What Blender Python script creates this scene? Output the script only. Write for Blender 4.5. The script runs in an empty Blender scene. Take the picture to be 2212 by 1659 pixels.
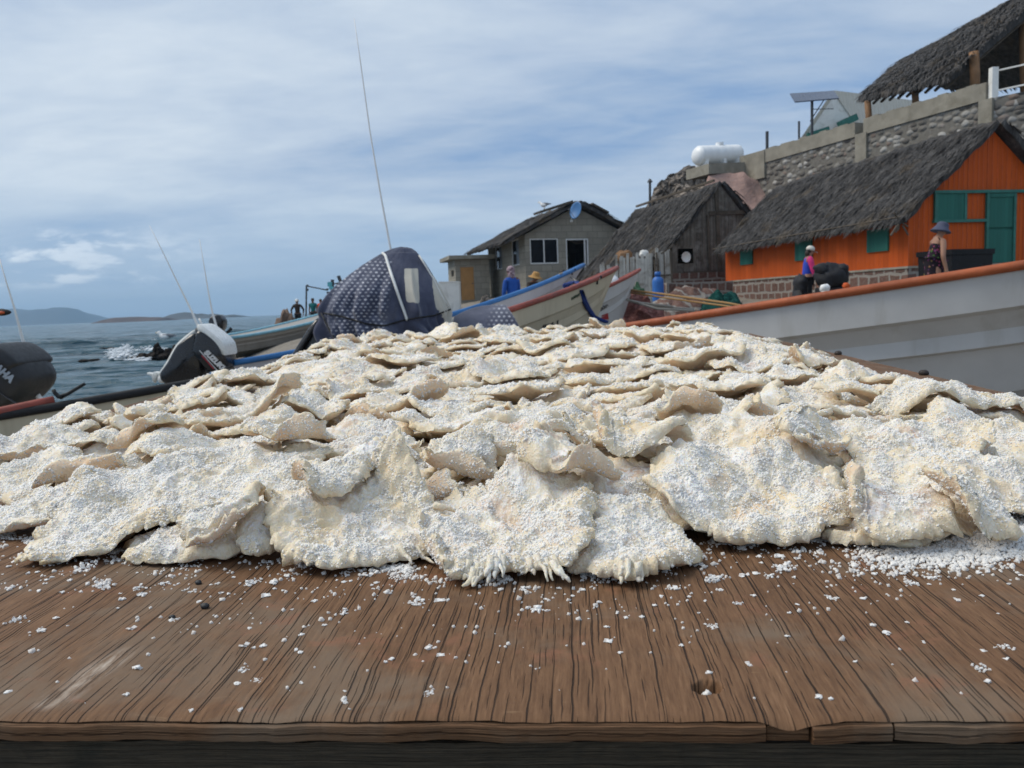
import bpy, math, random
import numpy as np
from mathutils import Matrix, Vector

# ------------------------------------------------------------------ camera, sky, sun, exposure
SC = bpy.context.scene
COL = SC.collection
F, CU, CV = 1674.0, 1106.0, 829.5          # focal length and centre, in pixels of a 2212 x 1659 picture
ZC = 1.8                                    # camera height above the sea
PITCH, ROLL = math.radians(5.78), math.radians(-2.27)
cam_d = bpy.data.cameras.new('camera')
cam = bpy.data.objects.new('camera', cam_d)
COL.objects.link(cam)
RM = Matrix.Rotation(math.pi/2 - PITCH, 3, 'X') @ Matrix.Rotation(ROLL, 3, 'Z')
cam.matrix_world = Matrix.Translation((0, 0, ZC)) @ RM.to_4x4()
cam_d.sensor_width = 36.0
cam_d.lens = 36.0*F/2212.0
cam_d.clip_start = 0.02
cam_d.clip_end = 60000
cam_d.dof.use_dof = True
cam_d.dof.focus_distance = 0.72
cam_d.dof.aperture_fstop = 19.0
SC.camera = cam
SC.view_settings.view_transform = 'Standard'
SC.view_settings.look = 'None'
SC.view_settings.exposure = 0.36
SC.view_settings.gamma = 1.0

SUN_DIR = Vector((-0.62, 0.10, 0.78)).normalized()      # towards the sun
sd = bpy.data.lights.new('sun', 'SUN')
sd.energy = 2.0
sd.angle = math.radians(34)
sd.color = (1.0, 0.93, 0.81)
sun = bpy.data.objects.new('sun', sd)
sun.rotation_euler = SUN_DIR.to_track_quat('Z', 'Y').to_euler()
COL.objects.link(sun)


class NT:
    """small helper to write node trees"""
    def __init__(s, tree):
        s.t = tree
        s.n = tree.nodes
        s.l = tree.links

    def node(s, typ, **kw):
        n = s.n.new(typ)
        for k, v in kw.items():
            if k.startswith('i_'):
                continue
            setattr(n, k, v)
        return n

    def put(s, sock, v):
        if v is None:
            return
        if hasattr(v, 'is_output') or hasattr(v, 'links'):
            s.l.new(v, sock)
        else:
            if isinstance(v, (tuple, list)) and len(v) == 3 and sock.type == 'RGBA':
                v = (*v, 1.0)
            sock.default_value = v

    def math(s, op, a, b=None, c=None, clamp=False):
        n = s.node('ShaderNodeMath', operation=op, use_clamp=clamp)
        for i, v in enumerate((a, b, c)):
            if v is not None:
                s.put(n.inputs[i], v)
        return n.outputs[0]

    def vmath(s, op, a, b=None):
        n = s.node('ShaderNodeVectorMath', operation=op)
        s.put(n.inputs[0], a)
        if b is not None:
            s.put(n.inputs[1], b)
        return n.outputs['Value' if op in ('LENGTH', 'DOT_PRODUCT', 'DISTANCE') else 'Vector']

    def coord(s, which='Object'):
        return s.node('ShaderNodeTexCoord').outputs[which]

    def geom(s, which='Position'):
        return s.node('ShaderNodeNewGeometry').outputs[which]

    def attr(s, name, out='Fac'):
        return s.node('ShaderNodeAttribute', attribute_name=name).outputs[out]

    def sep(s, v):
        n = s.node('ShaderNodeSeparateXYZ')
        s.put(n.inputs[0], v)
        return n.outputs[0], n.outputs[1], n.outputs[2]

    def comb(s, x, y, z):
        n = s.node('ShaderNodeCombineXYZ')
        for i, v in enumerate((x, y, z)):
            s.put(n.inputs[i], v)
        return n.outputs[0]

    def noise(s, vec, scale=5, detail=4, rough=0.55, dist=0.0, out='Fac'):
        n = s.node('ShaderNodeTexNoise')
        s.put(n.inputs['Vector'], vec)
        for k, v in (('Scale', scale), ('Detail', detail), ('Roughness', rough), ('Distortion', dist)):
            s.put(n.inputs[k], v)
        return n.outputs[out]

    def voronoi(s, vec, scale=5, feature='F1', out='Distance', rnd=1.0):
        n = s.node('ShaderNodeTexVoronoi', feature=feature)
        s.put(n.inputs['Vector'], vec)
        s.put(n.inputs['Scale'], scale)
        s.put(n.inputs['Randomness'], rnd)
        return n.outputs[out]

    def ramp(s, fac, stops, interp='LINEAR'):
        n = s.node('ShaderNodeValToRGB')
        s.put(n.inputs[0], fac)
        cr = n.color_ramp
        cr.interpolation = interp
        while len(cr.elements) < len(stops):
            cr.elements.new(0.5)
        for e, (p, c) in zip(cr.elements, stops):
            e.position = p
            if not isinstance(c, (tuple, list)):
                c = (c, c, c)
            e.color = (*c[:3], 1.0)
        return n.outputs[0]

    def maprange(s, v, a, b, c=0.0, d=1.0, smooth=False):
        n = s.node('ShaderNodeMapRange', interpolation_type='SMOOTHSTEP' if smooth else 'LINEAR')
        for i, x in enumerate((v, a, b, c, d)):
            s.put(n.inputs[i], x)
        return n.outputs[0]

    def mix(s, fac, a, b, blend='MIX'):
        n = s.node('ShaderNodeMix', data_type='RGBA', blend_type=blend)
        s.put(n.inputs[0], fac)
        s.put(n.inputs[6], a)
        s.put(n.inputs[7], b)
        return n.outputs[2]

    def mapping(s, vec, scale=(1, 1, 1), rot=(0, 0, 0), loc=(0, 0, 0)):
        n = s.node('ShaderNodeMapping')
        s.put(n.inputs['Vector'], vec)
        n.inputs['Scale'].default_value = scale
        n.inputs['Rotation'].default_value = rot
        n.inputs['Location'].default_value = loc
        return n.outputs[0]

    def bump(s, h, strength=0.5, dist=0.01, normal=None):
        n = s.node('ShaderNodeBump')
        s.put(n.inputs['Height'], h)
        n.inputs['Strength'].default_value = strength
        n.inputs['Distance'].default_value = dist
        if normal is not None:
            s.put(n.inputs['Normal'], normal)
        return n.outputs[0]


def new_mat(name):
    m = bpy.data.materials.new(name)
    m.use_nodes = True
    nt = NT(m.node_tree)
    b = next(n for n in nt.n if n.type == 'BSDF_PRINCIPLED')
    return m, nt, b


def setb(nt, b, color=None, rough=None, normal=None, metal=None, spec=None, **kw):
    for k, v in (('Base Color', color), ('Roughness', rough), ('Normal', normal), ('Metallic', metal), ('Specular IOR Level', spec)):
        if v is not None:
            nt.put(b.inputs[k], v)
    for k, v in kw.items():
        nt.put(b.inputs[k.replace('_', ' ')], v)


def simple(name, color, rough=0.6, var=0.25, scale=6.0, bump=0.2, bdist=0.01, metal=0.0, dirt=None, spec=0.4):
    """a plain painted or woven surface with uneven tone, dirt and slight bump"""
    m, nt, b = new_mat(name)
    co = nt.coord()
    n1 = nt.noise(co, scale, 5, 0.6)
    n2 = nt.noise(co, scale*5.3, 4, 0.6)
    lo = tuple(c*(1-var) for c in color)
    hi = tuple(min(1, c*(1+var*0.7)) for c in color)
    c = nt.ramp(n1, [(0.3, lo), (0.7, hi)])
    if dirt:
        mk = nt.maprange(nt.noise(co, scale*0.7, 6, 0.7, 0.6), 0.52, 0.72)
        c = nt.mix(mk, c, dirt)
    r = nt.maprange(n2, 0.3, 0.7, max(0.05, rough-0.1), min(1, rough+0.1))
    setb(nt, b, c, r, nt.bump(n2, bump, bdist), metal, spec)
    return m


# ------------------------------------------------------------------ sky with clouds
world = bpy.data.worlds.new('World')
SC.world = world
world.use_nodes = True
wt = NT(world.node_tree)
bg = next(n for n in wt.n if n.type == 'BACKGROUND')
sky = wt.node('ShaderNodeTexSky', sky_type='NISHITA')
sky.sun_disc = False
sky.sun_elevation = math.asin(SUN_DIR.z)
sky.sun_rotation = math.atan2(SUN_DIR.x, SUN_DIR.y)
sky.altitude = 0
sky.air_density = 1.0
sky.dust_density = 1.0
wd = wt.coord('Generated')
wx, wy, wz = wt.sep(wd)
zz = wt.math('ADD', wt.math('MAXIMUM', wz, 0.0), 0.16)
px = wt.math('DIVIDE', wx, zz)
py = wt.math('DIVIDE', wy, zz)
pl = wt.comb(px, py, 0.0)
# high thin sheets, broad and soft
sheet = wt.noise(wt.mapping(pl, (0.55, 0.9, 1), (0, 0, 0.35), (3.1, 1.7, 0)), 0.9, 5, 0.52, 0.7)
wisps = wt.noise(wt.mapping(pl, (0.9, 1.9, 1), (0, 0, 0.45), (0.4, 7.7, 0)), 1.3, 7, 0.6, 0.5)
dens = wt.math('ADD', wt.math('MULTIPLY', sheet, 0.72), wt.math('MULTIPLY', wisps, 0.28))
fine = wt.noise(wt.mapping(pl, (2.4, 4.2, 1), (0, 0, 0.4), (5.1, 2.2, 0)), 1.6, 8, 0.62, 0.4)
dens = wt.math('ADD', wt.math('MULTIPLY', dens, 0.84), wt.math('MULTIPLY', fine, 0.16))
tone = wt.ramp(dens, [(0.34, (1.9, 2.9, 4.6)), (0.42, (2.85, 3.7, 5.0)), (0.48, (3.55, 4.3, 5.4)), (0.55, (4.3, 5.0, 5.85)), (0.63, (5.2, 5.8, 6.4))])
# low cumulus near the horizon
low = wt.noise(wt.mapping(wd, (5.0, 5.0, 17.0), (0, 0, 0), (4.3, 1.2, 2.9)), 3.4, 8, 0.58, 0.25)
band = wt.math('MULTIPLY', wt.maprange(wz, 0.034, 0.05, 0, 1, True), wt.maprange(wz, 0.085, 0.115, 1, 0, True))
west = wt.maprange(wx, -0.55, -0.28, 1.0, 0.0, True)
cm = wt.math('MULTIPLY', wt.math('MULTIPLY', wt.maprange(low, 0.46, 0.61, 0, 1, True), band), west)
haze_c = wt.mix(wt.maprange(wz, 0.0, 0.20, 0.8, 0.0, True), tone, (2.7, 3.85, 5.35))
cl = wt.mix(wt.math('MULTIPLY', cm, 0.85), haze_c, (6.3, 6.9, 7.6))
skymix = wt.mix(0.93, sky.outputs[0], cl)
wt.put(bg.inputs['Color'], skymix)
bg.inputs['Strength'].default_value = 0.108

# ------------------------------------------------------------------ helpers: pixels, meshes, tags, noise
R3 = np.array(RM)
EYE = np.array((0, 0, ZC))


def ray(u, v):
    return R3 @ np.array(((u-CU)/F, -(v-CV)/F, -1.0))


def P(u, v, Y):
    """the point at forward distance Y seen at picture position u, v"""
    d = ray(u, v)
    return EYE + d*(Y/d[1])


def proj(p):
    q = R3.T @ (np.asarray(p, float) - EYE)
    return CU + F*q[0]/-q[2], CV - F*q[1]/-q[2]


def on_plane(u, v, p0, n):
    d = ray(u, v)
    t = np.dot(np.asarray(p0)-EYE, n)/np.dot(d, n)
    return EYE + d*t


def tag(o, label=None, cat=None, group=None, kind=None):
    for k, v in (('label', label), ('category', cat), ('group', group), ('kind', kind)):
        if v:
            o[k] = v
    return o


def empty(name, loc=(0, 0, 0), label=None, cat=None, group=None, rot=None):
    o = bpy.data.objects.new(name, None)
    COL.objects.link(o)
    o.empty_display_size = 0.1
    o.location = loc
    if rot is not None:
        o.rotation_euler = rot
    return tag(o, label, cat, group)


def mesh_np(name, V, faces, mat=None, parent=None, smooth=True, fmat=None, keep=True):
    """one mesh object from world-space points; faces is a list, or an (n,3|4) array. Parents keep world places."""
    me = bpy.data.meshes.new(name)
    V = np.asarray(V, np.float32)
    if isinstance(faces, np.ndarray):
        k = faces.shape[1]
        me.vertices.add(len(V))
        me.vertices.foreach_set('co', V.ravel())
        me.loops.add(faces.size)
        me.loops.foreach_set('vertex_index', faces.ravel().astype(np.int32))
        me.polygons.add(len(faces))
        me.polygons.foreach_set('loop_start', np.arange(0, faces.size, k, dtype=np.int32))
        me.update(calc_edges=True)
        me.validate()
    else:
        me.from_pydata([tuple(map(float, p)) for p in V], [], [tuple(int(i) for i in f) for f in faces])
        me.update()
    if mat is not None:
        for m in (mat if isinstance(mat, (list, tuple)) else [mat]):
            me.materials.append(m)
    if fmat is not None:
        me.polygons.foreach_set('material_index', np.asarray(fmat, np.int32))
    if smooth:
        me.polygons.foreach_set('use_smooth', np.ones(len(me.polygons), bool))
    o = bpy.data.objects.new(name, me)
    COL.objects.link(o)
    if parent is not None:
        o.parent = parent
        if keep:
            o.matrix_parent_inverse = world_of(parent).inverted()
    return o


def world_of(o):
    m = Matrix.LocRotScale(o.location, o.rotation_euler.to_quaternion() if o.rotation_mode != 'QUATERNION' else o.rotation_quaternion, o.scale)
    if o.parent is not None:
        m = world_of(o.parent) @ o.matrix_parent_inverse @ m
    return m


def recentre(o):
    """put a single-mesh object's origin at its base"""
    me = o.data
    co = np.empty(len(me.vertices)*3, np.float32)
    me.vertices.foreach_get('co', co)
    co = co.reshape(-1, 3)
    c = (co.min(0)+co.max(0))/2
    c[2] = co[:, 2].min()
    me.vertices.foreach_set('co', (co-c).ravel())
    o.location = Vector(c.astype(float)) + o.location
    return o


class MB:
    """collects shapes into one mesh"""
    def __init__(s):
        s.v, s.f, s.m, s.sm = [], [], [], []

    def add(s, V, Fc, mi=0):
        n = len(s.v)
        s.v.extend([np.asarray(p, float) for p in V])
        s.f.extend([tuple(i+n for i in f) for f in Fc])
        s.m.extend([mi]*len(Fc))

    def box(s, c, ax, ay, az, mi=0):
        """box about centre c with half-axis vectors"""
        c, ax, ay, az = (np.asarray(q, float) for q in (c, ax, ay, az))
        V = [c+sx*ax+sy*ay+sz*az for sz in (-1, 1) for sy in (-1, 1) for sx in (-1, 1)]
        s.add(V, [(0, 2, 3, 1), (4, 5, 7, 6), (0, 1, 5, 4), (2, 6, 7, 3), (0, 4, 6, 2), (1, 3, 7, 5)], mi)

    def bar(s, a, b, w, h=None, up=(0, 0, 1), mi=0):
        a, b = np.asarray(a, float), np.asarray(b, float)
        d = b-a
        L = np.linalg.norm(d)
        d = d/L
        u = np.cross(d, up)
        if np.linalg.norm(u) < 1e-6:
            u = np.cross(d, (1, 0, 0))
        u /= np.linalg.norm(u)
        w2 = np.cross(u, d)
        h = w if h is None else h
        s.box((a+b)/2, d*L/2, u*w/2, w2*h/2, mi)

    def tube(s, pts, r, n=8, mi=0, cap=True):
        pts = np.asarray(pts, float)
        k = len(pts)
        r = np.full(k, r) if np.isscalar(r) else np.asarray(r, float)
        T = np.gradient(pts, axis=0)
        T /= np.linalg.norm(T, axis=1)[:, None]+1e-12
        u = np.cross(T[0], (0, 0, 1))
        if np.linalg.norm(u) < 1e-3:
            u = np.cross(T[0], (1, 0, 0))
        u /= np.linalg.norm(u)
        V = []
        for i in range(k):
            u = u - T[i]*np.dot(u, T[i])
            u /= np.linalg.norm(u)+1e-12
            w = np.cross(T[i], u)
            for j in range(n):
                a = 2*math.pi*j/n
                V.append(pts[i]+r[i]*(math.cos(a)*u+math.sin(a)*w))
        Fc = [(i*n+j, i*n+(j+1) % n, (i+1)*n+(j+1) % n, (i+1)*n+j) for i in range(k-1) for j in range(n)]
        if cap:
            Fc += [tuple(range(n))[::-1], tuple((k-1)*n+j for j in range(n))]
        s.add(V, Fc, mi)

    def ball(s, c, rx, ry=None, rz=None, n=12, m=8, mi=0, noise=0.0, seed=0, M=None):
        ry = rx if ry is None else ry
        rz = rx if rz is None else rz
        V = [(0, 0, 1)]
        for i in range(1, m):
            t = math.pi*i/m
            for j in range(n):
                p = 2*math.pi*j/n
                V.append((math.sin(t)*math.cos(p), math.sin(t)*math.sin(p), math.cos(t)))
        V.append((0, 0, -1))
        V = np.array(V)
        if noise:
            V = V*(1+noise*fbm(V*1.6+seed*7.31, 3))[:, None]
        V = V*np.array((rx, ry, rz))
        if M is not None:
            V = V @ np.asarray(M).T
        V = V+np.asarray(c)
        Fc = [(0, 1+j, 1+(j+1) % n) for j in range(n)]
        for i in range(m-2):
            a, b = 1+i*n, 1+(i+1)*n
            Fc += [(a+j, b+j, b+(j+1) % n, a+(j+1) % n) for j in range(n)]
        e = len(V)-1
        a = 1+(m-2)*n
        Fc += [(a+j, e, a+(j+1) % n) for j in range(n)]
        s.add(V, Fc, mi)

    def loft(s, rings, mi=0, cap=True):
        """rings: list of equal-length closed loops"""
        n = len(rings[0])
        V = [p for r in rings for p in r]
        Fc = [(i*n+j, i*n+(j+1) % n, (i+1)*n+(j+1) % n, (i+1)*n+j) for i in range(len(rings)-1) for j in range(n)]
        if cap:
            Fc += [tuple(range(n))[::-1], tuple((len(rings)-1)*n+j for j in range(n))]
        s.add(V, Fc, mi)

    def grid(s, G, mi=0, thick=None):
        """G: (a,b,3) points; thick: offset vector for a closed sheet"""
        a, b = G.shape[:2]
        V = G.reshape(-1, 3)
        Fc = [(i*b+j, i*b+j+1, (i+1)*b+j+1, (i+1)*b+j) for i in range(a-1) for j in range(b-1)]
        if thick is None:
            s.add(V, Fc, mi)
        else:
            n = len(V)
            W = np.vstack([V, V+np.asarray(thick)])
            Fc = Fc+[tuple(q+n for q in f[::-1]) for f in Fc]
            rim = [i*b for i in range(a)]
            edge = [(0*b+j) for j in range(b)]+[i*b+b-1 for i in range(1, a)]+[(a-1)*b+j for j in range(b-2, -1, -1)]+[i*b for i in range(a-2, 0, -1)]
            Fc += [(edge[i], edge[i]+n, edge[(i+1) % len(edge)]+n, edge[(i+1) % len(edge)]) for i in range(len(edge))]
            s.add(W, Fc, mi)

    def build(s, name, mat, parent=None, smooth=False):
        o = mesh_np(name, s.v, s.f, mat, parent, smooth, s.m if isinstance(mat, (list, tuple)) else None)
        return o


def thing(name, mb, mat, label, cat, group=None, smooth=False):
    o = mb.build(name, mat, None, smooth)
    recentre(o)
    return tag(o, label, cat, group)


_rs = np.random.RandomState(5)
_PERM = np.concatenate([_rs.permutation(256)]*2)
_GR = _rs.normal(size=(256, 3))
_GR /= np.linalg.norm(_GR, axis=1)[:, None]


def pnoise(p):
    p = np.asarray(p, float)
    i = np.floor(p).astype(int)
    f = p-i
    i &= 255
    u = f*f*f*(f*(f*6-15)+10)
    r = np.zeros(len(p))
    for dx in (0, 1):
        for dy in (0, 1):
            for dz in (0, 1):
                h = _PERM[_PERM[_PERM[(i[:, 0]+dx) & 255]+((i[:, 1]+dy) & 255)]+((i[:, 2]+dz) & 255)]
                g = _GR[h]
                d = g[:, 0]*(f[:, 0]-dx)+g[:, 1]*(f[:, 1]-dy)+g[:, 2]*(f[:, 2]-dz)
                w = (u[:, 0] if dx else 1-u[:, 0])*(u[:, 1] if dy else 1-u[:, 1])*(u[:, 2] if dz else 1-u[:, 2])
                r += w*d
    return r*1.5


def fbm(p, oct=4, gain=0.5):
    p = np.asarray(p, float)
    r, a = np.zeros(len(p)), 1.0
    for k in range(oct):
        r += a*pnoise(p+k*13.7)
        p = p*2.03
        a *= gain
    return r


def sstep(a, b, x):
    t = np.clip((np.asarray(x, float)-a)/(b-a), 0, 1)
    return t*t*(3-2*t)


def text_obj(body, size, origin, xdir, ydir, mat, parent, extrude=0.002, name='lettering', shear=0.0, align='LEFT', bold=0.0):
    cu = bpy.data.curves.new(name, 'FONT')
    cu.body = body
    cu.size = size
    cu.extrude = extrude
    cu.shear = shear
    cu.align_x = align
    cu.offset = bold
    cu.materials.append(mat)
    tmp = bpy.data.objects.new(name, cu)
    COL.objects.link(tmp)
    bpy.context.view_layer.update()
    me = bpy.data.meshes.new_from_object(tmp.evaluated_get(bpy.context.evaluated_depsgraph_get()))
    me.name = name
    bpy.data.objects.remove(tmp)
    o = bpy.data.objects.new(name, me)
    COL.objects.link(o)
    x = Vector(xdir).normalized()
    y = Vector(ydir)
    y = (y-x*y.dot(x)).normalized()
    z = x.cross(y)
    M = Matrix((x, y, z)).transposed().to_4x4()
    M.translation = Vector(origin)
    if parent is not None:
        o.parent = parent
        o.matrix_parent_inverse = world_of(parent).inverted()
    o.location = M.to_translation()
    o.rotation_euler = M.to_euler()
    return o


def ground_z(x, y):
    x, y = np.asarray(x, float), np.asarray(y, float)
    xs_ = x+0.34*np.clip(y-16, 0, 18)-0.6*np.maximum(y-38, 0)*sstep(6, -4, x)
    t = sstep(-10.8, -2.6, xs_)
    return -1.0+t*1.80+0.030*np.maximum(x+4, 0)*t+0.010*y*t+0.035*np.maximum(y-20, 0)*sstep(-9, 0, x)


# the table's own frame: t across, s away from the near edge, n up
A_ = ray(1225, 628)
A_ /= np.linalg.norm(A_)
C0 = np.cross(A_, (0, 0, 1))
C0 /= np.linalg.norm(C0)
N0 = np.cross(C0, A_)
TILT = 0.0
C_ = C0*math.cos(TILT)+N0*math.sin(TILT)
N_ = np.cross(C_, A_)
O_ = P(1106, 1553, 0.372)


def TW(t, s, n):
    return O_ + np.multiply.outer(t, C_) + np.multiply.outer(s, A_) + np.multiply.outer(n, N_)


def T_of(u, v, n=0.0):
    p = on_plane(u, v, O_+N_*n, N_) - O_
    return float(p @ C_), float(p @ A_)
# ------------------------------------------------------------------ materials of the place
def thatch_mat(name, dark=1.0):
    m, nt, b = new_mat(name)
    co = nt.coord()
    n1 = nt.noise(nt.mapping(co, (3.0, 3.0, 1.6)), 1.3, 5, 0.6)
    n2 = nt.noise(nt.mapping(co, (22.0, 22.0, 5.0)), 1.0, 5, 0.7, 0.4)
    f = nt.math('ADD', nt.math('MULTIPLY', n1, 0.45), nt.math('MULTIPLY', n2, 0.55))
    d = dark
    c = nt.ramp(f, [(0.33, (0.022*d, 0.021*d, 0.021*d)), (0.46, (0.058*d, 0.056*d, 0.056*d)), (0.58, (0.100*d, 0.095*d, 0.092*d)), (0.72, (0.20*d, 0.19*d, 0.175*d))])
    c = nt.mix(nt.maprange(nt.noise(co, 0.9, 4, 0.6), 0.56, 0.72, 0, 0.55), c, (0.17*d, 0.125*d, 0.075*d))
    setb(nt, b, c, 0.9, nt.bump(n2, 0.9, 0.05), spec=0.1)
    return m


def block_mat():
    m, nt, b = new_mat('concrete_block')
    x, y, z = nt.sep(nt.coord())
    vec = nt.comb(nt.math('ADD', x, y), z, 0.0)
    br = nt.node('ShaderNodeTexBrick')
    nt.put(br.inputs['Vector'], vec)
    br.inputs['Scale'].default_value = 1.0
    br.inputs['Brick Width'].default_value = 0.62
    br.inputs['Row Height'].default_value = 0.36
    br.inputs['Mortar Size'].default_value = 0.014
    br.inputs['Color1'].default_value = (0.27, 0.245, 0.20, 1)
    br.inputs['Color2'].default_value = (0.35, 0.32, 0.26, 1)
    br.inputs['Mortar'].default_value = (0.17, 0.155, 0.13, 1)
    co = nt.coord()
    c = nt.mix(nt.maprange(nt.noise(co, 1.1, 6, 0.65), 0.4, 0.7, 0, 0.6), br.outputs['Color'], (0.19, 0.175, 0.15))
    c = nt.mix(nt.maprange(nt.noise(co, 18.0, 4, 0.6), 0.35, 0.7, 0, 0.35), c, (0.40, 0.37, 0.32))
    h = nt.math('ADD', nt.math('MULTIPLY', br.outputs['Fac'], -1.0), nt.math('MULTIPLY', nt.noise(co, 40.0, 3, 0.6), 0.5))
    setb(nt, b, c, 0.9, nt.bump(h, 0.6, 0.02), spec=0.15)
    return m


def plank_mat(name, color, pitch=0.16, dark=0.55, grey=None, var=0.25):
    """upright boards: tone per board, dark joints, streaks"""
    m, nt, b = new_mat(name)
    co = nt.coord()
    x, y, z = nt.sep(co)
    q = nt.math('DIVIDE', nt.math('ADD', x, y), pitch)
    fl = nt.math('FLOOR', q)
    wn = nt.node('ShaderNodeTexWhiteNoise', noise_dimensions='1D')
    nt.put(wn.inputs['W'], fl)
    st = nt.noise(nt.comb(nt.math('MULTIPLY', q, 6.0), nt.math('MULTIPLY', z, 1.3), 0.0), 1.0, 5, 0.65)
    f = nt.math('ADD', nt.math('MULTIPLY', wn.outputs['Value'], 0.4), nt.math('MULTIPLY', st, 0.6))
    c = nt.ramp(f, [(0.2, tuple(k*(1-var) for k in color)), (0.75, tuple(min(1, k*(1+var*0.5)) for k in color))])
    if grey:
        c = nt.mix(nt.maprange(nt.noise(co, 2.3, 6, 0.7, 0.4), 0.46, 0.66), c, grey)
    d = nt.math('ABSOLUTE', nt.math('SUBTRACT', nt.math('FRACT', q), 0.5))
    j = nt.maprange(d, 0.455, 0.485, 0, 1)
    c = nt.mix(nt.math('MULTIPLY', j, dark), c, tuple(k*0.25 for k in color))
    setb(nt, b, c, 0.75, nt.bump(nt.math('SUBTRACT', nt.math('MULTIPLY', st, 0.3), j), 0.5, 0.015), spec=0.25)
    return m


def cobble_mat():
    m, nt, b = new_mat('cobble_stone')
    co = nt.coord()
    n = nt.noise(co, 3.0, 3, 0.5, out='Color')
    v = nt.vmath('ADD', co, nt.vmath('MULTIPLY', n, (0.12, 0.12, 0.12)))
    vv = nt.mapping(v, (2.3, 2.3, 3.4))
    d = nt.voronoi(vv, 1.35, 'F1', 'Distance', 0.85)
    cc = nt.voronoi(vv, 1.35, 'F1', 'Color', 0.85)
    sx, sy, sz = nt.sep(cc)
    stone = nt.ramp(sx, [(0.1, (0.11, 0.10, 0.09)), (0.45, (0.18, 0.168, 0.15)), (0.75, (0.25, 0.24, 0.222)), (0.95, (0.36, 0.35, 0.33))])
    stone = nt.mix(nt.maprange(sy, 0.84, 0.9), stone, (0.20, 0.155, 0.13))
    mort = nt.ramp(nt.noise(co, 7.0, 5, 0.65), [(0.3, (0.125, 0.115, 0.10)), (0.7, (0.21, 0.195, 0.17))])
    mk = nt.maprange(d, 0.50, 0.60)
    c = nt.mix(mk, stone, mort)
    setb(nt, b, c, 0.85, nt.bump(nt.math('SUBTRACT', 1.0, nt.maprange(d, 0.2, 0.6)), 0.8, 0.09), spec=0.2)
    return m


def brick_stone_mat():
    m, nt, b = new_mat('red_stone_blocks')
    x, y, z = nt.sep(nt.coord())
    w = nt.noise(nt.coord(), 2.6, 3, 0.5)
    br = nt.node('ShaderNodeTexBrick')
    nt.put(br.inputs['Vector'], nt.comb(nt.math('ADD', nt.math('ADD', x, y), nt.math('MULTIPLY', w, 0.10)), nt.math('ADD', z, nt.math('MULTIPLY', w, 0.16)), 0.0))
    br.inputs['Scale'].default_value = 1.0
    br.inputs['Brick Width'].default_value = 0.42
    br.inputs['Row Height'].default_value = 0.33
    br.inputs['Mortar Size'].default_value = 0.045
    br.inputs['Mortar Smooth'].default_value = 0.3
    br.inputs['Color1'].default_value = (0.10, 0.055, 0.045, 1)
    br.inputs['Color2'].default_value = (0.155, 0.085, 0.068, 1)
    br.inputs['Mortar'].default_value = (0.27, 0.25, 0.225, 1)
    c = nt.mix(nt.maprange(nt.noise(nt.coord(), 14.0, 4, 0.6), 0.4, 0.7, 0, 0.5), br.outputs['Color'], (0.22, 0.17, 0.14))
    setb(nt, b, c, 0.9, nt.bump(nt.math('SUBTRACT', nt.noise(nt.coord(), 22.0, 4, 0.6), br.outputs['Fac']), 0.7, 0.03), spec=0.15)
    return m


def rock_mat(name, a, bcol, c_):
    m, nt, b = new_mat(name)
    co = nt.coord()
    f = nt.noise(co, 1.1, 8, 0.66, 0.5)
    c = nt.ramp(f, [(0.32, a), (0.5, bcol), (0.68, c_)])
    v = nt.voronoi(nt.mapping(co, (1, 1, 1.4)), 2.4, 'DISTANCE_TO_EDGE', 'Distance')
    c = nt.mix(nt.maprange(v, 0.0, 0.09, 0.75, 0.0), c, tuple(k*0.3 for k in a))
    setb(nt, b, c, 0.92, nt.bump(nt.math('ADD', nt.noise(co, 6.0, 8, 0.7), nt.maprange(v, 0, 0.2)), 0.9, 0.16), spec=0.2)
    return m


M_THATCH = thatch_mat('thatch')
M_THATCH_B = thatch_mat('brown_thatch', 1.15)
M_BLOCK = block_mat()
M_ORANGE = plank_mat('orange_boards', (0.50, 0.085, 0.010), 0.19, 0.30, None, 0.20)
M_ORANGE_TRIM = simple('orange_trim', (0.49, 0.083, 0.010), 0.6)
M_GREEN = plank_mat('green_boards', (0.030, 0.145, 0.115), 0.11, 0.4, None, 0.25)
M_GREEN_TRIM = simple('green_trim', (0.03, 0.15, 0.12), 0.6)
M_OLDWOOD = plank_mat('old_grey_boards', (0.135, 0.118, 0.096), 0.27, 0.75, (0.24, 0.22, 0.195), 0.5)
M_BEAM = simple('old_beam', (0.10, 0.08, 0.06), 0.85, 0.4, 4)
M_POST = simple('palm_post', (0.25, 0.135, 0.065), 0.8, 0.3, 3)
M_WHITEWOOD = plank_mat('whitewashed_boards', (0.55, 0.53, 0.48), 0.14, 0.9, (0.25, 0.22, 0.18), 0.25)
M_COBBLE = cobble_mat()
M_CEMENT = simple('tan_cement', (0.285, 0.262, 0.215), 0.9, 0.25, 1.6, 0.5, 0.02, dirt=(0.19, 0.17, 0.13), spec=0.15)
M_REDSTONE = brick_stone_mat()
M_ROCK = rock_mat('cliff_rock', (0.11, 0.098, 0.09), (0.25, 0.215, 0.185), (0.50, 0.42, 0.35))
M_SEAROCK = rock_mat('wet_rock', (0.012, 0.010, 0.009), (0.035, 0.027, 0.022), (0.08, 0.06, 0.05))
M_PINK = simple('pink_plaster_slope', (0.40, 0.265, 0.225), 0.95, 0.2, 1.3, 0.8, 0.08, dirt=(0.27, 0.20, 0.17), spec=0.1)
M_WHITE = simple('white_paint', (0.78, 0.77, 0.73), 0.6, 0.08, 3, 0.2, 0.01, dirt=(0.55, 0.53, 0.48))
M_PLASTIC = simple('white_plastic', (0.82, 0.83, 0.83), 0.35, 0.05, 4, 0.1, 0.01)
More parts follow.
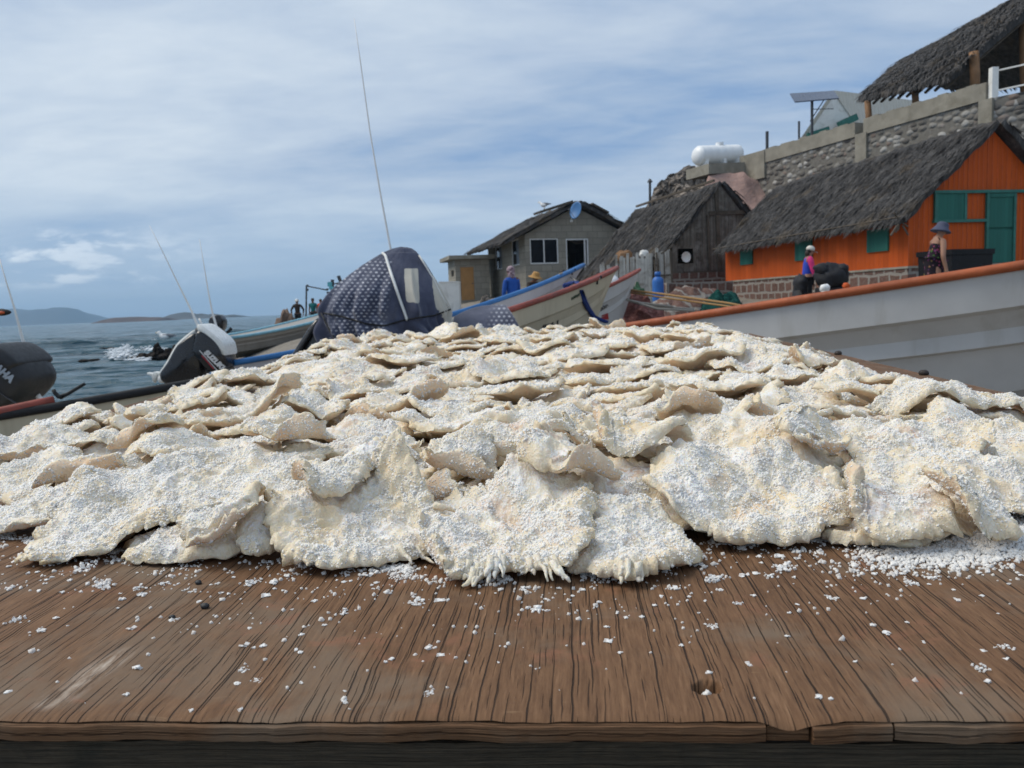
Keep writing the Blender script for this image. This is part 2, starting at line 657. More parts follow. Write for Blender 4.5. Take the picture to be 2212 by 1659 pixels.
M_ALU = simple('white_frame', (0.75, 0.75, 0.74), 0.4, 0.08, 5)
M_BLACK = simple('black_plastic', (0.010, 0.010, 0.012), 0.6, 0.3, 8, spec=0.2)
M_DARKGREY = simple('dark_grey_metal', (0.06, 0.062, 0.068), 0.5, 0.3, 9)
M_TAN = simple('tan_door', (0.40, 0.21, 0.075), 0.6, 0.15, 3)
m, nt, b = new_mat('window_glass')
setb(nt, b, (0.012, 0.014, 0.018), 0.06, spec=0.5)
M_GLASS = m
M_CURTAIN = simple('curtain', (0.20, 0.23, 0.27), 0.9, 0.25, 7)
M_DARKROOM = simple('dark_room', (0.02, 0.019, 0.018), 0.95)
M_FLOORC = simple('cement_floor', (0.25, 0.24, 0.22), 0.9)

# ------------------------------------------------------------------ the setting: beach, sea, far islands
xs = np.concatenate([np.linspace(-30, -14, 17)[:-1], np.linspace(-14, 24, 153), np.linspace(24, 80, 29)[1:]])
ys = np.concatenate([np.linspace(-12, 40, 157), np.linspace(40, 130, 46)[1:]])
GX, GY = np.meshgrid(xs, ys, indexing='ij')
gz = ground_z(GX, GY)
pp = np.stack([GX.ravel()*0.9, GY.ravel()*0.9, GX.ravel()*0], 1)
gz = gz+(0.05*fbm(pp, 5)).reshape(gz.shape)
V = np.stack([GX, GY, gz], 2).reshape(-1, 3)
a_, b_ = GX.shape
ii = (np.arange(a_-1)[:, None]*b_+np.arange(b_-1)[None]).ravel()
m, nt, b = new_mat('beach')
co = nt.coord()
c = nt.ramp(nt.noise(co, 0.5, 6, 0.6), [(0.3, (0.16, 0.14, 0.115)), (0.7, (0.29, 0.26, 0.215))])
vv = nt.voronoi(co, 26.0, 'F1', 'Color')
c = nt.mix(0.35, c, nt.ramp(nt.sep(vv)[0], [(0.0, (0.08, 0.07, 0.06)), (1.0, (0.38, 0.34, 0.29))]))
setb(nt, b, c, 0.9, nt.bump(nt.voronoi(co, 26.0), 0.7, 0.03), spec=0.2)
o = mesh_np('beach', V, np.stack([ii, ii+b_, ii+b_+1, ii+1], 1), m)
o['kind'] = 'structure'

# sea: a fan of cells that widen with distance, really displaced near the shore
yy = np.concatenate([np.linspace(2, 90, 330), np.geomspace(90, 5800, 150)[1:]])
ff = np.concatenate([np.linspace(-2.6, -1.05, 30)[:-1], np.linspace(-1.05, 0.10, 300), np.linspace(0.1, 1.6, 30)[1:]])
WX = np.outer(yy, ff)
WY = np.repeat(yy[:, None], len(ff), 1)
fl = np.stack([WX.ravel(), WY.ravel(), WX.ravel()*0], 1)
w1 = fbm(fl*np.array((0.10, 0.24, 1))+3, 4)
w2 = fbm(fl*np.array((0.45, 0.95, 1))+9, 3)
fade = 1-sstep(60, 420, WY.ravel())
amp1 = 0.20*sstep(10, 40, WY.ravel())+0.05
fade1 = 1-sstep(300, 2200, WY.ravel())
wz_ = amp1*w1*fade1*1.3+0.10*w2*fade
V = np.stack([WX.ravel(), WY.ravel(), wz_], 1)
a_, b_ = WX.shape
ii = (np.arange(a_-1)[:, None]*b_+np.arange(b_-1)[None]).ravel()
m, nt, b = new_mat('sea_water')
co = nt.coord()
x, y, z = nt.sep(co)
r1 = nt.noise(nt.mapping(co, (0.8, 1.7, 1)), 1.0, 6, 0.62, 0.3)
r2 = nt.noise(nt.mapping(co, (0.09, 0.30, 1), (0, 0, 0.12)), 1.0, 6, 0.6, 0.3)
r3 = nt.noise(nt.mapping(co, (0.012, 0.055, 1), (0, 0, 0.1)), 1.0, 5, 0.6)
c = nt.ramp(nt.math('ADD', nt.math('MULTIPLY', r2, 0.6), nt.math('MULTIPLY', r3, 0.4)), [(0.35, (0.012, 0.046, 0.070)), (0.62, (0.045, 0.110, 0.140))])
foam = nt.math('MULTIPLY', nt.maprange(r2, 0.66, 0.72), nt.maprange(r1, 0.5, 0.62))
foam = nt.math('MULTIPLY', foam, nt.maprange(y, 15.0, 120.0, 1.0, 0.0))
c = nt.mix(foam, c, (0.62, 0.66, 0.68))
h = nt.math('ADD', nt.math('MULTIPLY', r1, 0.14), nt.math('ADD', nt.math('MULTIPLY', r2, 1.0), nt.math('MULTIPLY', r3, 3.2)))
setb(nt, b, c, nt.math('ADD', 0.16, nt.math('MULTIPLY', foam, 0.5)), nt.bump(h, 1.0, 1.3), spec=0.5)
b.inputs['IOR'].default_value = 1.16
o = mesh_np('sea', V, np.stack([ii, ii+1, ii+b_+1, ii+b_], 1), m)
o['kind'] = 'structure'


def far_land(name, outline, Y, depth, mat, rough, seed):
    """an island whose skyline passes through the outline, with its own slopes in front and behind"""
    us = np.linspace(outline[0][0], outline[-1][0], 90)
    vs = np.interp(us, [q[0] for q in outline], [q[1] for q in outline])
    rows = []
    for k, fr in enumerate(np.linspace(-1, 1, 25)):
        row = []
        for i, (u, v) in enumerate(zip(us, vs)):
            p = P(u, v, Y)
            h = max(p[2], 0.0)
            prof = (1-abs(fr)**1.3)
            row.append((p[0]+fr*depth*0.1, Y+fr*depth, h*prof-2.0*abs(fr)))
        rows.append(row)
    G = np.array(rows)
    f = G.reshape(-1, 3)
    G[:, :, 2] += (fbm(f*np.array((rough, rough, rough))+seed, 5)*0.16).reshape(G.shape[:2])*G[:, :, 2].clip(0)
    mb = MB()
    mb.grid(G)
    o = mb.build(name, mat, None, True)
    o['kind'] = 'structure'
    return o


M_ISLAND = simple('island_land', (0.060, 0.055, 0.050), 0.95, 0.35, 0.004, 0.4, 4.0)
M_ISLET = simple('islet_rock', (0.085, 0.055, 0.045), 0.95, 0.35, 0.03, 0.4, 2.0)
far_land('far_island_hills', [(-420, 690), (-260, 672), (-120, 676), (-40, 669), (24, 668.5), (70, 668), (104, 667), (114, 664.5), (132, 664), (163, 669), (178, 678), (190, 686), (205, 698)], 5000, 420, M_ISLAND, 0.004, 1)
far_land('low_islet', [(233, 695), (238, 688), (246, 685.5), (300, 684.5), (345, 684.8), (360, 686.5), (368, 692)], 1150, 60, M_ISLET, 0.02, 2)
far_land('hilly_islet', [(366, 692), (376, 682), (384, 676.5), (398, 674.8), (414, 676.5), (424, 679), (436, 677.5), (446, 680), (452, 681), (462, 677.6), (472, 679), (482, 682), (494, 680), (504, 678.8), (512, 681.5), (519, 688)], 1900, 110, M_ISLAND, 0.01, 3)


def sea_at(u, v):
    d = ray(u, v)
    return EYE+d*((0.02-ZC)/d[2])


# dark rocks in the surf, each a thing
for (u, v, w, hgt, lab) in ((318, 774, 62, 12, 'long low dark rock in the surf, left of the white and black outboard motor'), (366, 772, 70, 24, 'tall ragged dark rock just behind the white and black outboard motor'), (227, 757, 20, 6, 'small dark rock awash left of the splash'), (186, 780, 22, 6, 'flat dark rock awash nearest the table'), (362, 742, 26, 7, 'small dark rock with a white gull beside it, farther out')):
    p = sea_at(u, v)
    k = p[1]/F
    mb = MB()
    nb = 5 if w > 40 else 2
    for q in range(nb):
        f = (q+0.5)/nb-0.5
        mb.ball(p+np.array((f*w*k*0.9, 0.5*math.sin(q*2.1), hgt*k*0.1)), w*k*0.62/nb*1.3, w*k*0.4/nb*1.6+0.3, hgt*k*(0.7+0.35*math.sin(q*1.7+u)), 18, 12, noise=0.42, seed=u+q)
    thing('sea_rock', mb, M_SEAROCK, lab, 'rock', 'rocks in the surf')
m, nt, b = new_mat('sea_foam')
setb(nt, b, (0.80, 0.83, 0.85), 0.8, spec=0.2)
M_FOAM = m
mb = MB()
rf = np.random.RandomState(4)
for (u, v, su, sv, n, up) in ((258, 771, 24, 3.0, 240, 0.9), (268, 764, 15, 4, 120, 1.3), (330, 755, 26, 2.5, 90, 0.35), (400, 736, 30, 2.0, 70, 0.2), (350, 738, 20, 1.6, 50, 0.3), (300, 778, 22, 1.5, 70, 0.3)):
    for q in range(n):
        p = sea_at(u+rf.normal(0, su*0.55), v+rf.normal(0, sv))
        p[2] += abs(rf.normal(0, 0.16))*up
        mb.ball(p, rf.uniform(0.03, 0.15), rf.uniform(0.08, 0.2), rf.uniform(0.015, 0.05), 6, 4)
o = mb.build('surf_foam', M_FOAM, None, True)
tag(o, 'white surf foam breaking round the dark rocks', 'foam', None, 'stuff')


# ------------------------------------------------------------------ houses
class House:
    def __init__(s, name, fl, rot, label, cat):
        s.e = empty(name, fl, label, cat, rot=(0, 0, rot))
        s.o = np.asarray(fl, float)
        s.ex = np.array((math.cos(rot), math.sin(rot), 0))
        s.ey = np.array((-math.sin(rot), math.cos(rot), 0))

    def w(s, x, y, z):
        return s.o+s.ex*x+s.ey*y+np.array((0, 0, z))

    def loc(s, p):
        q = np.asarray(p)-s.o
        return np.array((q @ s.ex, q @ s.ey, q[2]))

    def front(s, u, v, y=0.0):
        q = s.loc(on_plane(u, v, s.w(0, y, 0), s.ey))
        return q[0], q[2]

    def side(s, u, v, x=0.0):
        q = s.loc(on_plane(u, v, s.w(x, 0, 0), s.ex))
        return q[1], q[2]

    def part(s, name, mb, mat, parent=None, smooth=False):
        return mesh_np(name, mb.v, mb.f, mat, parent or s.e, smooth, mb.m if isinstance(mat, (list, tuple)) else None, keep=False)


def wall_panel(mb, along, a0, a1, z0, z1, at, thick, openings):
    """wall in the plane x=at or y=at with openings (a0,a1,z0,z1)"""
    xs = sorted(set([a0, a1]+[q for o in openings for q in o[:2] if a0 < q < a1]))
    zs = sorted(set([z0, z1]+[q for o in openings for q in o[2:] if z0 < q < z1]))
    for i in range(len(xs)-1):
        for j in range(len(zs)-1):
            cx, cz = (xs[i]+xs[i+1])/2, (zs[j]+zs[j+1])/2
            if any(o[0] < cx < o[1] and o[2] < cz < o[3] for o in openings):
                continue
            hx_, hz_ = (xs[i+1]-xs[i])/2, (zs[j+1]-zs[j])/2
            if along == 'x':
                mb.box((cx, at+thick/2, cz), (hx_, 0, 0), (0, thick/2, 0), (0, 0, hz_))
            else:
                mb.box((at+thick/2, cx, cz), (0, hx_, 0), (thick/2, 0, 0), (0, 0, hz_))


def gable_tri(mb, x0, x1, xa, z0, za, y, thick):
    V = [(x0, y, z0), (x1, y, z0), (xa, y, za), (x0, y+thick, z0), (x1, y+thick, z0), (xa, y+thick, za)]
    mb.add(V, [(0, 1, 2), (5, 4, 3), (0, 3, 4, 1), (1, 4, 5, 2), (2, 5, 3, 0)])


def thatch(e0, e1, r0, r1, thick, n_straw, seed, name, mat, parent, hang=0.25, nu=60, nv=26, straw=(0.35, 0.9), sag=0.0, wid=(0.02, 0.05), keep=False):
    """a shaggy slab between an eave line and a ridge line, in the parent's own frame"""
    e0, e1, r0, r1 = (np.asarray(q, float) for q in (e0, e1, r0, r1))
    r_ = np.random.RandomState(seed)
    U, Vv = np.meshgrid(np.linspace(0, 1, nu), np.linspace(0, 1, nv), indexing='ij')
    U_, V_ = U[..., None], Vv[..., None]
    Pm = (e0*(1-U_)+e1*U_)*(1-V_)+(r0*(1-U_)+r1*U_)*V_
    nrm = np.cross(e1-e0, (r0-e0))
    nrm /= np.linalg.norm(nrm)
    if nrm[2] < 0:
        nrm = -nrm
    down = (e0-r0)
    down /= np.linalg.norm(down)
    f = Pm.reshape(-1, 3)
    lump = 0.06*fbm(f*1.1+seed, 4)+0.03*fbm(f*5+seed, 3)
    top = f+nrm*(thick+lump)[:, None]
    top[:, 2] -= sag*4*(U.ravel()*(1-U.ravel()))
    rag = 0.18*fbm(f*2.6+seed*2, 3)*(1-Vv.ravel())**6
    top = top+down*rag[:, None]
    mb = MB()
    G = top.reshape(nu, nv, 3)
    mb.grid(G, 0, -nrm*thick*0.9)
    along = (e1-e0)/np.linalg.norm(e1-e0)
    for q in range(n_straw):
        mode = r_.uniform()
        if mode < 0.68:
            u, v = r_.uniform(0, 1), r_.uniform(0.0, 1.0)
        elif mode < 0.86:
            u, v = r_.uniform(0, 1), r_.uniform(-0.01, 0.05)
        elif mode < 0.95:
            u, v = r_.choice([0.0, 1.0]) + r_.normal(0, 0.008), r_.uniform(0, 1)
        else:
            u, v = r_.uniform(0, 1), r_.uniform(0.95, 1.0)
        i, j = min(nu-1, max(0, int(u*(nu-1)))), min(nv-1, max(0, int(v*(nv-1))))
        p = G[i, j]+nrm*r_.uniform(-0.015, 0.02)+along*r_.uniform(-0.1, 0.1)
        l = r_.uniform(*straw)
        d = down+along*r_.normal(0, 0.22)+nrm*r_.normal(0.01, 0.045)
        if v < 0.05:
            d = d+np.array((0, 0, -0.5))
            l = hang*r_.uniform(0.5, 1.4)
        d /= np.linalg.norm(d)
        w = along*r_.uniform(*wid)
        p1 = p+d*l*0.55+nrm*r_.uniform(-0.01, 0.03)
        p2 = p+d*l
        mb.add([p-w, p+w, p1-w*0.8, p1+w*0.8, p2], [(0, 1, 3, 2), (2, 3, 4)])
    return mesh_np(name, mb.v, mb.f, mat, parent, False, None, keep=keep)


def window(h, which, u0, v0, u1, v1, at=0.0, frame=0.06, split=True, curtain=False, mat=None):
    """frame and pane set in an opening picked by picture corners; returns the opening"""
    if which == 'front':
        (a0, z1), (a1, z0) = h.front(u0, v0, at), h.front(u1, v1, at)
    else:
        (a0, z1), (a1, z0) = h.side(u0, v0, at), h.side(u1, v1, at)
    a0, a1 = sorted((a0, a1))
    z0, z1 = sorted((z0, z1))
    X = np.array((1.0, 0, 0)) if which == 'front' else np.array((0, 1.0, 0))
    Yv = np.array((0, 1.0, 0)) if which == 'front' else np.array((1.0, 0, 0))
    org = np.array((0, at, 0.0)) if which == 'front' else np.array((at, 0, 0.0))
    mb = MB()
    f = frame/2

    def bx(x0, x1, zz0, zz1, y0=0.03, y1=0.10):
        mb.box(org+X*(x0+x1)/2+Yv*(y0+y1)/2+np.array((0, 0, (zz0+zz1)/2)), X*(x1-x0)/2, Yv*(y1-y0)/2, (0, 0, (zz1-zz0)/2))
    bx(a0, a1, z1-frame, z1)
    bx(a0, a1, z0, z0+frame)
    bx(a0, a0+frame, z0+frame, z1-frame)
    bx(a1-frame, a1, z0+frame, z1-frame)
    if split:
        bx((a0+a1)/2-f, (a0+a1)/2+f, z0+frame, z1-frame)
    fr = h.part('window', mb, mat or M_ALU)
    mb = MB()
    mb.box(org+X*(a0+a1)/2+Yv*0.065+np.array((0, 0, (z0+z1)/2)), X*(a1-a0)/2*0.98, Yv*0.004, (0, 0, (z1-z0)/2*0.98))
    mesh_np('pane', mb.v, mb.f, M_GLASS, fr, False, keep=False)
    if curtain:
        w = (a1-a0)
        mb = MB()
        mb.box(org+X*(a0+w*0.27)+Yv*0.058+np.array((0, 0, (z0+z1)/2)), X*w*0.2, Yv*0.003, (0, 0, (z1-z0)/2*0.94))
        mesh_np('curtain', mb.v, mb.f, M_CURTAIN, fr, False, keep=False)
    return (a0, a1, z0, z1)


# --- grey concrete block house
rot1 = math.atan2(1.8, 5.84)
p = P(1133, 507, 43)
ze1 = p[2]
zf1 = 3.15
h1 = House('block_house', (p[0], p[1], 0), rot1, 'grey concrete block house with a thatched gable roof and an open dark doorway', 'house')
wid1, len1 = 6.1, 7.5
xa, za = h1.front(1243, 447)
zb1 = float(ground_z(p[0], p[1]))-0.4
ops_f = [window(h1, 'front', 1144, 515.5, 1207, 569)]
(dx0, dz1), (dx1, _z) = h1.front(1222, 515.5), h1.front(1271, 516)
ops_f.append((dx0, dx1, zf1, dz1))
ops_s = [window(h1, 'side', 1069, 534, 1085, 581, split=False, curtain=True), window(h1, 'side', 1104, 520, 1122, 572, split=False, curtain=True)]
mb = MB()
wall_panel(mb, 'x', 0, wid1, zb1, ze1, 0, 0.15, ops_f)
gable_tri(mb, 0, wid1, xa, ze1, za, 0, 0.15)
wall_panel(mb, 'y', 0.151, len1, zb1, ze1+0.001, 0, 0.15, ops_s)
wall_panel(mb, 'y', 0.151, len1, zb1, ze1+0.001, wid1-0.15, 0.15, [])
wall_panel(mb, 'x', 0.152, wid1-0.152, zb1, ze1, len1-0.15, 0.15, [])
gable_tri(mb, 0, wid1, xa, ze1, za, len1-0.15, 0.15)
h1.part('wall', mb, M_BLOCK)
mb = MB()
mb.box((wid1/2, len1/2, zf1-0.1), (wid1/2-0.16, 0, 0), (0, len1/2-0.16, 0), (0, 0, 0.1))
h1.part('floor', mb, M_FLOORC)
mb = MB()
for x in (dx0+0.03, dx1-0.05, dx1-0.22):
    mb.box((x, 0.06, (zf1+dz1)/2), (0.035, 0, 0), (0, 0.05, 0), (0, 0, (dz1-zf1)/2-0.004))
mb.box(((dx0+dx1)/2, 0.06, dz1-0.04), ((dx1-dx0)/2-0.07, 0, 0), (0, 0.045, 0), (0, 0, 0.035))
h1.part('door_frame', mb, M_ALU)
yo = -0.55
(exl, ezl) = h1.front(1095, 517, yo)
slope = (za-ze1)/(xa)
el = (-1.15, yo, ze1-slope*1.15+0.05)
er = (wid1+0.35, yo, ze1-slope*0.25+0.05)
rd = (xa, yo, za+0.08)
L2 = len1+0.7
thatch(el, (el[0], L2, el[2]), rd, (xa, L2, rd[2]), 0.22, 1500, 21, 'roof', M_THATCH_B, h1.e, 0.3, 50, 22, wid=(0.025, 0.06))
thatch(er, (er[0], L2, er[2]), rd, (xa, L2, rd[2]), 0.22, 900, 22, 'roof', M_THATCH_B, h1.e, 0.3, 50, 22, wid=(0.025, 0.06))
mb = MB()
q = h1.loc(P(1195, 449, 43.5))
mb.box(q, (0.95, 0, 0.28), (0, 0.6, 0), (-0.02, 0, 0.06))
mb.box(q+np.array((2.9, 0.6, 0.0)), (0.5, 0, -0.25), (0, 0.5, 0), (0.02, 0, 0.05))
h1.part('ridge_patch', mb, M_BEAM)
mb = MB()
x, z = h1.front(1233, 478)
mb.ball((x, -0.10, z), 0.09, 0.09, 0.1)
mb.bar((x, 0.0, z+0.1), (x, -0.12, z+0.14), 0.04)
h1.part('porch_lamp', mb, M_WHITE, None, True)
# satellite dish on the gable
dd = empty('satellite_dish', h1.w(*(h1.loc(P(1243, 456, 43)))), 'blue satellite dish fixed to the gable of the grey block house', 'satellite dish')
cen = h1.w(*h1.loc(P(1243, 454, 42.4)))
ax = np.array((-0.80, -0.55, 0.22))
ax /= np.linalg.norm(ax)
ux = np.cross(ax, (0, 0, 1))
ux /= np.linalg.norm(ux)
uz = np.cross(ux, ax)
mb = MB()
rings = []
for k, r in enumerate((0.02, 0.15, 0.28, 0.40, 0.47)):
    rings.append([cen+ax*(0.10*(r/0.47)**2-0.1)+r*(math.cos(t)*ux+math.sin(t)*uz) for t in np.linspace(0, 2*math.pi, 24, endpoint=False)])
rings.append([q-ax*0.012 for q in rings[-1]])
for k, r in enumerate((0.40, 0.28, 0.15, 0.02)):
    rings.append([cen+ax*(0.10*(r/0.47)**2-0.125)+r*(math.cos(t)*ux+math.sin(t)*uz) for t in np.linspace(0, 2*math.pi, 24, endpoint=False)])
mb.loft(rings)
M_DISH = simple('blue_dish', (0.05, 0.16, 0.36), 0.5, 0.15, 3)
mb.build('reflector', M_DISH, dd, True)
mb = MB()
mb.tube([cen-ax*0.12, cen-ax*0.25+np.array((0.05, 0.1, -0.15)), h1.w(xa+0.1, 0.0, za-0.55)], 0.025, 6)
mb.tube([cen-uz*0.4, cen+ax*0.42-uz*0.1], 0.012, 6)
mb.ball(cen+ax*0.42-uz*0.1, 0.05)
mb.build('mount', M_DARKGREY, dd)

# --- flat roofed outhouse
p = P(983, 565, 47)
h0 = House('outhouse', (p[0], p[1], 0), math.radians(14), 'small flat-roofed block outhouse with a tan door, left of the block house', 'outhouse')
z1 = p[2]+0.1
zb = float(ground_z(p[0], p[1]))-0.5
wx0 = h0.front(1056, 570)[0]
(ax0, az1), (ax1, az0) = h0.front(994, 577), h0.front(1026, 648)
(sy0, sz1), (sy1, sz0) = h0.side(980, 583), h0.side(975, 598)
mb = MB()
wall_panel(mb, 'x', 0, wx0, zb, z1, 0, 0.15, [(ax0, ax1, az0, az1)])
wall_panel(mb, 'y', 0.151, 2.6, zb, z1+0.001, 0, 0.15, [(min(sy0, sy1), max(sy0, sy1), min(sz0, sz1), max(sz0, sz1))])
wall_panel(mb, 'y', 0.151, 2.6, zb, z1+0.001, wx0-0.15, 0.15, [])
wall_panel(mb, 'x', 0.152, wx0-0.152, zb, z1, 2.45, 0.15, [])
h0.part('wall', mb, M_BLOCK)
mb = MB()
mb.box((wx0/2-0.1, 1.2, z1+0.12), (wx0/2+0.35, 0, 0), (0, 1.75, 0), (0, 0, 0.11))
h0.part('roof', mb, M_CEMENT)
mb = MB()
mb.box(((ax0+ax1)/2, 0.06, (az0+az1)/2), ((ax1-ax0)/2-0.01, 0, 0), (0, 0.025, 0), (0, 0, (az1-az0)/2-0.01))
dr = h0.part('door', mb, M_TAN)
mb = MB()
mb.ball((ax1-0.1, 0.01, (az0+az1)/2), 0.04)
mesh_np('handle', mb.v, mb.f, M_DARKGREY, dr, True, keep=False)
# white boarded box in front of it
a, c = P(948, 612, 33), P(991, 608, 33.5)
mb = MB()
zz = (a[2]+c[2])/2
ex = (c-a)*np.array((1, 1, 0))
base = float(ground_z(a[0], a[1]))-0.05
mid = (a+c)/2
mb.box((mid[0], mid[1]+0.5, (zz+base)/2), ex/2, (0, 0.5, 0), (0, 0, (zz-base)/2))
mb.box((mid[0], mid[1]+0.5, zz+0.02), ex/2*1.03, (0, 0.53, 0), (0, 0, 0.02))
thing('white_cabinet', mb, M_WHITE, 'plain white boarded cabinet between the dotted blanket and the outhouse', 'cabinet')

# --- weathered wooden shack
p = P(1450, 532, 31.5)
rot2 = math.radians(17)
h2 = House('wooden_shack', (p[0], p[1], 0), rot2, 'weathered grey plank shack with sagging thatch, between block house and orange house', 'shack')
ze2 = p[2]-0.1
xa2, za2 = h2.front(1556, 399)
wid2, len2 = xa2*2.0, 7.2
zb2 = h2.front(1480, 590)[1]
bowl = h2.front(1480, 553)
wo = (bowl[0]-0.33, bowl[0]+0.38, bowl[1]-0.30, bowl[1]+0.36)
mb = MB()
wall_panel(mb, 'x', 0, wid2, zb2, ze2, 0, 0.08, [wo])
gable_tri(mb, 0, wid2, xa2, ze2, za2, 0, 0.08)
wall_panel(mb, 'y', 0.081, len2, zb2, ze2+0.002, 0, 0.08, [])
wall_panel(mb, 'y', 0.081, len2, zb2, ze2+0.002, wid2-0.08, 0.08, [])
wall_panel(mb, 'x', 0.082, wid2-0.082, zb2, ze2, len2-0.08, 0.08, [])
gable_tri(mb, 0, wid2, xa2, ze2, za2, len2-0.08, 0.08)
h2.part('wall', mb, M_OLDWOOD)
mb = MB()
for (ua, va, ub, vb, w) in ((1527, 465, 1531, 584, 0.09), (1545, 400, 1553, 585, 0.16), (1476, 590, 1560, 587, 0.12), (1530, 461, 1612, 458, 0.16), (1580, 515, 1576, 585, 0.09), (1460, 594, 1560, 592, 0.12)):
    a, c = h2.front(ua, va), h2.front(ub, vb)
    mb.bar((a[0], -0.05, a[1]), (c[0], -0.05, c[1]), w, 0.08, (0, 1, 0))
h2.part('batten', mb, M_BEAM)
mb = MB()
rg = np.random.RandomState(3)
for k in range(26):
    x = wid2*(k+0.5)/26+rg.uniform(-0.03, 0.03)
    zt = min(ze2+(za2-ze2)*(x/xa2 if x < xa2 else (wid2-x)/(wid2-xa2)), za2)-0.08
    if wo[0]-0.1 < x < wo[1]+0.1:
        mb.box((x, -0.012, (zt+wo[3]+0.05)/2), (0.075, 0, 0), (0, rg.uniform(0.006, 0.014), 0), (0, 0, (zt-wo[3]-0.05)/2))
    else:
        mb.box((x, -0.012, (zt+zb2)/2), (rg.uniform(0.06, 0.085), 0, 0), (0, rg.uniform(0.006, 0.014), 0), (0, 0, (zt-zb2)/2))
h2.part('board', mb, M_OLDWOOD)
slope2 = (za2-ze2)/xa2
thatch((-0.85, -0.35, ze2-slope2*0.85+0.25), (-0.85, len2+0.4, ze2-slope2*0.85), (xa2, -0.15, za2+0.02), (xa2, len2+0.3, za2-0.15), 0.16, 2600, 31, 'roof', M_THATCH, h2.e, 0.35, 60, 30, sag=0.10, wid=(0.02, 0.05))
thatch((wid2+0.5, -0.25, ze2-slope2*0.4), (wid2+0.5, len2+0.4, ze2-slope2*0.4), (xa2, -0.15, za2+0.02), (xa2, len2+0.3, za2-0.15), 0.16, 900, 32, 'roof', M_THATCH, h2.e, 0.3, 50, 24, sag=0.08, wid=(0.02, 0.05))
mb = MB()
mb.bar((xa2-0.1, 0.3, za2+0.22), (xa2-0.1, len2+0.2, za2+0.1), 0.09)
h2.part('ridge_pole', mb, M_BEAM)
a0 = np.array((bowl[0], 0.07, bowl[1]-0.05))
mb = MB()
rings = []
for r, yy_ in ((0.02, 0.07), (0.11, 0.055), (0.18, 0.012), (0.215, -0.04), (0.20, -0.04), (0.165, 0.0), (0.10, 0.04), (0.02, 0.05)):
    rings.append([h2.w(a0[0]+r*math.cos(t), a0[1]+yy_-0.12, a0[2]+r*math.sin(t)) for t in np.linspace(0, 2*math.pi, 18, endpoint=False)])
mb.loft(rings)
thing('enamel_basin', mb, M_WHITE, 'round white basin hung in the dark window of the plank shack', 'basin', None, True)
mb = MB()
mb.box((wid2/2, 0.10, zb2-0.45), (wid2/2+0.2, 0, 0), (0, 0.5, 0), (0, 0, 0.445))
h2.part('stone_base', mb, M_REDSTONE)

# whitewashed plank fence before the shack
fe = empty('plank_fence', P(1390, 620, 27), 'ragged whitewashed plank fence in front of the shack, behind the blue gas cylinder', 'fence')
mb = MB()
mb2 = MB()
for k, u in enumerate(np.concatenate([np.linspace(1300, 1326, 6), np.linspace(1333, 1404, 15), np.linspace(1420, 1446, 5)])):
    Yk = 27+0.004*(u-1380)
    vt = (556 if u < 1330 else 551 if u < 1412 else 536)+rg.uniform(-6, 9)+(14 if u < 1330 else 0)
    top, bot = P(u, vt, Yk), P(u+1, 622+rg.uniform(-3, 3), Yk)
    bot[2] = min(bot[2], float(ground_z(bot[0], bot[1]))-0.02)
    mb.bar(bot, top+np.array((rg.uniform(-0.05, 0.05), 0, 0)), 0.085*rg.uniform(0.8, 1.25), 0.025, (0, 1, 0))
for (ua, va, ub, vb) in ((1330, 566, 1412, 556), (1334, 600, 1450, 594)):
    mb2.bar(P(ua, va, 27.06), P(ub, vb, 27.15), 0.06, 0.05)
for (ua, va, ub, vb) in ((1428, 548, 1456, 529), (1418, 545, 1424, 620), (1448, 540, 1452, 618), (1414, 560, 1417, 612)):
    mb2.bar(P(ua, va, 26.9), P(ub, vb, 26.9), 0.07, 0.06)
mb.build('plank', M_WHITEWOOD, fe)
mb2.build('rail', M_BEAM, fe)
o = fe.children[0] if fe.children else None
mb = MB()
for (u, v, s) in ((1348, 556, 0.24), (1391, 549, 0.14), (1405, 570, 0.26)):
    p = P(u, v, 27.35)
    mb = MB()
    mb.ball(p, s*1.2, s*0.8, s, 12, 9, noise=0.35, seed=u)
    thing('nylon_bag', mb, {1348: M_POST, 1391: M_WHITE, 1405: M_BLACK}[u], {1348: 'small brown cloth bundle on the rail of the whitewashed fence', 1391: 'grey white cloth bundle on top of the whitewashed fence', 1405: 'black cloth bundle in the gap of the whitewashed fence'}[u], 'bundle')

# --- blue gas cylinder
gas_t, gas_b = P(1420, 587, 24), P(1422, 650, 24)
mb = MB()
zb = float(ground_z(gas_b[0], gas_b[1]))
bz = gas_b[2]-0.1
prof = [(0.10, 0), (0.155, 0.03), (0.16, 0.10), (0.16, 0.62), (0.15, 0.70), (0.11, 0.76), (0.05, 0.79), (0.05, 0.80), (0.085, 0.80), (0.085, 0.92), (0.07, 0.92), (0.065, 0.82)]
hg = (gas_t[2]-bz)
rings = [[(gas_b[0]+r*math.cos(t)*1.12, gas_b[1]+r*math.sin(t)*1.12, bz+z/0.92*hg) for t in np.linspace(0, 2*math.pi, 20, endpoint=False)] for r, z in prof]
mb.loft(rings)
M_GASBLUE = simple('blue_enamel', (0.025, 0.13, 0.42), 0.45, 0.2, 5, dirt=(0.02, 0.09, 0.26))
gas = thing('gas_cylinder', mb, M_GASBLUE, 'tall blue gas cylinder standing before the whitewashed fence', 'gas cylinder', None, True)
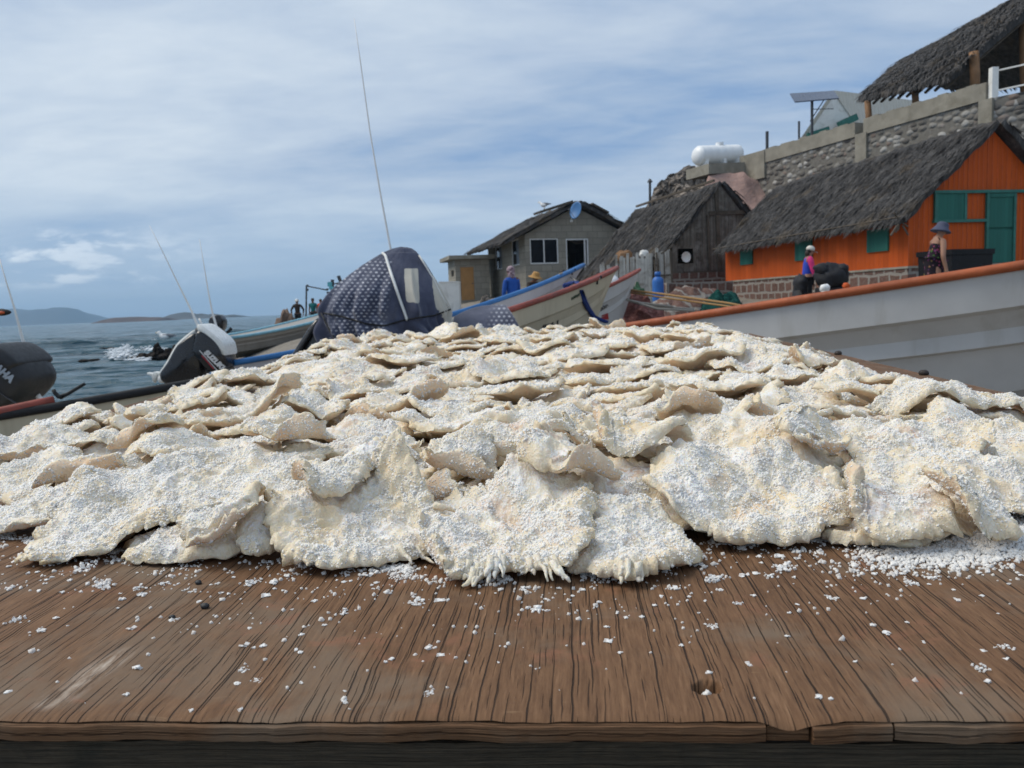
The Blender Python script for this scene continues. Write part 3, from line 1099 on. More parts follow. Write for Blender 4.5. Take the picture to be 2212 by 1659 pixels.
# low stone ledges
mb = MB()
a, c = P(1437, 611, 25), P(1580, 604, 26)
base = float(ground_z(a[0], a[1]))-0.1
d = (c-a)*np.array((1, 1, 0))
mb.box(((a+c)/2)*np.array((1, 1, 0))+np.array((0, 0.35, (a[2]+base)/2)), d/2, (-0.05, 0.35, 0), (0, 0, (a[2]-base)/2))
thing('stone_ledge', mb, M_REDSTONE, 'low red stone ledge with pale mortar in front of the plank shack', 'ledge')

# --- orange house
p = P(1962, 580, 20)
rot3 = math.radians(11.5)
h3 = House('orange_house', (p[0], p[1], 0), rot3, 'bright orange plank house with green shutters and a dark thatched roof', 'house')
zf3 = p[2]
ze3 = 3.72
xa3, za3 = h3.front(2141, 277)
wid3, len3 = xa3*2, 9.9


def shutter_rect(f, u0, v0, u1, v1):
    (a0, z1), (a1, z0) = f(u0, v0), f(u1, v1)
    return min(a0, a1), max(a0, a1), min(z0, z1), max(z0, z1)


mb = MB()
wall_panel(mb, 'x', 0, wid3, zf3, ze3, 0, 0.1, [])
gable_tri(mb, 0, wid3, xa3, ze3, za3, 0, 0.1)
wall_panel(mb, 'y', 0.101, len3, zf3, ze3+0.002, 0, 0.1, [])
wall_panel(mb, 'y', 0.101, len3, zf3, ze3+0.002, wid3-0.1, 0.1, [])
wall_panel(mb, 'x', 0.102, wid3-0.102, zf3, ze3, len3-0.1, 0.1, [])
gable_tri(mb, 0, wid3, xa3, ze3, za3, len3-0.1, 0.1)
h3.part('wall', mb, M_ORANGE)
mb = MB()
for k in range(34):
    x = wid3*k/33
    zt = ze3+(za3-ze3)*(x/xa3 if x < xa3 else (wid3-x)/(wid3-xa3))-0.05
    mb.box((x, -0.004, (zf3+zt)/2), (0.014, 0, 0), (0, 0.004, 0), (0, 0, (zt-zf3)/2))
h3.part('batten', mb, M_ORANGE_TRIM)
mb = MB()
wall_panel(mb, 'x', -0.06, wid3+0.06, -0.2, zf3-0.003, -0.06, 0.3, [])
wall_panel(mb, 'y', 0.241, len3+0.06, -0.2, zf3-0.003, -0.06, 0.3, [])
wall_panel(mb, 'y', 0.241, len3+0.06, -0.2, zf3-0.003, wid3-0.24, 0.3, [])
h3.part('foundation', mb, M_REDSTONE)
mb = MB()
mb.box((wid3/2, len3/2, zf3+0.03), (wid3/2+0.09, 0, 0), (0, len3/2+0.09, 0), (0, 0, 0.028))
h3.part('sill_course', mb, M_CEMENT)
for (u0, v0, u1, v1) in ((1601, 541, 1627, 570), (1720, 520, 1756, 560), (1876, 498, 1921, 541)):
    a0, a1, z0, z1 = shutter_rect(h3.side, u0, v0, u1, v1)
    mb = MB()
    mb.box((-0.03, (a0+a1)/2, (z0+z1)/2), (0.025, 0, 0), (0, (a1-a0)/2, 0), (0, 0, (z1-z0)/2))
    h3.part('shutter', mb, M_GREEN)
a0, a1, z0, z1 = shutter_rect(h3.front, 2021, 419, 2078, 474)
mb = MB()
mb.box(((a0+a1)/2, -0.045, (z0+z1)/2), ((a1-a0)/2, 0, 0), (0, 0.02, 0), (0, 0, (z1-z0)/2))
wn_ = h3.part('shutter', mb, M_GREEN)
mb = MB()
w = 0.075
for (c, hxx, hzz) in (((a0-w/2), w/2, (z1-z0)/2), ((a1+w/2), w/2, (z1-z0)/2)):
    mb.box((c, -0.05, (z0+z1)/2), (hxx, 0, 0), (0, 0.035, 0), (0, 0, hzz))
xr = h3.front(2300, 420)[0]
mb.box(((a0-0.1+xr)/2, -0.055, z1+w/2+0.003), ((xr-a0+0.1)/2, 0, 0), (0, 0.045, 0), (0, 0, w/2))
(d0, dz1_), (d1, _q) = h3.front(2133, 420), h3.front(2186, 420)
mb.box(((a0-0.1+d0-w)/2, -0.055, z0-w/2-0.003), ((d0-w-a0+0.1)/2, 0, 0), (0, 0.045, 0), (0, 0, w/2))
for c in (d0-w/2, d1+w/2):
    mb.box((c, -0.05, (zf3+0.07+z1)/2), (w/2, 0, 0), (0, 0.035, 0), (0, 0, (z1-zf3-0.07)/2))
h3.part('window_trim', mb, M_GREEN_TRIM)
mb = MB()
zm = h3.front(2160, 493)[1]
mb.box(((d0+d1)/2, -0.035, (zf3+0.07+zm)/2-0.02), ((d1-d0)/2-0.01, 0, 0), (0, 0.02, 0), (0, 0, (zm-zf3-0.07)/2-0.02))
mb.box(((d0+d1)/2, -0.035, (zm+z1)/2-0.03), ((d1-d0)/2-0.01, 0, 0), (0, 0.02, 0), (0, 0, (z1-zm)/2-0.05))
mb.box(((d0+d1)/2, -0.055, z1-0.06), ((d1-d0)/2-0.01, 0, 0), (0, 0.03, 0), (0, 0, 0.05))
mb.box(((d0+d1)/2, -0.008, (zf3+0.07+z1)/2), ((d1-d0)/2-0.004, 0, 0), (0, 0.006, 0), (0, 0, (z1-zf3-0.07)/2))
h3.part('door', mb, M_GREEN)
slope3 = (za3-ze3)/xa3
ov = 0.32
thatch((-ov, -0.30, ze3-slope3*ov+0.02), (-ov, len3-0.15, ze3-slope3*ov), (xa3, -0.30, za3+0.03), (xa3, len3+0.3, za3), 0.17, 5200, 41, 'roof', M_THATCH, h3.e, 0.22, 90, 40, straw=(0.25, 0.6), wid=(0.012, 0.03))
thatch((wid3+ov, -0.30, ze3-slope3*ov), (wid3+ov, len3+0.4, ze3-slope3*ov), (xa3, -0.30, za3+0.03), (xa3, len3+0.3, za3), 0.17, 1600, 42, 'roof', M_THATCH, h3.e, 0.22, 60, 30, straw=(0.25, 0.6), wid=(0.012, 0.03))
mb = MB()
mb.tube([(-ov-0.06, -0.3, ze3-slope3*ov+0.20), (-ov-0.09, len3*0.5, ze3-slope3*ov+0.2), (-ov-0.06, len3+0.3, ze3-slope3*ov+0.2)], 0.022, 6)
h3.part('eave_pole', mb, M_BEAM)
mb = MB()
q0 = h3.loc(P(1944, 478, 19.6))
for k in range(9):
    a = rg.uniform(-1, 1, 3)*np.array((0.3, 0.15, 0.4))
    mb.bar(q0+a*0.3, q0+a, 0.03)
h3.part('purlin_end', mb, M_BEAM)

# ------------------------------------------------------------------ hillside: cliff, retaining wall, palapa and what stands on top
Wc, Wl = P(2133, 178, 28.0), P(1608, 325, 39.5)
zt_w = (Wc[2]+Wl[2])/2
dw = (Wl-Wc)*np.array((1, 1, 0))
LW = np.linalg.norm(dw)
rotw = math.atan2(-dw[1], -dw[0])
hw = House('retaining_wall', (Wl[0], Wl[1], 0), rotw, 'high cobblestone retaining wall with a tan cement parapet above the orange house', 'wall')
z_cap0 = hw.front(1860, 283)[1]
top_l, top_r = hw.front(1660, 322)[1], hw.front(2125, 178)[1]
xg0, xg1 = hw.front(1849, 262)[0], hw.front(1867, 258)[0]
xp1 = hw.front(1651, 325)[0]


def topz(x):
    return top_l+(top_r-top_l)*x/LW


mb = MB()
n = 24
for k in range(n):
    x0, x1 = LW*k/n, LW*(k+1)/n
    xm = (x0+x1)/2
    zt = topz(xm)-0.62
    mb.add([(x0, 0, 0), (x1, 0, 0), (x1, 0, topz(x1)-0.62), (x0, 0, topz(x0)-0.62), (x0, 0.5, 0), (x1, 0.5, 0), (x1, 0.5, topz(x1)-0.62), (x0, 0.5, topz(x0)-0.62)], [(0, 1, 2, 3), (7, 6, 5, 4), (3, 2, 6, 7)])
mb.add([(LW, 0, 0), (LW+0.001, 0.5, 0), (LW+0.001, 0.5, topz(LW)-0.62), (LW, 0, topz(LW)-0.62)], [(0, 1, 2, 3)])
hw.part('cobble_face', mb, M_COBBLE)
mb = MB()
for (a, c) in ((xp1, xg0), (xg1, LW-0.02)):
    m_ = 14
    for k in range(m_):
        x0, x1 = a+(c-a)*k/m_, a+(c-a)*(k+1)/m_
        j = 0.03*math.sin(k*2.3)
        mb.add([(x0, -0.06, topz(x0)-0.62), (x1, -0.06, topz(x1)-0.62), (x1, -0.06, topz(x1)+j), (x0, -0.06, topz(x0)+j), (x0, 0.42, topz(x0)-0.62), (x1, 0.42, topz(x1)-0.62), (x1, 0.42, topz(x1)+j), (x0, 0.42, topz(x0)+j)], [(0, 1, 2, 3), (7, 6, 5, 4), (3, 2, 6, 7), (0, 4, 5, 1), (0, 3, 7, 4), (1, 5, 6, 2)])
hw.part('parapet', mb, M_CEMENT)
for (xc, w, zlo, zhi, mt) in ((xp1*0.45, xp1*0.55+0.1, topz(0)-1.3, topz(0)+0.0, M_CEMENT), (LW, 0.25, topz(LW)-2.6, topz(LW)-0.62, M_CEMENT), (xg1-0.1, 0.28, topz(xg1)-2.6, topz(xg1)-0.55, M_CEMENT)):
    mb = MB()
    mb.box((xc, 0.14, (zlo+zhi)/2), (w, 0, 0), (0, 0.24, 0), (0, 0, (zhi-zlo)/2))
    hw.part('pillar', mb, mt)
# the face that turns away to the right of the corner
mb = MB()
zr = topz(LW)-0.62
mb.add([(LW+0.26, 0.0, 0), (LW+7, 3.4, 0), (LW+7, 3.4, zr+0.3), (LW+0.26, 0.0, zr)], [(0, 1, 2, 3)])
mb.add([(LW+0.26, 0.4, 0), (LW+7, 3.8, 0), (LW+7, 3.8, zr+0.3), (LW+0.26, 0.4, zr)], [(3, 2, 1, 0)])
mb.add([(LW+0.26, 0.0, zr), (LW+7, 3.4, zr+0.3), (LW+7, 3.8, zr+0.3), (LW+0.26, 0.4, zr)], [(0, 1, 2, 3)])
hw.part('side_face', mb, M_COBBLE)
mb = MB()
rl = [hw.w(LW+0.15, 0.1, zr+h) for h in (0, 0.95)]
r0, r1 = hw.w(LW+0.15, 0.1, zr), hw.w(LW+5, 2.5, zr+0.2)
mr = empty('metal_railing', r0, 'white metal railing on the corner of the retaining wall under the palapa', 'railing')
for f in np.linspace(0, 1, 6):
    q = r0+(r1-r0)*f
    mb.bar(q, q+np.array((0, 0, 1.0 if f else 1.05)), 0.05 if f else 0.22)
mb.build('post', M_WHITE, mr)
mb = MB()
for h in (0.25, 0.92):
    mb.bar(r0+np.array((0, 0, h)), r1+np.array((0, 0, h)), 0.05)
mb.build('rail', M_WHITE, mr)
# terrace behind the wall
mb = MB()
zt = topz(LW/2)-0.75
pl_ = [hw.w(1.6, 0.5, 0), hw.w(LW+0.2, 0.5, 0), hw.w(LW+8, 4.2, 0), hw.w(LW+10, 30, 0), hw.w(2.5, 26, 0), hw.w(2.0, 6, 0)]
top = [np.array((q[0], q[1], zt)) for q in pl_]
bot = [np.array((q[0], q[1], 0)) for q in pl_]
mb.add(top+bot, [tuple(range(6))]+[(i, i+6, (i+1) % 6+6, (i+1) % 6) for i in range(6)])
o = mb.build('terrace_ground', M_CEMENT)
o['kind'] = 'structure'

# cliff left of the wall
sil = [(1392, 470), (1404, 438), (1413, 411), (1428, 394), (1443, 380), (1462, 368), (1480, 360), (1503, 363), (1530, 368), (1560, 372), (1600, 374), (1640, 386)]
us = np.linspace(sil[0][0], sil[-1][0], 70)
vs = np.interp(us, [q[0] for q in sil], [q[1] for q in sil])
rows = []
for k, fr in enumerate(np.linspace(0, 1, 40)):
    row = []
    for u, v in zip(us, vs):
        tp = P(u, v, 43.0)
        z = tp[2]*(1-fr)**0.75+0.5*fr
        row.append((tp[0]-0.6*fr, 43.0-5.2*fr**1.2, z))
    rows.append(row)
rows = [[(q[0]+0.5, q[1]+6, 0.5) for q in rows[0]], [(q[0]+0.2, q[1]+3, q[2]*0.97) for q in rows[0]]]+rows
G = np.array(rows)
f = G.reshape(-1, 3)
disp = np.stack([fbm(f*0.9+k*17, 5) for k in range(3)], 1)*np.array((0.30, 0.40, 0.26))
ridge = np.abs(fbm(f*1.6+40, 4))
G = (f+disp-np.array((0, 0.35, 0))*ridge[:, None]).reshape(G.shape)
mb = MB()
mb.grid(G)
o = mb.build('rock_cliff', M_ROCK, None, False)
o['kind'] = 'structure'
# pink plastered slope
tp = [(1530, 378), (1566, 374), (1606, 371), (1622, 389), (1690, 398)]
bt = [(1500, 500), (1556, 520), (1620, 540), (1680, 540), (1760, 520)]
G = []
for fr in np.linspace(0, 1, 24):
    row = []
    for s in np.linspace(0, 1, 30):
        i = min(3, int(s*4))
        q = s*4-i
        a = P(tp[i][0]*(1-q)+tp[i+1][0]*q, tp[i][1]*(1-q)+tp[i+1][1]*q, 38.6)
        c = P(bt[i][0]*(1-q)+bt[i+1][0]*q, bt[i][1]*(1-q)+bt[i+1][1]*q, 36.0)
        row.append(a*(1-fr)+c*fr)
    G.append(row)
G = np.array(G)
f = G.reshape(-1, 3)
G = (f+np.stack([f[:, 0]*0, 0.22*fbm(f*0.8+5, 5), 0.10*fbm(f*1.1, 4)], 1)).reshape(G.shape)
mb = MB()
mb.grid(G, 0, (0.1, 0.6, 0.0))
o = mb.build('plastered_slope', M_PINK, None, True)
o['kind'] = 'structure'

# water tank on its slab
tk = empty('water_tank', P(1550, 360, 39.5), 'white plastic water tank lying on a slab above the cliff', 'water tank')
a, c = P(1508, 336, 39.5), P(1592, 333, 40.5)
ax = (c-a)/np.linalg.norm(c-a)
ux = np.array((0, 0, 1.0))
uy = np.cross(ux, ax)
R_ = 0.50
LT = np.linalg.norm(c-a)
mb = MB()
rings = []
st = [(-0.22, 0.10), (-0.18, 0.55), (-0.1, 0.82), (0.0, 0.97), (0.06, 1.0)]
for k in range(5):
    b0 = 0.08+k*(LT-0.16)/5
    st += [(b0+0.02, 0.97), (b0+0.08, 1.0), (b0+(LT-0.16)/5-0.06, 1.0)]
st += [(LT, 0.97), (LT+0.1, 0.82), (LT+0.16, 0.5), (LT+0.18, 0.1)]
for x, r in st:
    rings.append([a+ax*x+R_*r*(math.cos(t)*ux*0.95+math.sin(t)*uy) for t in np.linspace(0, 2*math.pi, 24, endpoint=False)])
mb.loft(rings)
mb.build('tank_body', M_PLASTIC, tk, True)
mb = MB()
mb.tube([a+ax*LT*0.55+np.array((0, 0, R_*0.9)), a+ax*LT*0.55+np.array((0, 0, R_*1.18))], 0.2, 16)
mb.build('lid', M_PLASTIC, tk)
for x in (0.25, LT*0.55, LT-0.25):
    mb = MB()
    mb.box(a+ax*x-np.array((0, 0, R_*0.75)), ax*0.08, uy*0.42, (0, 0, 0.22))
    mb.build('saddle', M_PLASTIC, tk)
mb = MB()
q = P(1553, 364, 39.8)
mb.box(q-np.array((0, 0, 0.12)), ax*1.35, uy*0.9, (0, 0, 0.25))
mb.box(q-np.array((0, -0.3, 0.62)), ax*0.5, uy*0.4, (0, 0, 0.25))
thing('tank_slab', mb, M_CEMENT, 'tan cement slab that carries the white water tank', 'slab')

# palapa
ef, en = P(1862, 222, 34.7), P(2052, 182, 29.8)
rfar, rnear = P(1946, 143, 40.6), P(2345, -70, 29.6)
pa = empty('palapa', hw.w(LW*0.7, 2, zt), 'large open-sided thatched palapa on posts above the retaining wall', 'palapa')
thatch(ef, en, rfar, rnear, 0.30, 3600, 51, 'roof', M_THATCH_B, pa, 0.45, 90, 34, straw=(0.4, 1.1), wid=(0.02, 0.055), keep=True)
off = (rnear-en)*np.array((1, 1, 0))
er0, er1 = P(2046, 196, 39.5), np.array((rnear[0]+off[0], rnear[1]+off[1]+1.5, en[2]))
thatch(er0, er1, rfar, rnear, 0.30, 500, 52, 'roof', M_THATCH_B, pa, 0.45, 50, 24, wid=(0.03, 0.06), keep=True)
for (u, vb, Yp) in ((1877, 258, 33.9), (1978, 222, 31.9), (2106, 182, 29.6)):
    bq = P(u, vb+25, Yp)
    tq = P(u-3, vb-40 if u < 2100 else 95, Yp)
    if u > 2100:
        tq = P(u-2, 112, Yp)
    mb = MB()
    mb.tube([bq, (bq+tq)/2+np.array((0.02, 0, 0)), tq], 0.13 if u < 2100 else 0.17, 10)
    mb.build('post', M_POST, pa, True)
bq, tq = P(2214, 215, 30.5), P(2211, 50, 30.5)
mb = MB()
mb.tube([bq, tq], 0.16, 10)
mb.build('post', M_POST, pa, True)
mb = MB()
for f in np.linspace(0.05, 0.95, 10):
    a = ef+(en-ef)*f-np.array((0, 0, 0.12))
    c = rfar+(rnear-rfar)*f-np.array((0, 0, 0.15))
    mb.tube([a, c], 0.06, 6)
mb.build('rafter', M_BEAM, pa)

# white gabled house and solar panel behind
wh = empty('white_house', P(1800, 280, 50), 'white gabled house with a pale corrugated roof behind the retaining wall', 'house')
A0, A1, A2 = P(1738, 300, 50), P(1806, 200, 50), P(1868, 290, 50.6)
back = np.array((10.0, 5.0, 0))
low = np.array((0, 0, -3.0))
mb = MB()
mb.add([A0, A2, A1, A0+low, A2+low, A0+back, A2+back, A1+back, A0+back+low, A2+back+low], [(0, 3, 4, 1), (0, 1, 2), (5, 6, 9, 8), (7, 6, 5), (0, 5, 8, 3), (1, 4, 9, 6)])
mb.build('wall', M_WHITE, wh)
m, nt, b = new_mat('corrugated_roofing')
x, y, z = nt.sep(nt.coord())
wv = nt.math('SINE', nt.math('MULTIPLY', nt.math('ADD', x, nt.math('MULTIPLY', y, 1.2)), 14.0))
setb(nt, b, nt.mix(nt.noise(nt.coord(), 2.0, 5, 0.6), (0.50, 0.46, 0.38), (0.62, 0.59, 0.52)), 0.7, nt.bump(wv, 0.6, 0.05))
M_CORR = m
up = np.array((0, 0, 0.06))
d1 = (A2-A1)/np.linalg.norm(A2-A1)
d0 = (A0-A1)/np.linalg.norm(A0-A1)
fw = -back/np.linalg.norm(back)*0.25
mb = MB()
for (e, d) in ((A2, d1), (A0, d0)):
    q = [A1+up+fw, e+d*0.4+up+fw, e+d*0.4+up+back, A1+up+back]
    mb.add(q+[w+up for w in q], [(3, 2, 1, 0), (4, 5, 6, 7), (0, 1, 5, 4), (1, 2, 6, 5), (2, 3, 7, 6), (3, 0, 4, 7)])
mb.build('roof', M_CORR, wh)
mb = MB()
mb.bar(P(1744, 292, 49.7), P(1790, 277, 49.7), 0.22)
mb.bar(P(1812, 270, 49.7), P(1850, 253, 49.7), 0.4)
mb.build('trim', M_GREEN_TRIM, wh)
sp_ = empty('solar_panel', P(1755, 290, 47), 'blue solar panel on a post in front of the white gabled house', 'solar panel')
q = [P(1706, 204, 46), P(1801, 198, 47), P(1812, 214, 45.4), P(1717, 222, 44.4)]
mb = MB()
nn = np.cross(q[1]-q[0], q[3]-q[0])
nn /= np.linalg.norm(nn)
mb.add(q+[w-nn*0.06 for w in q], [(0, 1, 2, 3), (7, 6, 5, 4), (0, 4, 5, 1), (1, 5, 6, 2), (2, 6, 7, 3), (3, 7, 4, 0)])
M_SOLAR = simple('solar_glass', (0.018, 0.035, 0.085), 0.25, 0.2, 3)
mb.build('panel', M_SOLAR, sp_)
mb = MB()
mb.bar(P(1754, 212, 45.5), P(1754, 300, 45.5), 0.12)
mb.bar(P(1781, 214, 45.8), P(1750, 262, 45.8), 0.05)
mb.bar(P(1754, 236, 45.5), P(1800, 235, 46.5), 0.04)
mb.build('post', M_DARKGREY, sp_)
for (u, v0, v1, Yp, w, lab) in ((1657, 284, 330, 40, 0.16, 'dark post standing on the retaining wall right of the water tank'), (1404, 394, 470, 40.5, 0.13, 'thin dark chimney pipe rising behind the shack roof'), (1726, 262, 300, 42, 0.12, 'short dark stub post on the parapet near the solar panel')):
    mb = MB()
    a, c = P(u, v1, Yp), P(u, v0, Yp)
    mb.tube([a, c], w/2, 8)
    if u == 1404:
        mb.tube([c, c+np.array((0, 0, 0.05)), c+np.array((0, 0, 0.18))], [0.13, 0.13, 0.04], 8)
    thing('pole' if u != 1404 else 'chimney_pipe', mb, M_DARKGREY, lab, 'pole' if u != 1404 else 'pipe')
# ------------------------------------------------------------------ boats
from mathutils.bvhtree import BVHTree


def hull_mat(name, col, dirt, low):
    m, nt, b = new_mat(name)
    co = nt.coord()
    x, y, z = nt.sep(co)
    st = nt.noise(nt.mapping(co, (6.0, 6.0, 0.9)), 1.0, 6, 0.65)
    bl = nt.noise(co, 2.2, 6, 0.6)
    c = nt.ramp(bl, [(0.3, tuple(k*0.86 for k in col)), (0.7, tuple(min(1, k*1.06) for k in col))])
    c = nt.mix(nt.maprange(st, 0.54, 0.72, 0, 0.45), c, dirt)
    zz_ = nt.math('ADD', z, nt.math('MULTIPLY', nt.math('SUBTRACT', bl, 0.5), 0.35))
    c = nt.mix(nt.maprange(zz_, low+0.18, low-0.12, 0, 0.75), c, nt.mix(nt.noise(co, 9.0, 5, 0.7), dirt, (0.20, 0.19, 0.155)))
    sc = nt.noise(nt.mapping(co, (1.2, 14.0, 40.0)), 1.0, 4, 0.7)
    c = nt.mix(nt.maprange(sc, 0.68, 0.74, 0, 0.5), c, tuple(k*0.55 for k in col))
    setb(nt, b, c, nt.maprange(bl, 0.3, 0.7, 0.3, 0.5), nt.bump(nt.noise(co, 3.0, 3, 0.5), 0.12, 0.03), spec=0.4)
    return m


M_HULLW = hull_mat('white_hull', (0.53, 0.52, 0.505), (0.33, 0.305, 0.255), -0.58)
M_HULLC = hull_mat('cream_hull', (0.50, 0.44, 0.32), (0.31, 0.26, 0.18), -0.65)
M_HULLG = hull_mat('grey_white_hull', (0.46, 0.45, 0.47), (0.31, 0.30, 0.30), -0.6)
M_HULLB = hull_mat('weathered_beige_hull', (0.30, 0.265, 0.225), (0.18, 0.155, 0.13), -0.5)
M_INSIDE = simple('boat_inside', (0.38, 0.37, 0.34), 0.7, 0.25, 3, dirt=(0.2, 0.18, 0.15))
M_ORAIL = simple('orange_brown_rail', (0.36, 0.088, 0.028), 0.6, 0.35, 5, 0.4, 0.01, dirt=(0.24, 0.062, 0.025))
M_RRAIL = simple('dull_red_rail', (0.27, 0.060, 0.040), 0.6, 0.3, 6, dirt=(0.16, 0.05, 0.04))
M_BRAIL = simple('blue_rail', (0.03, 0.15, 0.38), 0.5, 0.2, 6)
M_TRAIL = simple('pale_blue_rail', (0.22, 0.44, 0.53), 0.55, 0.2, 6)
M_KNOB = simple('black_rubber', (0.014, 0.014, 0.015), 0.7, 0.2, 12)
BVH = {}


def boat(name, label, A, B, beam, depth, hull, rail, side=1, rail_r=0.03, sheer=2.0, lap=0.022, bow_pow=2.4, near_side=-1, group='fishing boats drawn up on the beach', stem_rake=0.16, heel=0.0):
    """open skiff: A = near gunwale at the stern, B = tip of the bow, both in the world"""
    A, B = np.asarray(A, float), np.asarray(B, float)
    hb = beam/2*0.80
    head = (B-A)*np.array((1, 1, 0))
    for _ in range(6):
        h = head/np.linalg.norm(head)
        left = np.array((-h[1], h[0], 0))
        head = (B-(A+left*hb*-near_side))*np.array((1, 1, 0))
    h = head/np.linalg.norm(head)
    left = np.array((-h[1], h[0], 0))
    stern = A+left*hb*-near_side
    L = np.linalg.norm(head)
    stern = stern-np.array((0, 0, heel*hb))
    rise = B[2]-stern[2]
    e = empty(name, stern, label, 'boat', group, rot=(0, 0, math.atan2(h[1], h[0])))
    N = 44
    S = np.linspace(0, 1, N)

    def hbm(s):
        return beam/2*(0.80+0.20*np.sin(np.clip(s/0.5, 0, 1)*math.pi/2))*np.clip(1-np.clip((s-0.42)/0.58, 0, 1)**bow_pow, 0.012, 1)

    def zsh(s):
        return rise*(0.30*s+0.70*s**sheer)

    def dep(s):
        return depth*(1-np.clip((s-0.62)/0.38, 0, 1)**2.2*0.60)*(1-np.clip((s-(1-stem_rake))/stem_rake, 0, 1)**1.4*0.97)
    rings_o, rings_i = [], []
    for s in S:
        b, z, d = hbm(s), zsh(s), dep(s)
        cfac = 0.74*(1-np.clip((s-0.35)/0.65, 0, 1)**1.6*0.75)
        c = b*cfac
        k = min(1, b/(0.25*beam))

        def yy_(f):
            return c+(b-c)*f
        l = lap*k
        prof = [(0, -d), (c*0.5, -d*0.86), (c, -d*0.66), (c+l, -d*0.655), (yy_(0.42), -d*0.40), (yy_(0.42)+l, -d*0.385), (yy_(0.55), -d*0.30), (yy_(0.72)+l*0.3, -d*0.21), (yy_(0.72)+l*1.4, -d*0.19), (b, -0.0)]
        x = s*L
        ring = [(x, -y, zz) for (y, zz) in prof[::-1]]+[(x, y, zz) for (y, zz) in prof[1:]]
        ring = [(q[0], q[1], q[2]+z-heel*q[1]) for q in ring]
        rings_o.append(ring)
        t = min(0.035, b*0.5)
        prof_i = [(0, -d*0.55), (max(c-t, 0.001), -d*0.52), (max(yy_(0.5)-t, 0.001), -d*0.33), (max(b-t, 0.001), -0.0)]
        rings_i.append([(x, -y, zz+z+heel*y) for (y, zz) in prof_i[::-1]]+[(x, y, zz+z-heel*y) for (y, zz) in prof_i[1:]])
    mb = MB()
    mb.loft(rings_o, 0, False)
    n = len(rings_o[0])
    mb.add(rings_o[0], [tuple(range(n))])
    mi = len(mb.v)
    for i in range(len(rings_i)):
        pass
    ni = len(rings_i[0])
    V = [p for r in rings_i for p in r]
    mb.add(V, [(i*ni+j+1, i*ni+j, (i+1)*ni+j, (i+1)*ni+j+1) for i in range(N-1) for j in range(ni-1)], 1)
    # gunwale strip joins the two skins
    for sd in (0, -1):
        V = []
        for i in range(N):
            V += [rings_o[i][sd], rings_i[i][sd]]
        mb.add(V, [(2*i, 2*i+2, 2*i+3, 2*i+1) for i in range(N-1)], 1)
    tr = [q for q in rings_i[0]]
    mb.add([(q[0]+0.04, q[1], q[2]) for q in tr], [tuple(range(ni))[::-1]], 1)
    ho = mesh_np('hull', mb.v, mb.f, [hull, M_INSIDE], e, False, mb.m, keep=False)
    M = Matrix.Translation(stern) @ Matrix.Rotation(math.atan2(h[1], h[0]), 4, 'Z')
    BVH[e.name] = BVHTree.FromPolygons([M @ Vector(q) for q in mb.v], [tuple(f) for f in mb.f])
    for sd in (-1, 1):
        mb = MB()
        pts = [(s*L, sd*(hbm(s)+0.004), zsh(s)+0.012-heel*sd*hbm(s)) for s in np.linspace(0, 0.995, 40)]
        mb.tube(pts, rail_r, 10)
        mesh_np('gunwale_rail', mb.v, mb.f, rail, e, True, keep=False)
    mb = MB()
    mb.tube([(0.0, -hbm(0), 0.012+heel*hbm(0)), (0.0, hbm(0), 0.012-heel*hbm(0))], rail_r, 8)
    mesh_np('transom_rail', mb.v, mb.f, rail, e, True, keep=False)
    for s in (0.22, 0.48, 0.70):
        mb = MB()
        b, z, d = hbm(s), zsh(s), dep(s)
        mb.box((s*L, 0, z-d*0.28), (0.13, 0, 0), (0, max(0.02, b*0.80-0.06), -heel*max(0.02, b*0.80-0.06)), (0, 0, 0.02))
        mesh_np('thwart', mb.v, mb.f, M_INSIDE, e, False, keep=False)
    e['L'] = L
    return e


def hit(e, u, v):
    d = Vector(ray(u, v)).normalized()
    loc, nrm, i, dist = BVH[e.name].ray_cast(Vector(EYE), d)
    return (np.array(loc), np.array(nrm)) if loc is not None else (None, None)


def mark_on(e, u, v, u2, v2, body, size_px, mat, shear=0.0, name='lettering', bold=0.0):
    """lettering lying on the hull side, from picture point u,v running towards u2,v2"""
    p, n = hit(e, u, v)
    q, _n = hit(e, u2, v2)
    if p is None or q is None:
        return None
    if np.dot(n, EYE-p) < 0:
        n = -n
    x = (q-p)/np.linalg.norm(q-p)
    n = n-x*np.dot(n, x)
    n /= np.linalg.norm(n)
    y = np.cross(n, x)
    return text_obj(body, size_px/F*p[1], p+n*0.012, x, y, mat, e, 0.002, name, shear, bold=bold)


# big boat on the right with the orange-brown rail
P1, P2 = P(1330, 697, 5.4), P(2212, 550, 4.0)
dv = P2-P1
b6 = boat('fishing_boat', 'big white boat with an orange-brown rail and long strakes, nearest at right', P1-dv*1.05, P2+dv*1.0+np.array((0, 0.55, -0.12)), 1.75, 0.98, M_HULLW, M_ORAIL, rail_r=0.025, sheer=1.15, lap=0.05, bow_pow=4.0)
# cream boat with the dull red rail; its motor is under the blanket
b4 = boat('fishing_boat', 'cream boat with a dull red rail and blue rope, right of the blanket', P(705, 772, 5.9), P(1333, 580, 10.4), 1.15, 0.95, M_HULLC, M_RRAIL, rail_r=0.030, sheer=1.7, heel=0.30)
# pale boat with the blue rail behind it, white and black motor on its stern
b2 = boat('fishing_boat', 'grey white boat with a bright blue rail, behind the cream boat', P(505, 786, 8.3), P(1262, 573, 13.2), 1.2, 0.9, M_HULLG, M_BRAIL, rail_r=0.034, sheer=1.9, heel=0.26)
# third bow, right of the red-railed one
b5 = boat('fishing_boat', 'white boat with thin red rail and red emblem, bow just right of the cream boat', P(1010, 715, 9.5), P(1382, 584, 12.2), 1.1, 1.0, M_HULLW, M_RRAIL, rail_r=0.026, sheer=1.7, heel=0.28)
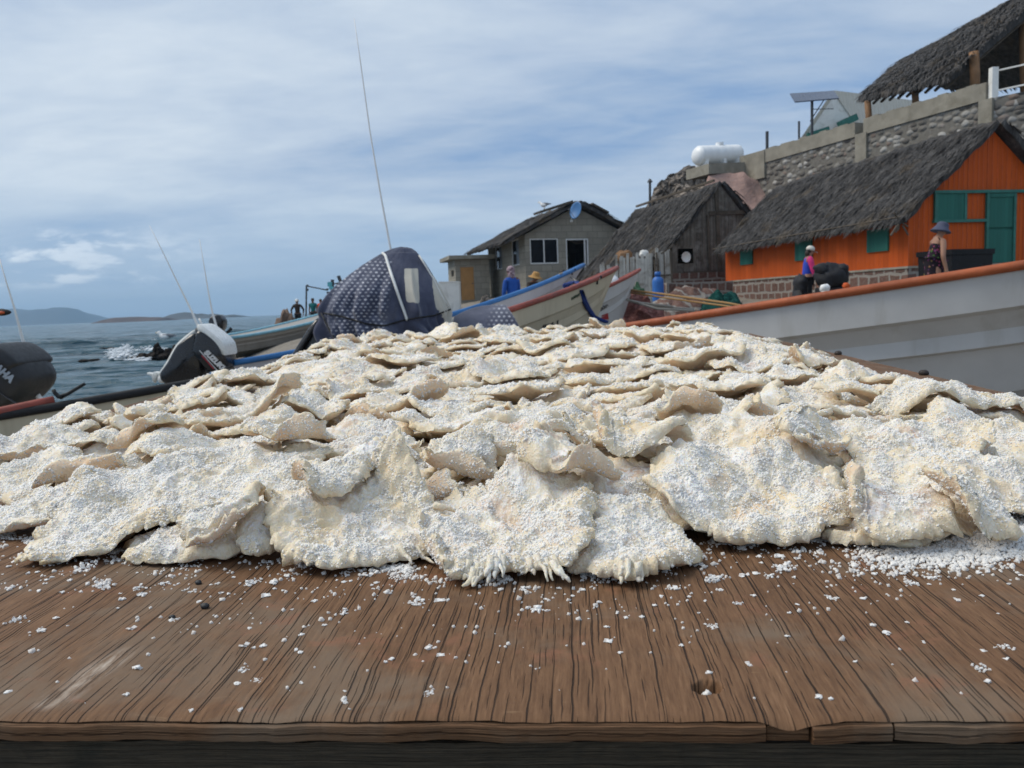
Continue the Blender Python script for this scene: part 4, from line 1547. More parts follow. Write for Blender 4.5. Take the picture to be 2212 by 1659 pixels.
# nearest boat on the left, red and dark grey rail
b1 = boat('fishing_boat', 'boat at far left with a red and dark grey rail, half hidden by the fish', P(-130, 922, 5.0), P(980, 745, 8.0), 1.0, 0.85, M_HULLC, M_KNOB, rail_r=0.032, sheer=1.5, heel=0.34)
# weathered boat farther off
b7 = boat('fishing_boat', 'weathered beige boat with a pale blue rail, farthest away by the water', P(470, 734, 24), P(800, 648, 29), 1.7, 0.72, M_HULLB, M_TRAIL, rail_r=0.05, sheer=2.0)

M_INK = simple('black_lettering', (0.02, 0.018, 0.016), 0.6, 0.2, 10)
M_INKG = simple('faded_green_lettering', (0.05, 0.075, 0.04), 0.7, 0.2, 10)
M_REDP = simple('red_paint', (0.34, 0.025, 0.03), 0.5, 0.2, 6)
mark_on(b4, 1170, 722, 1226, 698, '013-1', 34, M_INK, 0.25, bold=0.01)


def scribble(e, pts, mat, r, name='lettering'):
    mb = MB()
    path = []
    for (u, v) in pts:
        p, n = hit(e, u, v)
        if p is None:
            continue
        if np.dot(n, EYE-p) < 0:
            n = -n
        path.append(p+n*r*0.4)
    if len(path) > 1:
        mb.tube(path, r, 5)
        mb.build(name, mat, e, True)


scribble(b4, [(1234+k*0.9+1.2*math.cos(k*1.9), 645.5-k*0.47+2.6*math.sin(k*1.9)) for k in range(20)], M_INKG, 0.008)
scribble(b5, [(1290+k*0.75+1.5*math.cos(k*1.3), 673-k*0.42+3.2*math.sin(k*1.3)*(1 if k % 9 else 1.8)) for k in range(30)], M_INK, 0.006)
# red emblem on the third bow
q = [hit(b5, u, v)[0] for (u, v) in ((1297, 690), (1300, 681), (1313, 676), (1315, 690))]
if all(k is not None for k in q):
    mb = MB()
    off = np.array((0.0, -0.015, 0.0))
    mb.add([k+off for k in q]+[k+off*0.2 for k in q], [(0, 1, 2, 3), (7, 6, 5, 4), (0, 4, 5, 1), (1, 5, 6, 2), (2, 6, 7, 3), (3, 7, 4, 0)])
    mb.build('emblem', M_REDP, b5)
# fittings on the far left boat: red sleeve on the rail and a rowlock
e = b1
Mw = world_of(e)
pts = [P(u, v-1, Y_) for u, v, Y_ in ((-110, 915, 5.02), (-40, 899.5, 5.12), (30, 884.5, 5.24), (70, 876, 5.31), (116, 866.5, 5.40))]
mb = MB()
mb.tube(pts, 0.034, 10)
mb.build('rail_sleeve', M_RRAIL, e, True)
mb = MB()
mb.tube([P(115, 842, 5.4), P(119, 849, 5.4), P(127, 857, 5.4), P(134, 857, 5.4)], [0.014, 0.014, 0.016, 0.016], 8)
mb.tube([P(130, 858, 5.42), P(146, 851, 5.42), P(183, 829, 5.42)], [0.018, 0.013, 0.011], 8)
mb.build('rowlock', M_KNOB, e, True)

# gulls and a white bag on the bows
M_GULLW = simple('white_feathers', (0.80, 0.80, 0.79), 0.8, 0.06, 20)
M_GULLG = simple('grey_feathers', (0.16, 0.17, 0.19), 0.8, 0.2, 20)
M_BEAK = simple('yellow_beak', (0.55, 0.32, 0.03), 0.5)


def gull(p, yaw, s, label):
    e = empty('gull', p, label, 'gull', 'gulls resting by the boats and on the roof', rot=(0, 0, yaw))

    def part(name, mb, mat):
        mesh_np(name, np.array(mb.v)*s, mb.f, mat, e, True, keep=False)
    mb = MB()
    rings = []
    for x, r, z in ((-0.20, 0.015, 0.17), (-0.12, 0.05, 0.165), (-0.02, 0.08, 0.155), (0.08, 0.075, 0.165), (0.13, 0.05, 0.20), (0.155, 0.04, 0.235), (0.175, 0.043, 0.265), (0.205, 0.034, 0.275), (0.228, 0.008, 0.27)):
        rings.append([(x-0.02*math.sin(t), r*math.cos(t), z+r*math.sin(t)) for t in np.linspace(0, 2*math.pi, 12, endpoint=False)])
    mb.loft(rings)
    part('body', mb, M_GULLW)
    for sd in (-1, 1):
        mb = MB()
        rings = []
        for x, r, z in ((0.09, 0.012, 0.19), (0.03, 0.045, 0.185), (-0.08, 0.05, 0.185), (-0.18, 0.03, 0.18), (-0.29, 0.006, 0.17)):
            rings.append([(x, sd*(0.052*(1-max(0, -x)*2.2))+0.35*r*math.cos(t)*1.0, z+r*math.sin(t)) for t in np.linspace(0, 2*math.pi, 10, endpoint=False)])
        mb.loft(rings)
        part('wing', mb, M_GULLG)
        mb = MB()
        mb.tube([(0.0, sd*0.03, 0.10), (0.0, sd*0.03, 0.01), (0.035, sd*0.03, 0.006)], 0.007, 6)
        part('leg', mb, M_BEAK)
    mb = MB()
    mb.tube([(0.222, 0, 0.272), (0.25, 0, 0.268), (0.272, 0, 0.258)], [0.013, 0.010, 0.003], 6)
    part('beak', mb, M_BEAK)
    return e


gull(h1.w(*h1.loc(P(1176, 452, 43.6)))-np.array((0, 0, 0.0)), 2.6, 1.5, 'white and grey gull standing on the ridge of the block house roof')
for (bt_, u, v, Y_) in ((b2, 1235, 584.5, 12.75), (b4, 1289, 601.5, 9.9)):
    p_, n_ = hit(bt_, u, v+9)
    p_ = P(u, v, p_[1] if p_ is not None else Y_)
    mb = MB()
    mb.ball(p_, 0.042, 0.03, 0.026, 12, 8)
    mb.build('bow_fitting', M_WHITE, bt_, True)
    mb = MB()
    mb.ball(p_+np.array((0.048, 0.01, 0.012)), 0.020, 0.02, 0.022, 10, 6)
    mb.bar(p_-np.array((0, 0, 0.07)), p_, 0.03)
    mb.build('fitting_base', M_KNOB, bt_, True)
pg = sea_at(362, 741)
gull(np.array((pg[0], pg[1]-0.2, 0.02)), 3.0, 3.0, 'white gull at the waterline on the far small rock')
M_BAG = simple('thin_white_plastic', (0.66, 0.68, 0.72), 0.4, 0.12, 14)
mb = MB()
p = P(1322, 606, 11.6)
mb.ball(p, 0.10, 0.10, 0.09, 14, 10, noise=0.5, seed=2)
mb.ball(p+np.array((-0.06, 0, -0.10)), 0.06, 0.06, 0.10, 14, 10, noise=0.5, seed=8)
thing('plastic_bag', mb, M_BAG, 'crumpled white plastic bag caught on the third bow', 'bag', None, True)

# blue rope over the cream bow, pale line on the blue bow
M_ROPEB = simple('navy_rope', (0.012, 0.035, 0.17), 0.8, 0.25, 60, 0.6, 0.004)
M_ROPET = simple('tan_rope', (0.36, 0.21, 0.085), 0.85, 0.25, 60, 0.6, 0.004)
M_ROPEG = simple('grey_cord', (0.33, 0.30, 0.26), 0.85, 0.25, 60)
mb = MB()
for k in range(5):
    o_ = (k-2)*1.6
    pts = []
    for (u, v) in ((1226, 617), (1233, 613), (1244, 611.5), (1251, 616), (1256, 630), (1262, 650), (1271, 668), (1281, 683), (1292, 691), (1310, 698)):
        p, n = hit(b4, u+o_*(0.6 if v < 640 else 1.0), v+2)
        if p is None:
            p = P(u+o_, v, 9.6 if v < 615 else 9.4)
        pts.append(p+np.array((0.0, -0.035-0.012*(k % 2), 0.012)))
    mb.tube(pts, 0.016, 7)
mb.tube([P(1224+6*math.cos(t), 617+3.0*math.sin(t), 9.55) for t in np.linspace(0, 6.2, 14)], 0.02, 7)
thing('blue_rope', mb, M_ROPEB, 'bunch of navy blue rope looped over the red rail of the cream boat', 'rope', None, True)
mb = MB()
pts = []
for (u, v) in ((1204, 599), (1212, 593), (1222, 592), (1232, 601), (1244, 610), (1258, 616)):
    p, n = hit(b2, u, v)
    pts.append((p if p is not None else P(u, v, 12.3))+np.array((0, -0.03, 0.02)))
mb.tube(pts, 0.012, 6)
thing('mooring_line', mb, M_ROPEG, 'thin pale line hanging over the blue rail near the bow', 'rope', None, True)

# ------------------------------------------------------------------ outboard motors


def slab(mb, poly, Yc, half, mi=0, levels=((-1, 0.80), (-0.85, 0.93), (-0.5, 1.0), (0.5, 1.0), (0.85, 0.93), (1, 0.80)), dy=(0.0, 1.0, 0.0), soft=True):
    """a rounded solid whose side outline is given by picture points at distance Yc"""
    pts = np.array([P(u, v, Yc) for (u, v) in poly])
    if soft:
        for _ in range(2):
            nx_ = np.roll(pts, -1, axis=0)
            a = pts*0.78+nx_*0.22
            b = pts*0.22+nx_*0.78
            pts = np.stack([a, b], 1).reshape(-1, 3)
    c = pts.mean(0)
    dy = np.asarray(dy)
    rings = [c+(pts-c)*k+dy*half*f for f, k in levels]
    mb.loft([list(r) for r in rings], mi)


M_MBLACK = simple('glossy_black_paint', (0.012, 0.013, 0.016), 0.22, 0.2, 5, 0.05, 0.01, spec=0.5)
M_MWHITE = simple('white_gelcoat', (0.72, 0.73, 0.71), 0.3, 0.06, 6, 0.05, 0.01, dirt=(0.55, 0.55, 0.52))
M_MGREY = simple('dark_blue_grey_paint', (0.011, 0.013, 0.017), 0.55, 0.25, 5, 0.05, 0.01, spec=0.5)
M_STRIPE = simple('red_decal', (0.45, 0.02, 0.04), 0.4, 0.1, 5)
M_DECAL = simple('silver_decal', (0.62, 0.62, 0.62), 0.4, 0.1, 5)

Ym = 8.2
mo = empty('outboard_motor', P(420, 770, Ym), 'tilted white and black outboard motor with a big brand name, left of the middle', 'outboard motor', 'outboard motors of the beached boats')
mb = MB()
slab(mb, [(431, 712), (440, 730), (446, 760), (448, 800), (440, 840), (400, 850), (356, 824), (352, 806), (370, 784), (386, 752), (396, 738)], Ym, 0.15)
mb.build('leg', M_MBLACK, mo, True)
mb = MB()
slab(mb, [(429, 709.5), (434, 714), (432, 724), (410, 735), (398, 747), (392, 757), (378, 781), (364, 803), (357, 811), (351, 806), (367, 784), (384, 752), (394, 737.5)], Ym, 0.11, levels=((-1, 0.985), (-0.8, 1.0), (0.8, 1.0), (1, 0.985)))
mb.build('leg_cover', M_MWHITE, mo, True)
mb = MB()
slab(mb, [(356, 803), (362, 815), (356, 823), (347, 822), (336, 816), (326, 810), (319, 808), (320, 803.5), (330, 806), (338, 801.5), (347, 804)], Ym, 0.035)
mb.tube([P(350, 819, Ym-0.12), P(350, 819, Ym+0.12)], 0.045, 10)
for k in range(3):
    a = k*2.1+0.4
    c = P(346, 824, Ym)
    mb.ball(c+np.array((-0.02, 0.09*math.cos(a), 0.09*math.sin(a))), 0.015, 0.06, 0.06, 8, 6)
mb.build('skeg', M_MWHITE, mo, True)
mb = MB()
slab(mb, [(436, 712), (446, 708), (460, 716), (478, 730), (492, 748), (498, 764), (501, 787), (497, 793), (484, 800), (472, 806), (458, 796), (444, 780), (430, 762), (428, 750), (434, 730)], Ym, 0.21)
cw = mb.build('cowling', M_MBLACK, mo, True)
mb = MB()
slab(mb, [(439, 699.5), (447, 699.5), (462, 710), (476, 721), (488, 731), (496, 742), (499.5, 758), (500, 767), (494, 764), (482, 748), (466, 732), (450, 719), (441, 712)], Ym, 0.19, levels=((-1, 0.965), (-0.8, 1.0), (0.8, 1.0), (1, 0.965)))
mb.build('cowling_top', M_MWHITE, mo, True)
mb = MB()
slab(mb, [(428, 708), (436, 706), (450, 716), (444, 728), (434, 722)], Ym, 0.12)
mb.build('bracket', M_DARKGREY, mo, True)
yf = Ym-0.222
o_, x_ = P(440.5, 762.5, yf), P(480.5, 800.5, yf)
xd = (x_-o_)/np.linalg.norm(x_-o_)
yd = np.cross((0, -1.0, 0), xd)
t_ = text_obj('SUZUKI', 0.083, o_+np.array((0, -0.004, 0)), xd, yd if yd[2] > 0 else -yd, M_DECAL, mo, 0.003, 'lettering', 0.18, bold=0.006)
bpy.context.view_layer.update()
wt_ = max(t_.dimensions[0], 0.01)
t_.scale = (np.linalg.norm(x_-o_)/wt_,)*3
for (ua, va, ub, vb, w, mt, nm) in ((431, 757, 470, 801, 0.016, M_DECAL, 'decal_stripe'), (436, 768, 462, 797, 0.020, M_STRIPE, 'decal_stripe')):
    mb = MB()
    mb.bar(P(ua, va, yf-0.001), P(ub, vb, yf-0.001), 0.006, w, (0, 1, 0))
    mb.build(nm, mt, mo)

Yy = 6.0
ym = empty('outboard_motor', P(10, 810, Yy), 'dark blue-grey outboard motor cut by the left edge of the picture', 'outboard motor', 'outboard motors of the beached boats')
mb = MB()
slab(mb, [(-52, 760), (-18, 746), (14, 741), (28, 743), (48, 754), (68, 769), (86, 792), (96, 815), (91, 834), (79, 850), (62, 868), (30, 882), (-20, 884), (-60, 860), (-78, 820), (-76, 785)], Yy, 0.24)
mb.build('cowling', M_MGREY, ym, True)
mb = MB()
slab(mb, [(2, 744), (14, 739.5), (29, 741.5), (50, 753), (70, 769), (81, 783), (60, 800), (44, 806), (24, 798), (8, 770)], Yy, 0.245, levels=((-1, 0.90), (-0.85, 0.97), (-0.5, 1.0), (0.5, 1.0), (0.85, 0.97), (1, 0.90)))
mb.build('cowling_top', M_MGREY, ym, True)
mb = MB()
slab(mb, [(-60, 850), (-20, 880), (-40, 960), (-130, 1010), (-170, 990), (-150, 940), (-100, 900)], Yy, 0.12)
mb.build('leg', M_MGREY, ym, True)
yf = Yy-0.252
o_, x_ = P(-50, 764, yf), P(24, 828, yf)
xd = (x_-o_)/np.linalg.norm(x_-o_)
yd = np.cross((0, -1.0, 0), xd)
M_DECALB = simple('pale_blue_decal', (0.27, 0.31, 0.36), 0.5, 0.1, 5)
t_ = text_obj('YAMAHA', 0.075, o_, xd, yd if yd[2] > 0 else -yd, M_DECALB, ym, 0.003, 'lettering', 0.15, bold=0.005)
bpy.context.view_layer.update()
t_.scale = (np.linalg.norm(x_-o_)/max(t_.dimensions[0], 0.01),)*3
mb = MB()
mb.bar(P(-30, 828, yf), P(38, 874, yf+0.02), 0.006, 0.022, (0, 1, 0))
mb.build('decal_stripe', M_DARKGREY, ym)
mb = MB()
mb.tube([P(80, 852, Yy+0.05), P(88, 866, Yy+0.05), P(90, 884, Yy+0.1)], 0.022, 8)
mb.build('tilt_arm', M_ALU, ym, True)
# small dark motor on the weathered boat
Yb = 24.2
bm = empty('outboard_motor', P(470, 705, Yb), 'small black outboard motor on the stern of the weathered beige boat', 'outboard motor', 'outboard motors of the beached boats')
mb = MB()
slab(mb, [(457, 686), (464, 681), (472, 679), (480, 680), (486, 690), (487, 700), (484, 712), (478, 720), (470, 722), (462, 708), (455, 697)], Yb, 0.26)
mb.build('cowling', M_MBLACK, bm, True)
mb = MB()
slab(mb, [(452, 692), (462, 690), (470, 700), (470, 712), (462, 706)], Yb, 0.2)
mb.tube([P(484, 722, Yb), P(494, 716, Yb), P(500, 709, Yb)], 0.05, 6)
mb.build('bracket', M_KNOB, bm, True)

# whip antennas of the boats
M_WHIP = simple('white_fibreglass', (0.72, 0.72, 0.70), 0.4, 0.08, 4)
for (pts, Ya, r0, r1, lab) in (
        ([(765, 40), (778, 130), (800, 290), (822, 420), (845, 545), (849, 600)], 5.75, 0.010, 0.0025, 'tall white whip antenna rising behind the dotted blanket'),
        ([(-2, 556), (14, 610), (30, 662), (46, 722), (58, 765), (66, 800)], 6.3, 0.014, 0.004, 'white whip antenna at the left edge above the dark motor'),
        ([(323, 487), (352, 545), (386, 615), (414, 672), (431, 712), (436, 724)], 8.45, 0.017, 0.0025, 'white whip antenna on the white and black motor'),
        ([(431, 517), (441, 575), (450, 630), (458, 672), (467, 704), (470, 724)], 9.5, 0.017, 0.003, 'thin white whip antenna right of the white and black motor'),
        ([(430, 688), (436, 700), (441, 712), (446, 722)], 8.8, 0.012, 0.010, 'short white rod between the two whip antennas')):
    mb = MB()
    mb.tube([P(u, v, Ya) for (u, v) in pts], np.linspace(r1, r0, len(pts)), 7)
    thing('whip_antenna', mb, M_WHIP, lab, 'antenna', 'whip antennas of the boats', True)
# black and orange float on a stick at the left edge
fl_ = empty('marker_float', P(0, 674, 7.2), 'black float with an orange patch on a stick at the left edge', 'float')
mb = MB()
mb.loft([[P(u, 674.5+0.2*(u < 0), 7.2)+r*np.array((0, math.cos(t), math.sin(t)*0.85)) for t in np.linspace(0, 2*math.pi, 12, endpoint=False)] for u, r in ((-48, 0.02), (-42, 0.038), (-20, 0.042), (8, 0.038), (17, 0.028), (24, 0.008))])
mb.build('body', M_KNOB, fl_, True)
mb = MB()
mb.ball(P(2, 675.5, 7.165), 0.036, 0.012, 0.014)
mb.build('patch', simple('orange_plastic', (0.55, 0.09, 0.02), 0.5), fl_, True)
mb = MB()
mb.tube([P(-40, 678, 7.2), P(-46, 760, 7.2), P(-52, 900, 7.2)], 0.015, 8)
mb.build('stick', M_BEAM, fl_, True)

# ------------------------------------------------------------------ blanket over the motor of the cream boat
Yk = 5.45
prof_v = [534.5, 538, 545, 556, 572, 590, 610, 632, 655, 672, 690, 712, 740, 770]
uL = [866, 848, 830, 810, 783, 757, 732, 713, 699, 690, 688, 694, 708, 716]
uR = [878, 890, 899, 908, 919, 929, 940, 951, 962, 969, 974, 980, 988, 994]
prof_v, uL, uR = map(np.array, (prof_v, uL, uR))
NA, NV = 220, 120
vv_ = np.concatenate([534.5+(np.linspace(0, 1, 30)**2)*12, np.linspace(546.5, 768, NV-30)[0:]])
TH = np.linspace(0, 2*math.pi, NA, endpoint=False)


def blanket_pt(th, v):
    l, r = np.interp(v, prof_v, uL), np.interp(v, prof_v, uR)
    uc, hw_ = (l+r)/2, (r-l)/2
    k = sstep(560, 740, v)
    kx = Yk/F
    belt = np.exp(-((v-(692+10*math.cos(th)))/16)**2)
    n = fbm(np.array([[math.cos(th)*2.6, math.sin(th)*2.6, v*0.004]]), 3)[0]
    fold = 1.9*k*(0.020*math.sin(13*th+2.2*n+0.004*v)+0.012*math.sin(23*th+4*n))*(1-0.8*belt)+0.018*n*k
    pleat = 0.012*math.sin(31*th+v*0.02)*belt
    hx = hw_*kx+fold+pleat-0.022*belt
    hy = (hw_*kx*0.62+0.03)*(0.55+0.45*sstep(534, 640, v))+fold*1.3+pleat-0.015*belt
    c = P(uc, v, Yk)
    return c+np.array((hx*math.cos(th), -hy*math.sin(th), 0.006*n))


G = np.array([[blanket_pt(t, v) for t in TH] for v in vv_])
gf = G.reshape(-1, 3)
top_c = P(873, 534, Yk)
V = np.vstack([gf, top_c])
Fc = [(i*NA+j, i*NA+(j+1) % NA, (i+1)*NA+(j+1) % NA, (i+1)*NA+j) for i in range(len(vv_)-1) for j in range(NA)]
Fc += [(len(gf), (j+1) % NA, j) for j in range(NA)]
m, nt, b = new_mat('dotted_fleece')
uvn = nt.node('ShaderNodeUVMap').outputs[0]
ux_, uy_, _z = nt.sep(uvn)
row = nt.math('FLOOR', uy_)
sh = nt.math('MULTIPLY', nt.math('MODULO', row, 2.0), 0.5)
fx = nt.math('SUBTRACT', nt.math('FRACT', nt.math('ADD', ux_, sh)), 0.5)
fy = nt.math('SUBTRACT', nt.math('FRACT', uy_), 0.5)
rr_ = nt.math('SQRT', nt.math('ADD', nt.math('MULTIPLY', fx, fx), nt.math('MULTIPLY', fy, fy)))
dot = nt.math('MULTIPLY', nt.maprange(rr_, 0.20, 0.30, 1, 0), nt.attr('dots'))
co = nt.coord()
nz_ = nt.noise(co, 5.0, 6, 0.65, 0.3)
base = nt.ramp(nz_, [(0.3, (0.042, 0.048, 0.078)), (0.55, (0.072, 0.080, 0.122)), (0.75, (0.14, 0.15, 0.20))])
base = nt.mix(nt.math('MULTIPLY', dot, nt.maprange(nt.noise(co, 30.0, 4, 0.7), 0.35, 0.6, 0.25, 1.0)), base, (0.46, 0.47, 0.52))
pn = nt.math('ADD', nt.attr('pale'), nt.math('MULTIPLY', nt.math('SUBTRACT', nt.noise(co, 14.0, 5, 0.6), 0.5), 0.7))
base = nt.mix(nt.maprange(pn, 0.45, 0.55), base, nt.mix(nz_, (0.44, 0.41, 0.345), (0.56, 0.53, 0.46)))
setb(nt, b, base, 0.95, nt.bump(nt.noise(co, 260.0, 3, 0.6), 0.5, 0.004), spec=0.1)
b.inputs['Sheen Weight'].default_value = 0.3
M_FLEECE = m


def add_cloth_data(o, uv, dots, pale):
    me = o.data
    lay = me.uv_layers.new(name='UVMap')
    idx = np.empty(len(me.loops), np.int32)
    me.loops.foreach_get('vertex_index', idx)
    lay.data.foreach_set('uv', np.asarray(uv, np.float32)[idx].ravel())
    for nm, val in (('dots', dots), ('pale', pale)):
        at = me.attributes.new(nm, 'FLOAT', 'POINT')
        at.data.foreach_set('value', np.asarray(val, np.float32))


bl = mesh_np('dotted_blanket', V, Fc, M_FLEECE, None, True)
px_ = np.array([proj(p) for p in V])
uu, vv2 = px_[:, 0], px_[:, 1]
front = np.concatenate([np.tile(np.sin(TH) > -0.2, len(vv_)), [True]])
uvd = np.stack([np.concatenate([np.tile(np.unwrap(TH)/(2*math.pi)*64, len(vv_)), [0]])*np.concatenate([np.repeat(np.interp(vv_, prof_v, (uR-uL))/260.0, NA), [0.1]]), vv2/8.6], 1)
wob = fbm(np.stack([uu/45, vv2/45, uu*0], 1), 3)
uvd = np.stack([uu/11.8+0.15*np.sin(vv2/23)+0.35*wob, vv2/7.4+0.3*fbm(np.stack([uu/50+9, vv2/50, uu*0], 1), 3)], 1)
dots = sstep(700, 735, uu)*(1-sstep(838, 850, uu+0.12*(vv2-600)))*sstep(556, 568, vv2)
dots = dots*(1-sstep(0, 30, (700-uu)))
# cream cloth shows in a long gap and on the right shoulder
pale = np.exp(-(np.clip(np.abs(uu-(889+0.05*(vv2-600)))-13, 0, None)/2.5)**2)*sstep(577, 583, vv2)*(1-sstep(640, 668, vv2))
rgt = sstep(-2, 2, uu-(np.interp(vv2, [560, 590, 615, 640, 665, 690, 720], [930, 934, 934, 937, 942, 960, 955])))*sstep(575, 600, vv2)*(1-sstep(700, 716, vv2))
pale = np.clip(np.maximum(pale, rgt), 0, 1)*front
add_cloth_data(bl, uvd, dots*front, pale)
tag(bl, 'navy fleece blanket with white dots tied over a tilted motor, behind the fish', 'blanket')
BVH['blanket'] = BVHTree.FromPolygons([Vector(q) for q in V], Fc)


class _E:
    name = 'blanket'


def over_blanket(path, r, lift=0.006):
    pts = []
    for (u, v) in path:
        p, n = hit(_E, u, v)
        if p is None:
            p = P(u, v, Yk)
        pts.append(p+np.array((0, -lift, 0)))
    return pts


mb = MB()
pth = [(827, 547), (833, 552), (842, 582), (852, 612), (863, 645), (873, 672), (880, 692)]
uu_ = np.interp(np.linspace(0, 6, 30), range(7), [q[0] for q in pth])
vv3 = np.interp(np.linspace(0, 6, 30), range(7), [q[1] for q in pth])
mb.tube(over_blanket(list(zip(uu_, vv3)), 0.01), 0.010, 7)
for pth in ([(905, 551), (918, 572), (936, 602), (952, 635), (968, 662)],):
    mb.tube([P(u, v, Yk-0.06) for u, v in pth], 0.006, 6)
thing('white_strap', mb, M_WHITE, 'white strap running down the front of the dotted blanket', 'strap', None, True)
mb = MB()
ln = [(700+k*(974-700)/50.0) for k in range(51)]
vline = np.interp(ln, [700, 740, 790, 830, 870, 905, 940, 974], [676, 684, 699, 704, 692, 686, 681, 668])
mb.tube(over_blanket(list(zip(ln, vline)), 0.006, 0.008), 0.0055, 6)
mb.tube(over_blanket([(695, 676), (702, 690), (712, 712), (722, 728), (730, 740)], 0.006, 0.02), 0.006, 6)
thing('dark_cord', mb, M_KNOB, 'thin dark cord tied round the waist of the dotted blanket', 'cord', None, True)
# sheet part that spreads over the boat to the right
NU, NW = 60, 34
rows = []
for j in range(NW):
    fr = j/(NW-1)
    row = []
    for i in range(NU):
        s = i/(NU-1)
        u_t = 966+s*126
        v_t = 671-12*s-5*math.sin(s*3.1)+6*(1-s)**3*4
        u_b = 972+s*163
        v_b = 735+3*s
        a = P(u_t, v_t, 5.62+0.12*s)
        c = P(u_b, v_b, 5.28+0.20*s)
        q = a*(1-fr)+c*fr
        drop = math.sin(fr*math.pi)*0.05*(0.4+s)
        fold = 0.020*math.sin(s*13+fr*2.5+1.2*math.sin(s*5))*(0.3+fr)*(1-0.5*s)+0.012*math.sin(s*31)*fr
        row.append(q+np.array((0, -drop*0.8+fold, 0.03*math.sin(fr*math.pi)*s-0.02*math.exp(-s*9)*fr)))
    rows.append(row)
for j in range(5, 0, -1):
    rows.insert(0, [q+np.array((0.01*j, 0.10*j, -0.004*j*j)) for q in rows[5-j] ] if False else [p0+np.array((0.0, 0.10*j, -0.008*j*j)) for p0 in rows[0 if j == 5 else 0]])
rows = sorted(rows[:5], key=lambda r: -r[0][1])+rows[5:]
G = np.array(rows)
mb = MB()
mb.grid(G, 0, (0.004, 0.008, -0.006))
sk = mb.build('blanket_skirt', M_FLEECE, None, True)
allv = np.array(mb.v)
px_ = np.array([proj(p) for p in allv])
uvd = np.stack([px_[:, 0]/11.0, px_[:, 1]/8.6], 1)
add_cloth_data(sk, uvd, sstep(1045, 1075, px_[:, 0]+0.35*(px_[:, 1]-690)), (1-sstep(966, 992, px_[:, 0]))*sstep(655, 668, px_[:, 1]))
recentre(sk)
tag(sk, 'loose dark end of the dotted cloth spread over the boat right of the blanket', 'cloth')
# the motor leg that shows under the blanket
bm2 = empty('outboard_motor', P(690, 740, 5.6), 'covered outboard motor whose black leg juts out left of the dotted blanket', 'outboard motor', 'outboard motors of the beached boats')
mb = MB()
slab(mb, [(692, 684), (706, 690), (735, 735), (745, 800), (690, 820), (650, 812), (630, 790), (634, 768), (662, 724), (680, 696)], 5.62, 0.13)
mb.build('leg', M_MBLACK, bm2, True)
mb = MB()
slab(mb, [(686, 689), (694, 692), (664, 740), (640, 778), (631, 778), (648, 748)], 5.5, 0.05)
mb.build('leg_edge', M_MGREY, bm2, True)
mb = MB()
slab(mb, [(760, 620), (800, 580), (860, 560), (900, 590), (915, 640), (900, 690), (800, 700), (750, 680)], 5.5, 0.16)
mb.build('cowling', M_MBLACK, bm2, True)

# ------------------------------------------------------------------ nets, ropes and bundles between the boats and the houses


def heap(name, u0, u1, vt, Y, mat, label, cat, seed, depth=0.5, nn=5, base_drop=0.0):
    a, c = P(u0, vt, Y), P(u1, vt, Y)
    w = np.linalg.norm(c-a)
    g = float(ground_z((a[0]+c[0])/2, Y))-0.05
    r_ = np.random.RandomState(seed)
    xs_, ts_ = np.linspace(0, 1, 46), np.linspace(-1, 1, 24)
    rows = []
    for t in ts_:
        row = []
        for s in xs_:
            q = a*(1-s)+c*s
            prof = (1-abs(2*s-1)**2.6)*(1-abs(t)**2.0)
            h = (a[2]*(1-s)+c[2]*s-g)
            row.append(np.array((q[0], Y+depth*t, g+h*prof)))
        rows.append(row)
    G = np.array(rows)
    f = G.reshape(-1, 3)
    hh = (f[:, 2]-g)
    G = (f+np.stack([0.10*fbm(f*3+seed, 4), 0.14*fbm(f*3+seed+9, 4), 0.30*hh*fbm(f*np.array((2.2, 1.2, 1.2))/max(0.4, w/3)+seed, 5)+0.05*np.abs(fbm(f*9+seed, 3))], 1)).reshape(G.shape)
    mb = MB()
    mb.grid(G)
    return thing(name, mb, mat, label, cat, None, True)


def net_mat(name, c0, c1):
    m, nt, b = new_mat(name)
    co = nt.coord()
    f = nt.noise(nt.mapping(co, (5, 5, 12)), 1.6, 7, 0.7, 1.2)
    v = nt.voronoi(co, 46.0, 'DISTANCE_TO_EDGE', 'Distance')
    c = nt.ramp(f, [(0.32, tuple(k*0.45 for k in c0)), (0.5, c0), (0.68, c1)])
    c = nt.mix(nt.maprange(v, 0.0, 0.12, 0.0, 0.45), c, tuple(k*0.4 for k in c0))
    setb(nt, b, c, 0.9, nt.bump(nt.math('ADD', f, v), 0.9, 0.06), spec=0.15)
    return m


M_NETP = net_mat('pink_net', (0.46, 0.20, 0.175), (0.62, 0.36, 0.32))
M_NETG = net_mat('teal_net', (0.015, 0.105, 0.09), (0.03, 0.17, 0.15))
M_NETL = net_mat('green_net', (0.06, 0.15, 0.09), (0.16, 0.28, 0.19))
heap('fishing_net', 1316, 1440, 636, 12.4, M_NETP, 'heap of dusty pink fishing net behind the orange-brown rail', 'net', 3, 0.55)
heap('fishing_net', 1350, 1408, 627, 15.5, M_NETL, 'small pale green net on the stones behind the pink net', 'net', 5, 0.4)
heap('fishing_net', 1494, 1625, 637, 13.5, M_NETG, 'teal green net lying behind the orange-brown rail at the stone footing', 'net', 7, 0.5)
heap('red_rubble', 1395, 1600, 618, 21, M_REDSTONE, 'heap of red stone rubble between the gas cylinder and the orange house', 'rubble', 9, 0.9)
mb = MB()
for (pts, r) in (([(1352, 626), (1420, 634), (1500, 645), (1572, 655), (1640, 668)], 0.035), ([(1354, 631), (1420, 641), (1500, 652), (1560, 660), (1620, 670)], 0.028)):
    mb.tube([P(u, v, Y_) for (u, v), Y_ in zip(pts, (12.0, 11.6, 11.2, 10.8, 10.4))], r*0.5, 7)
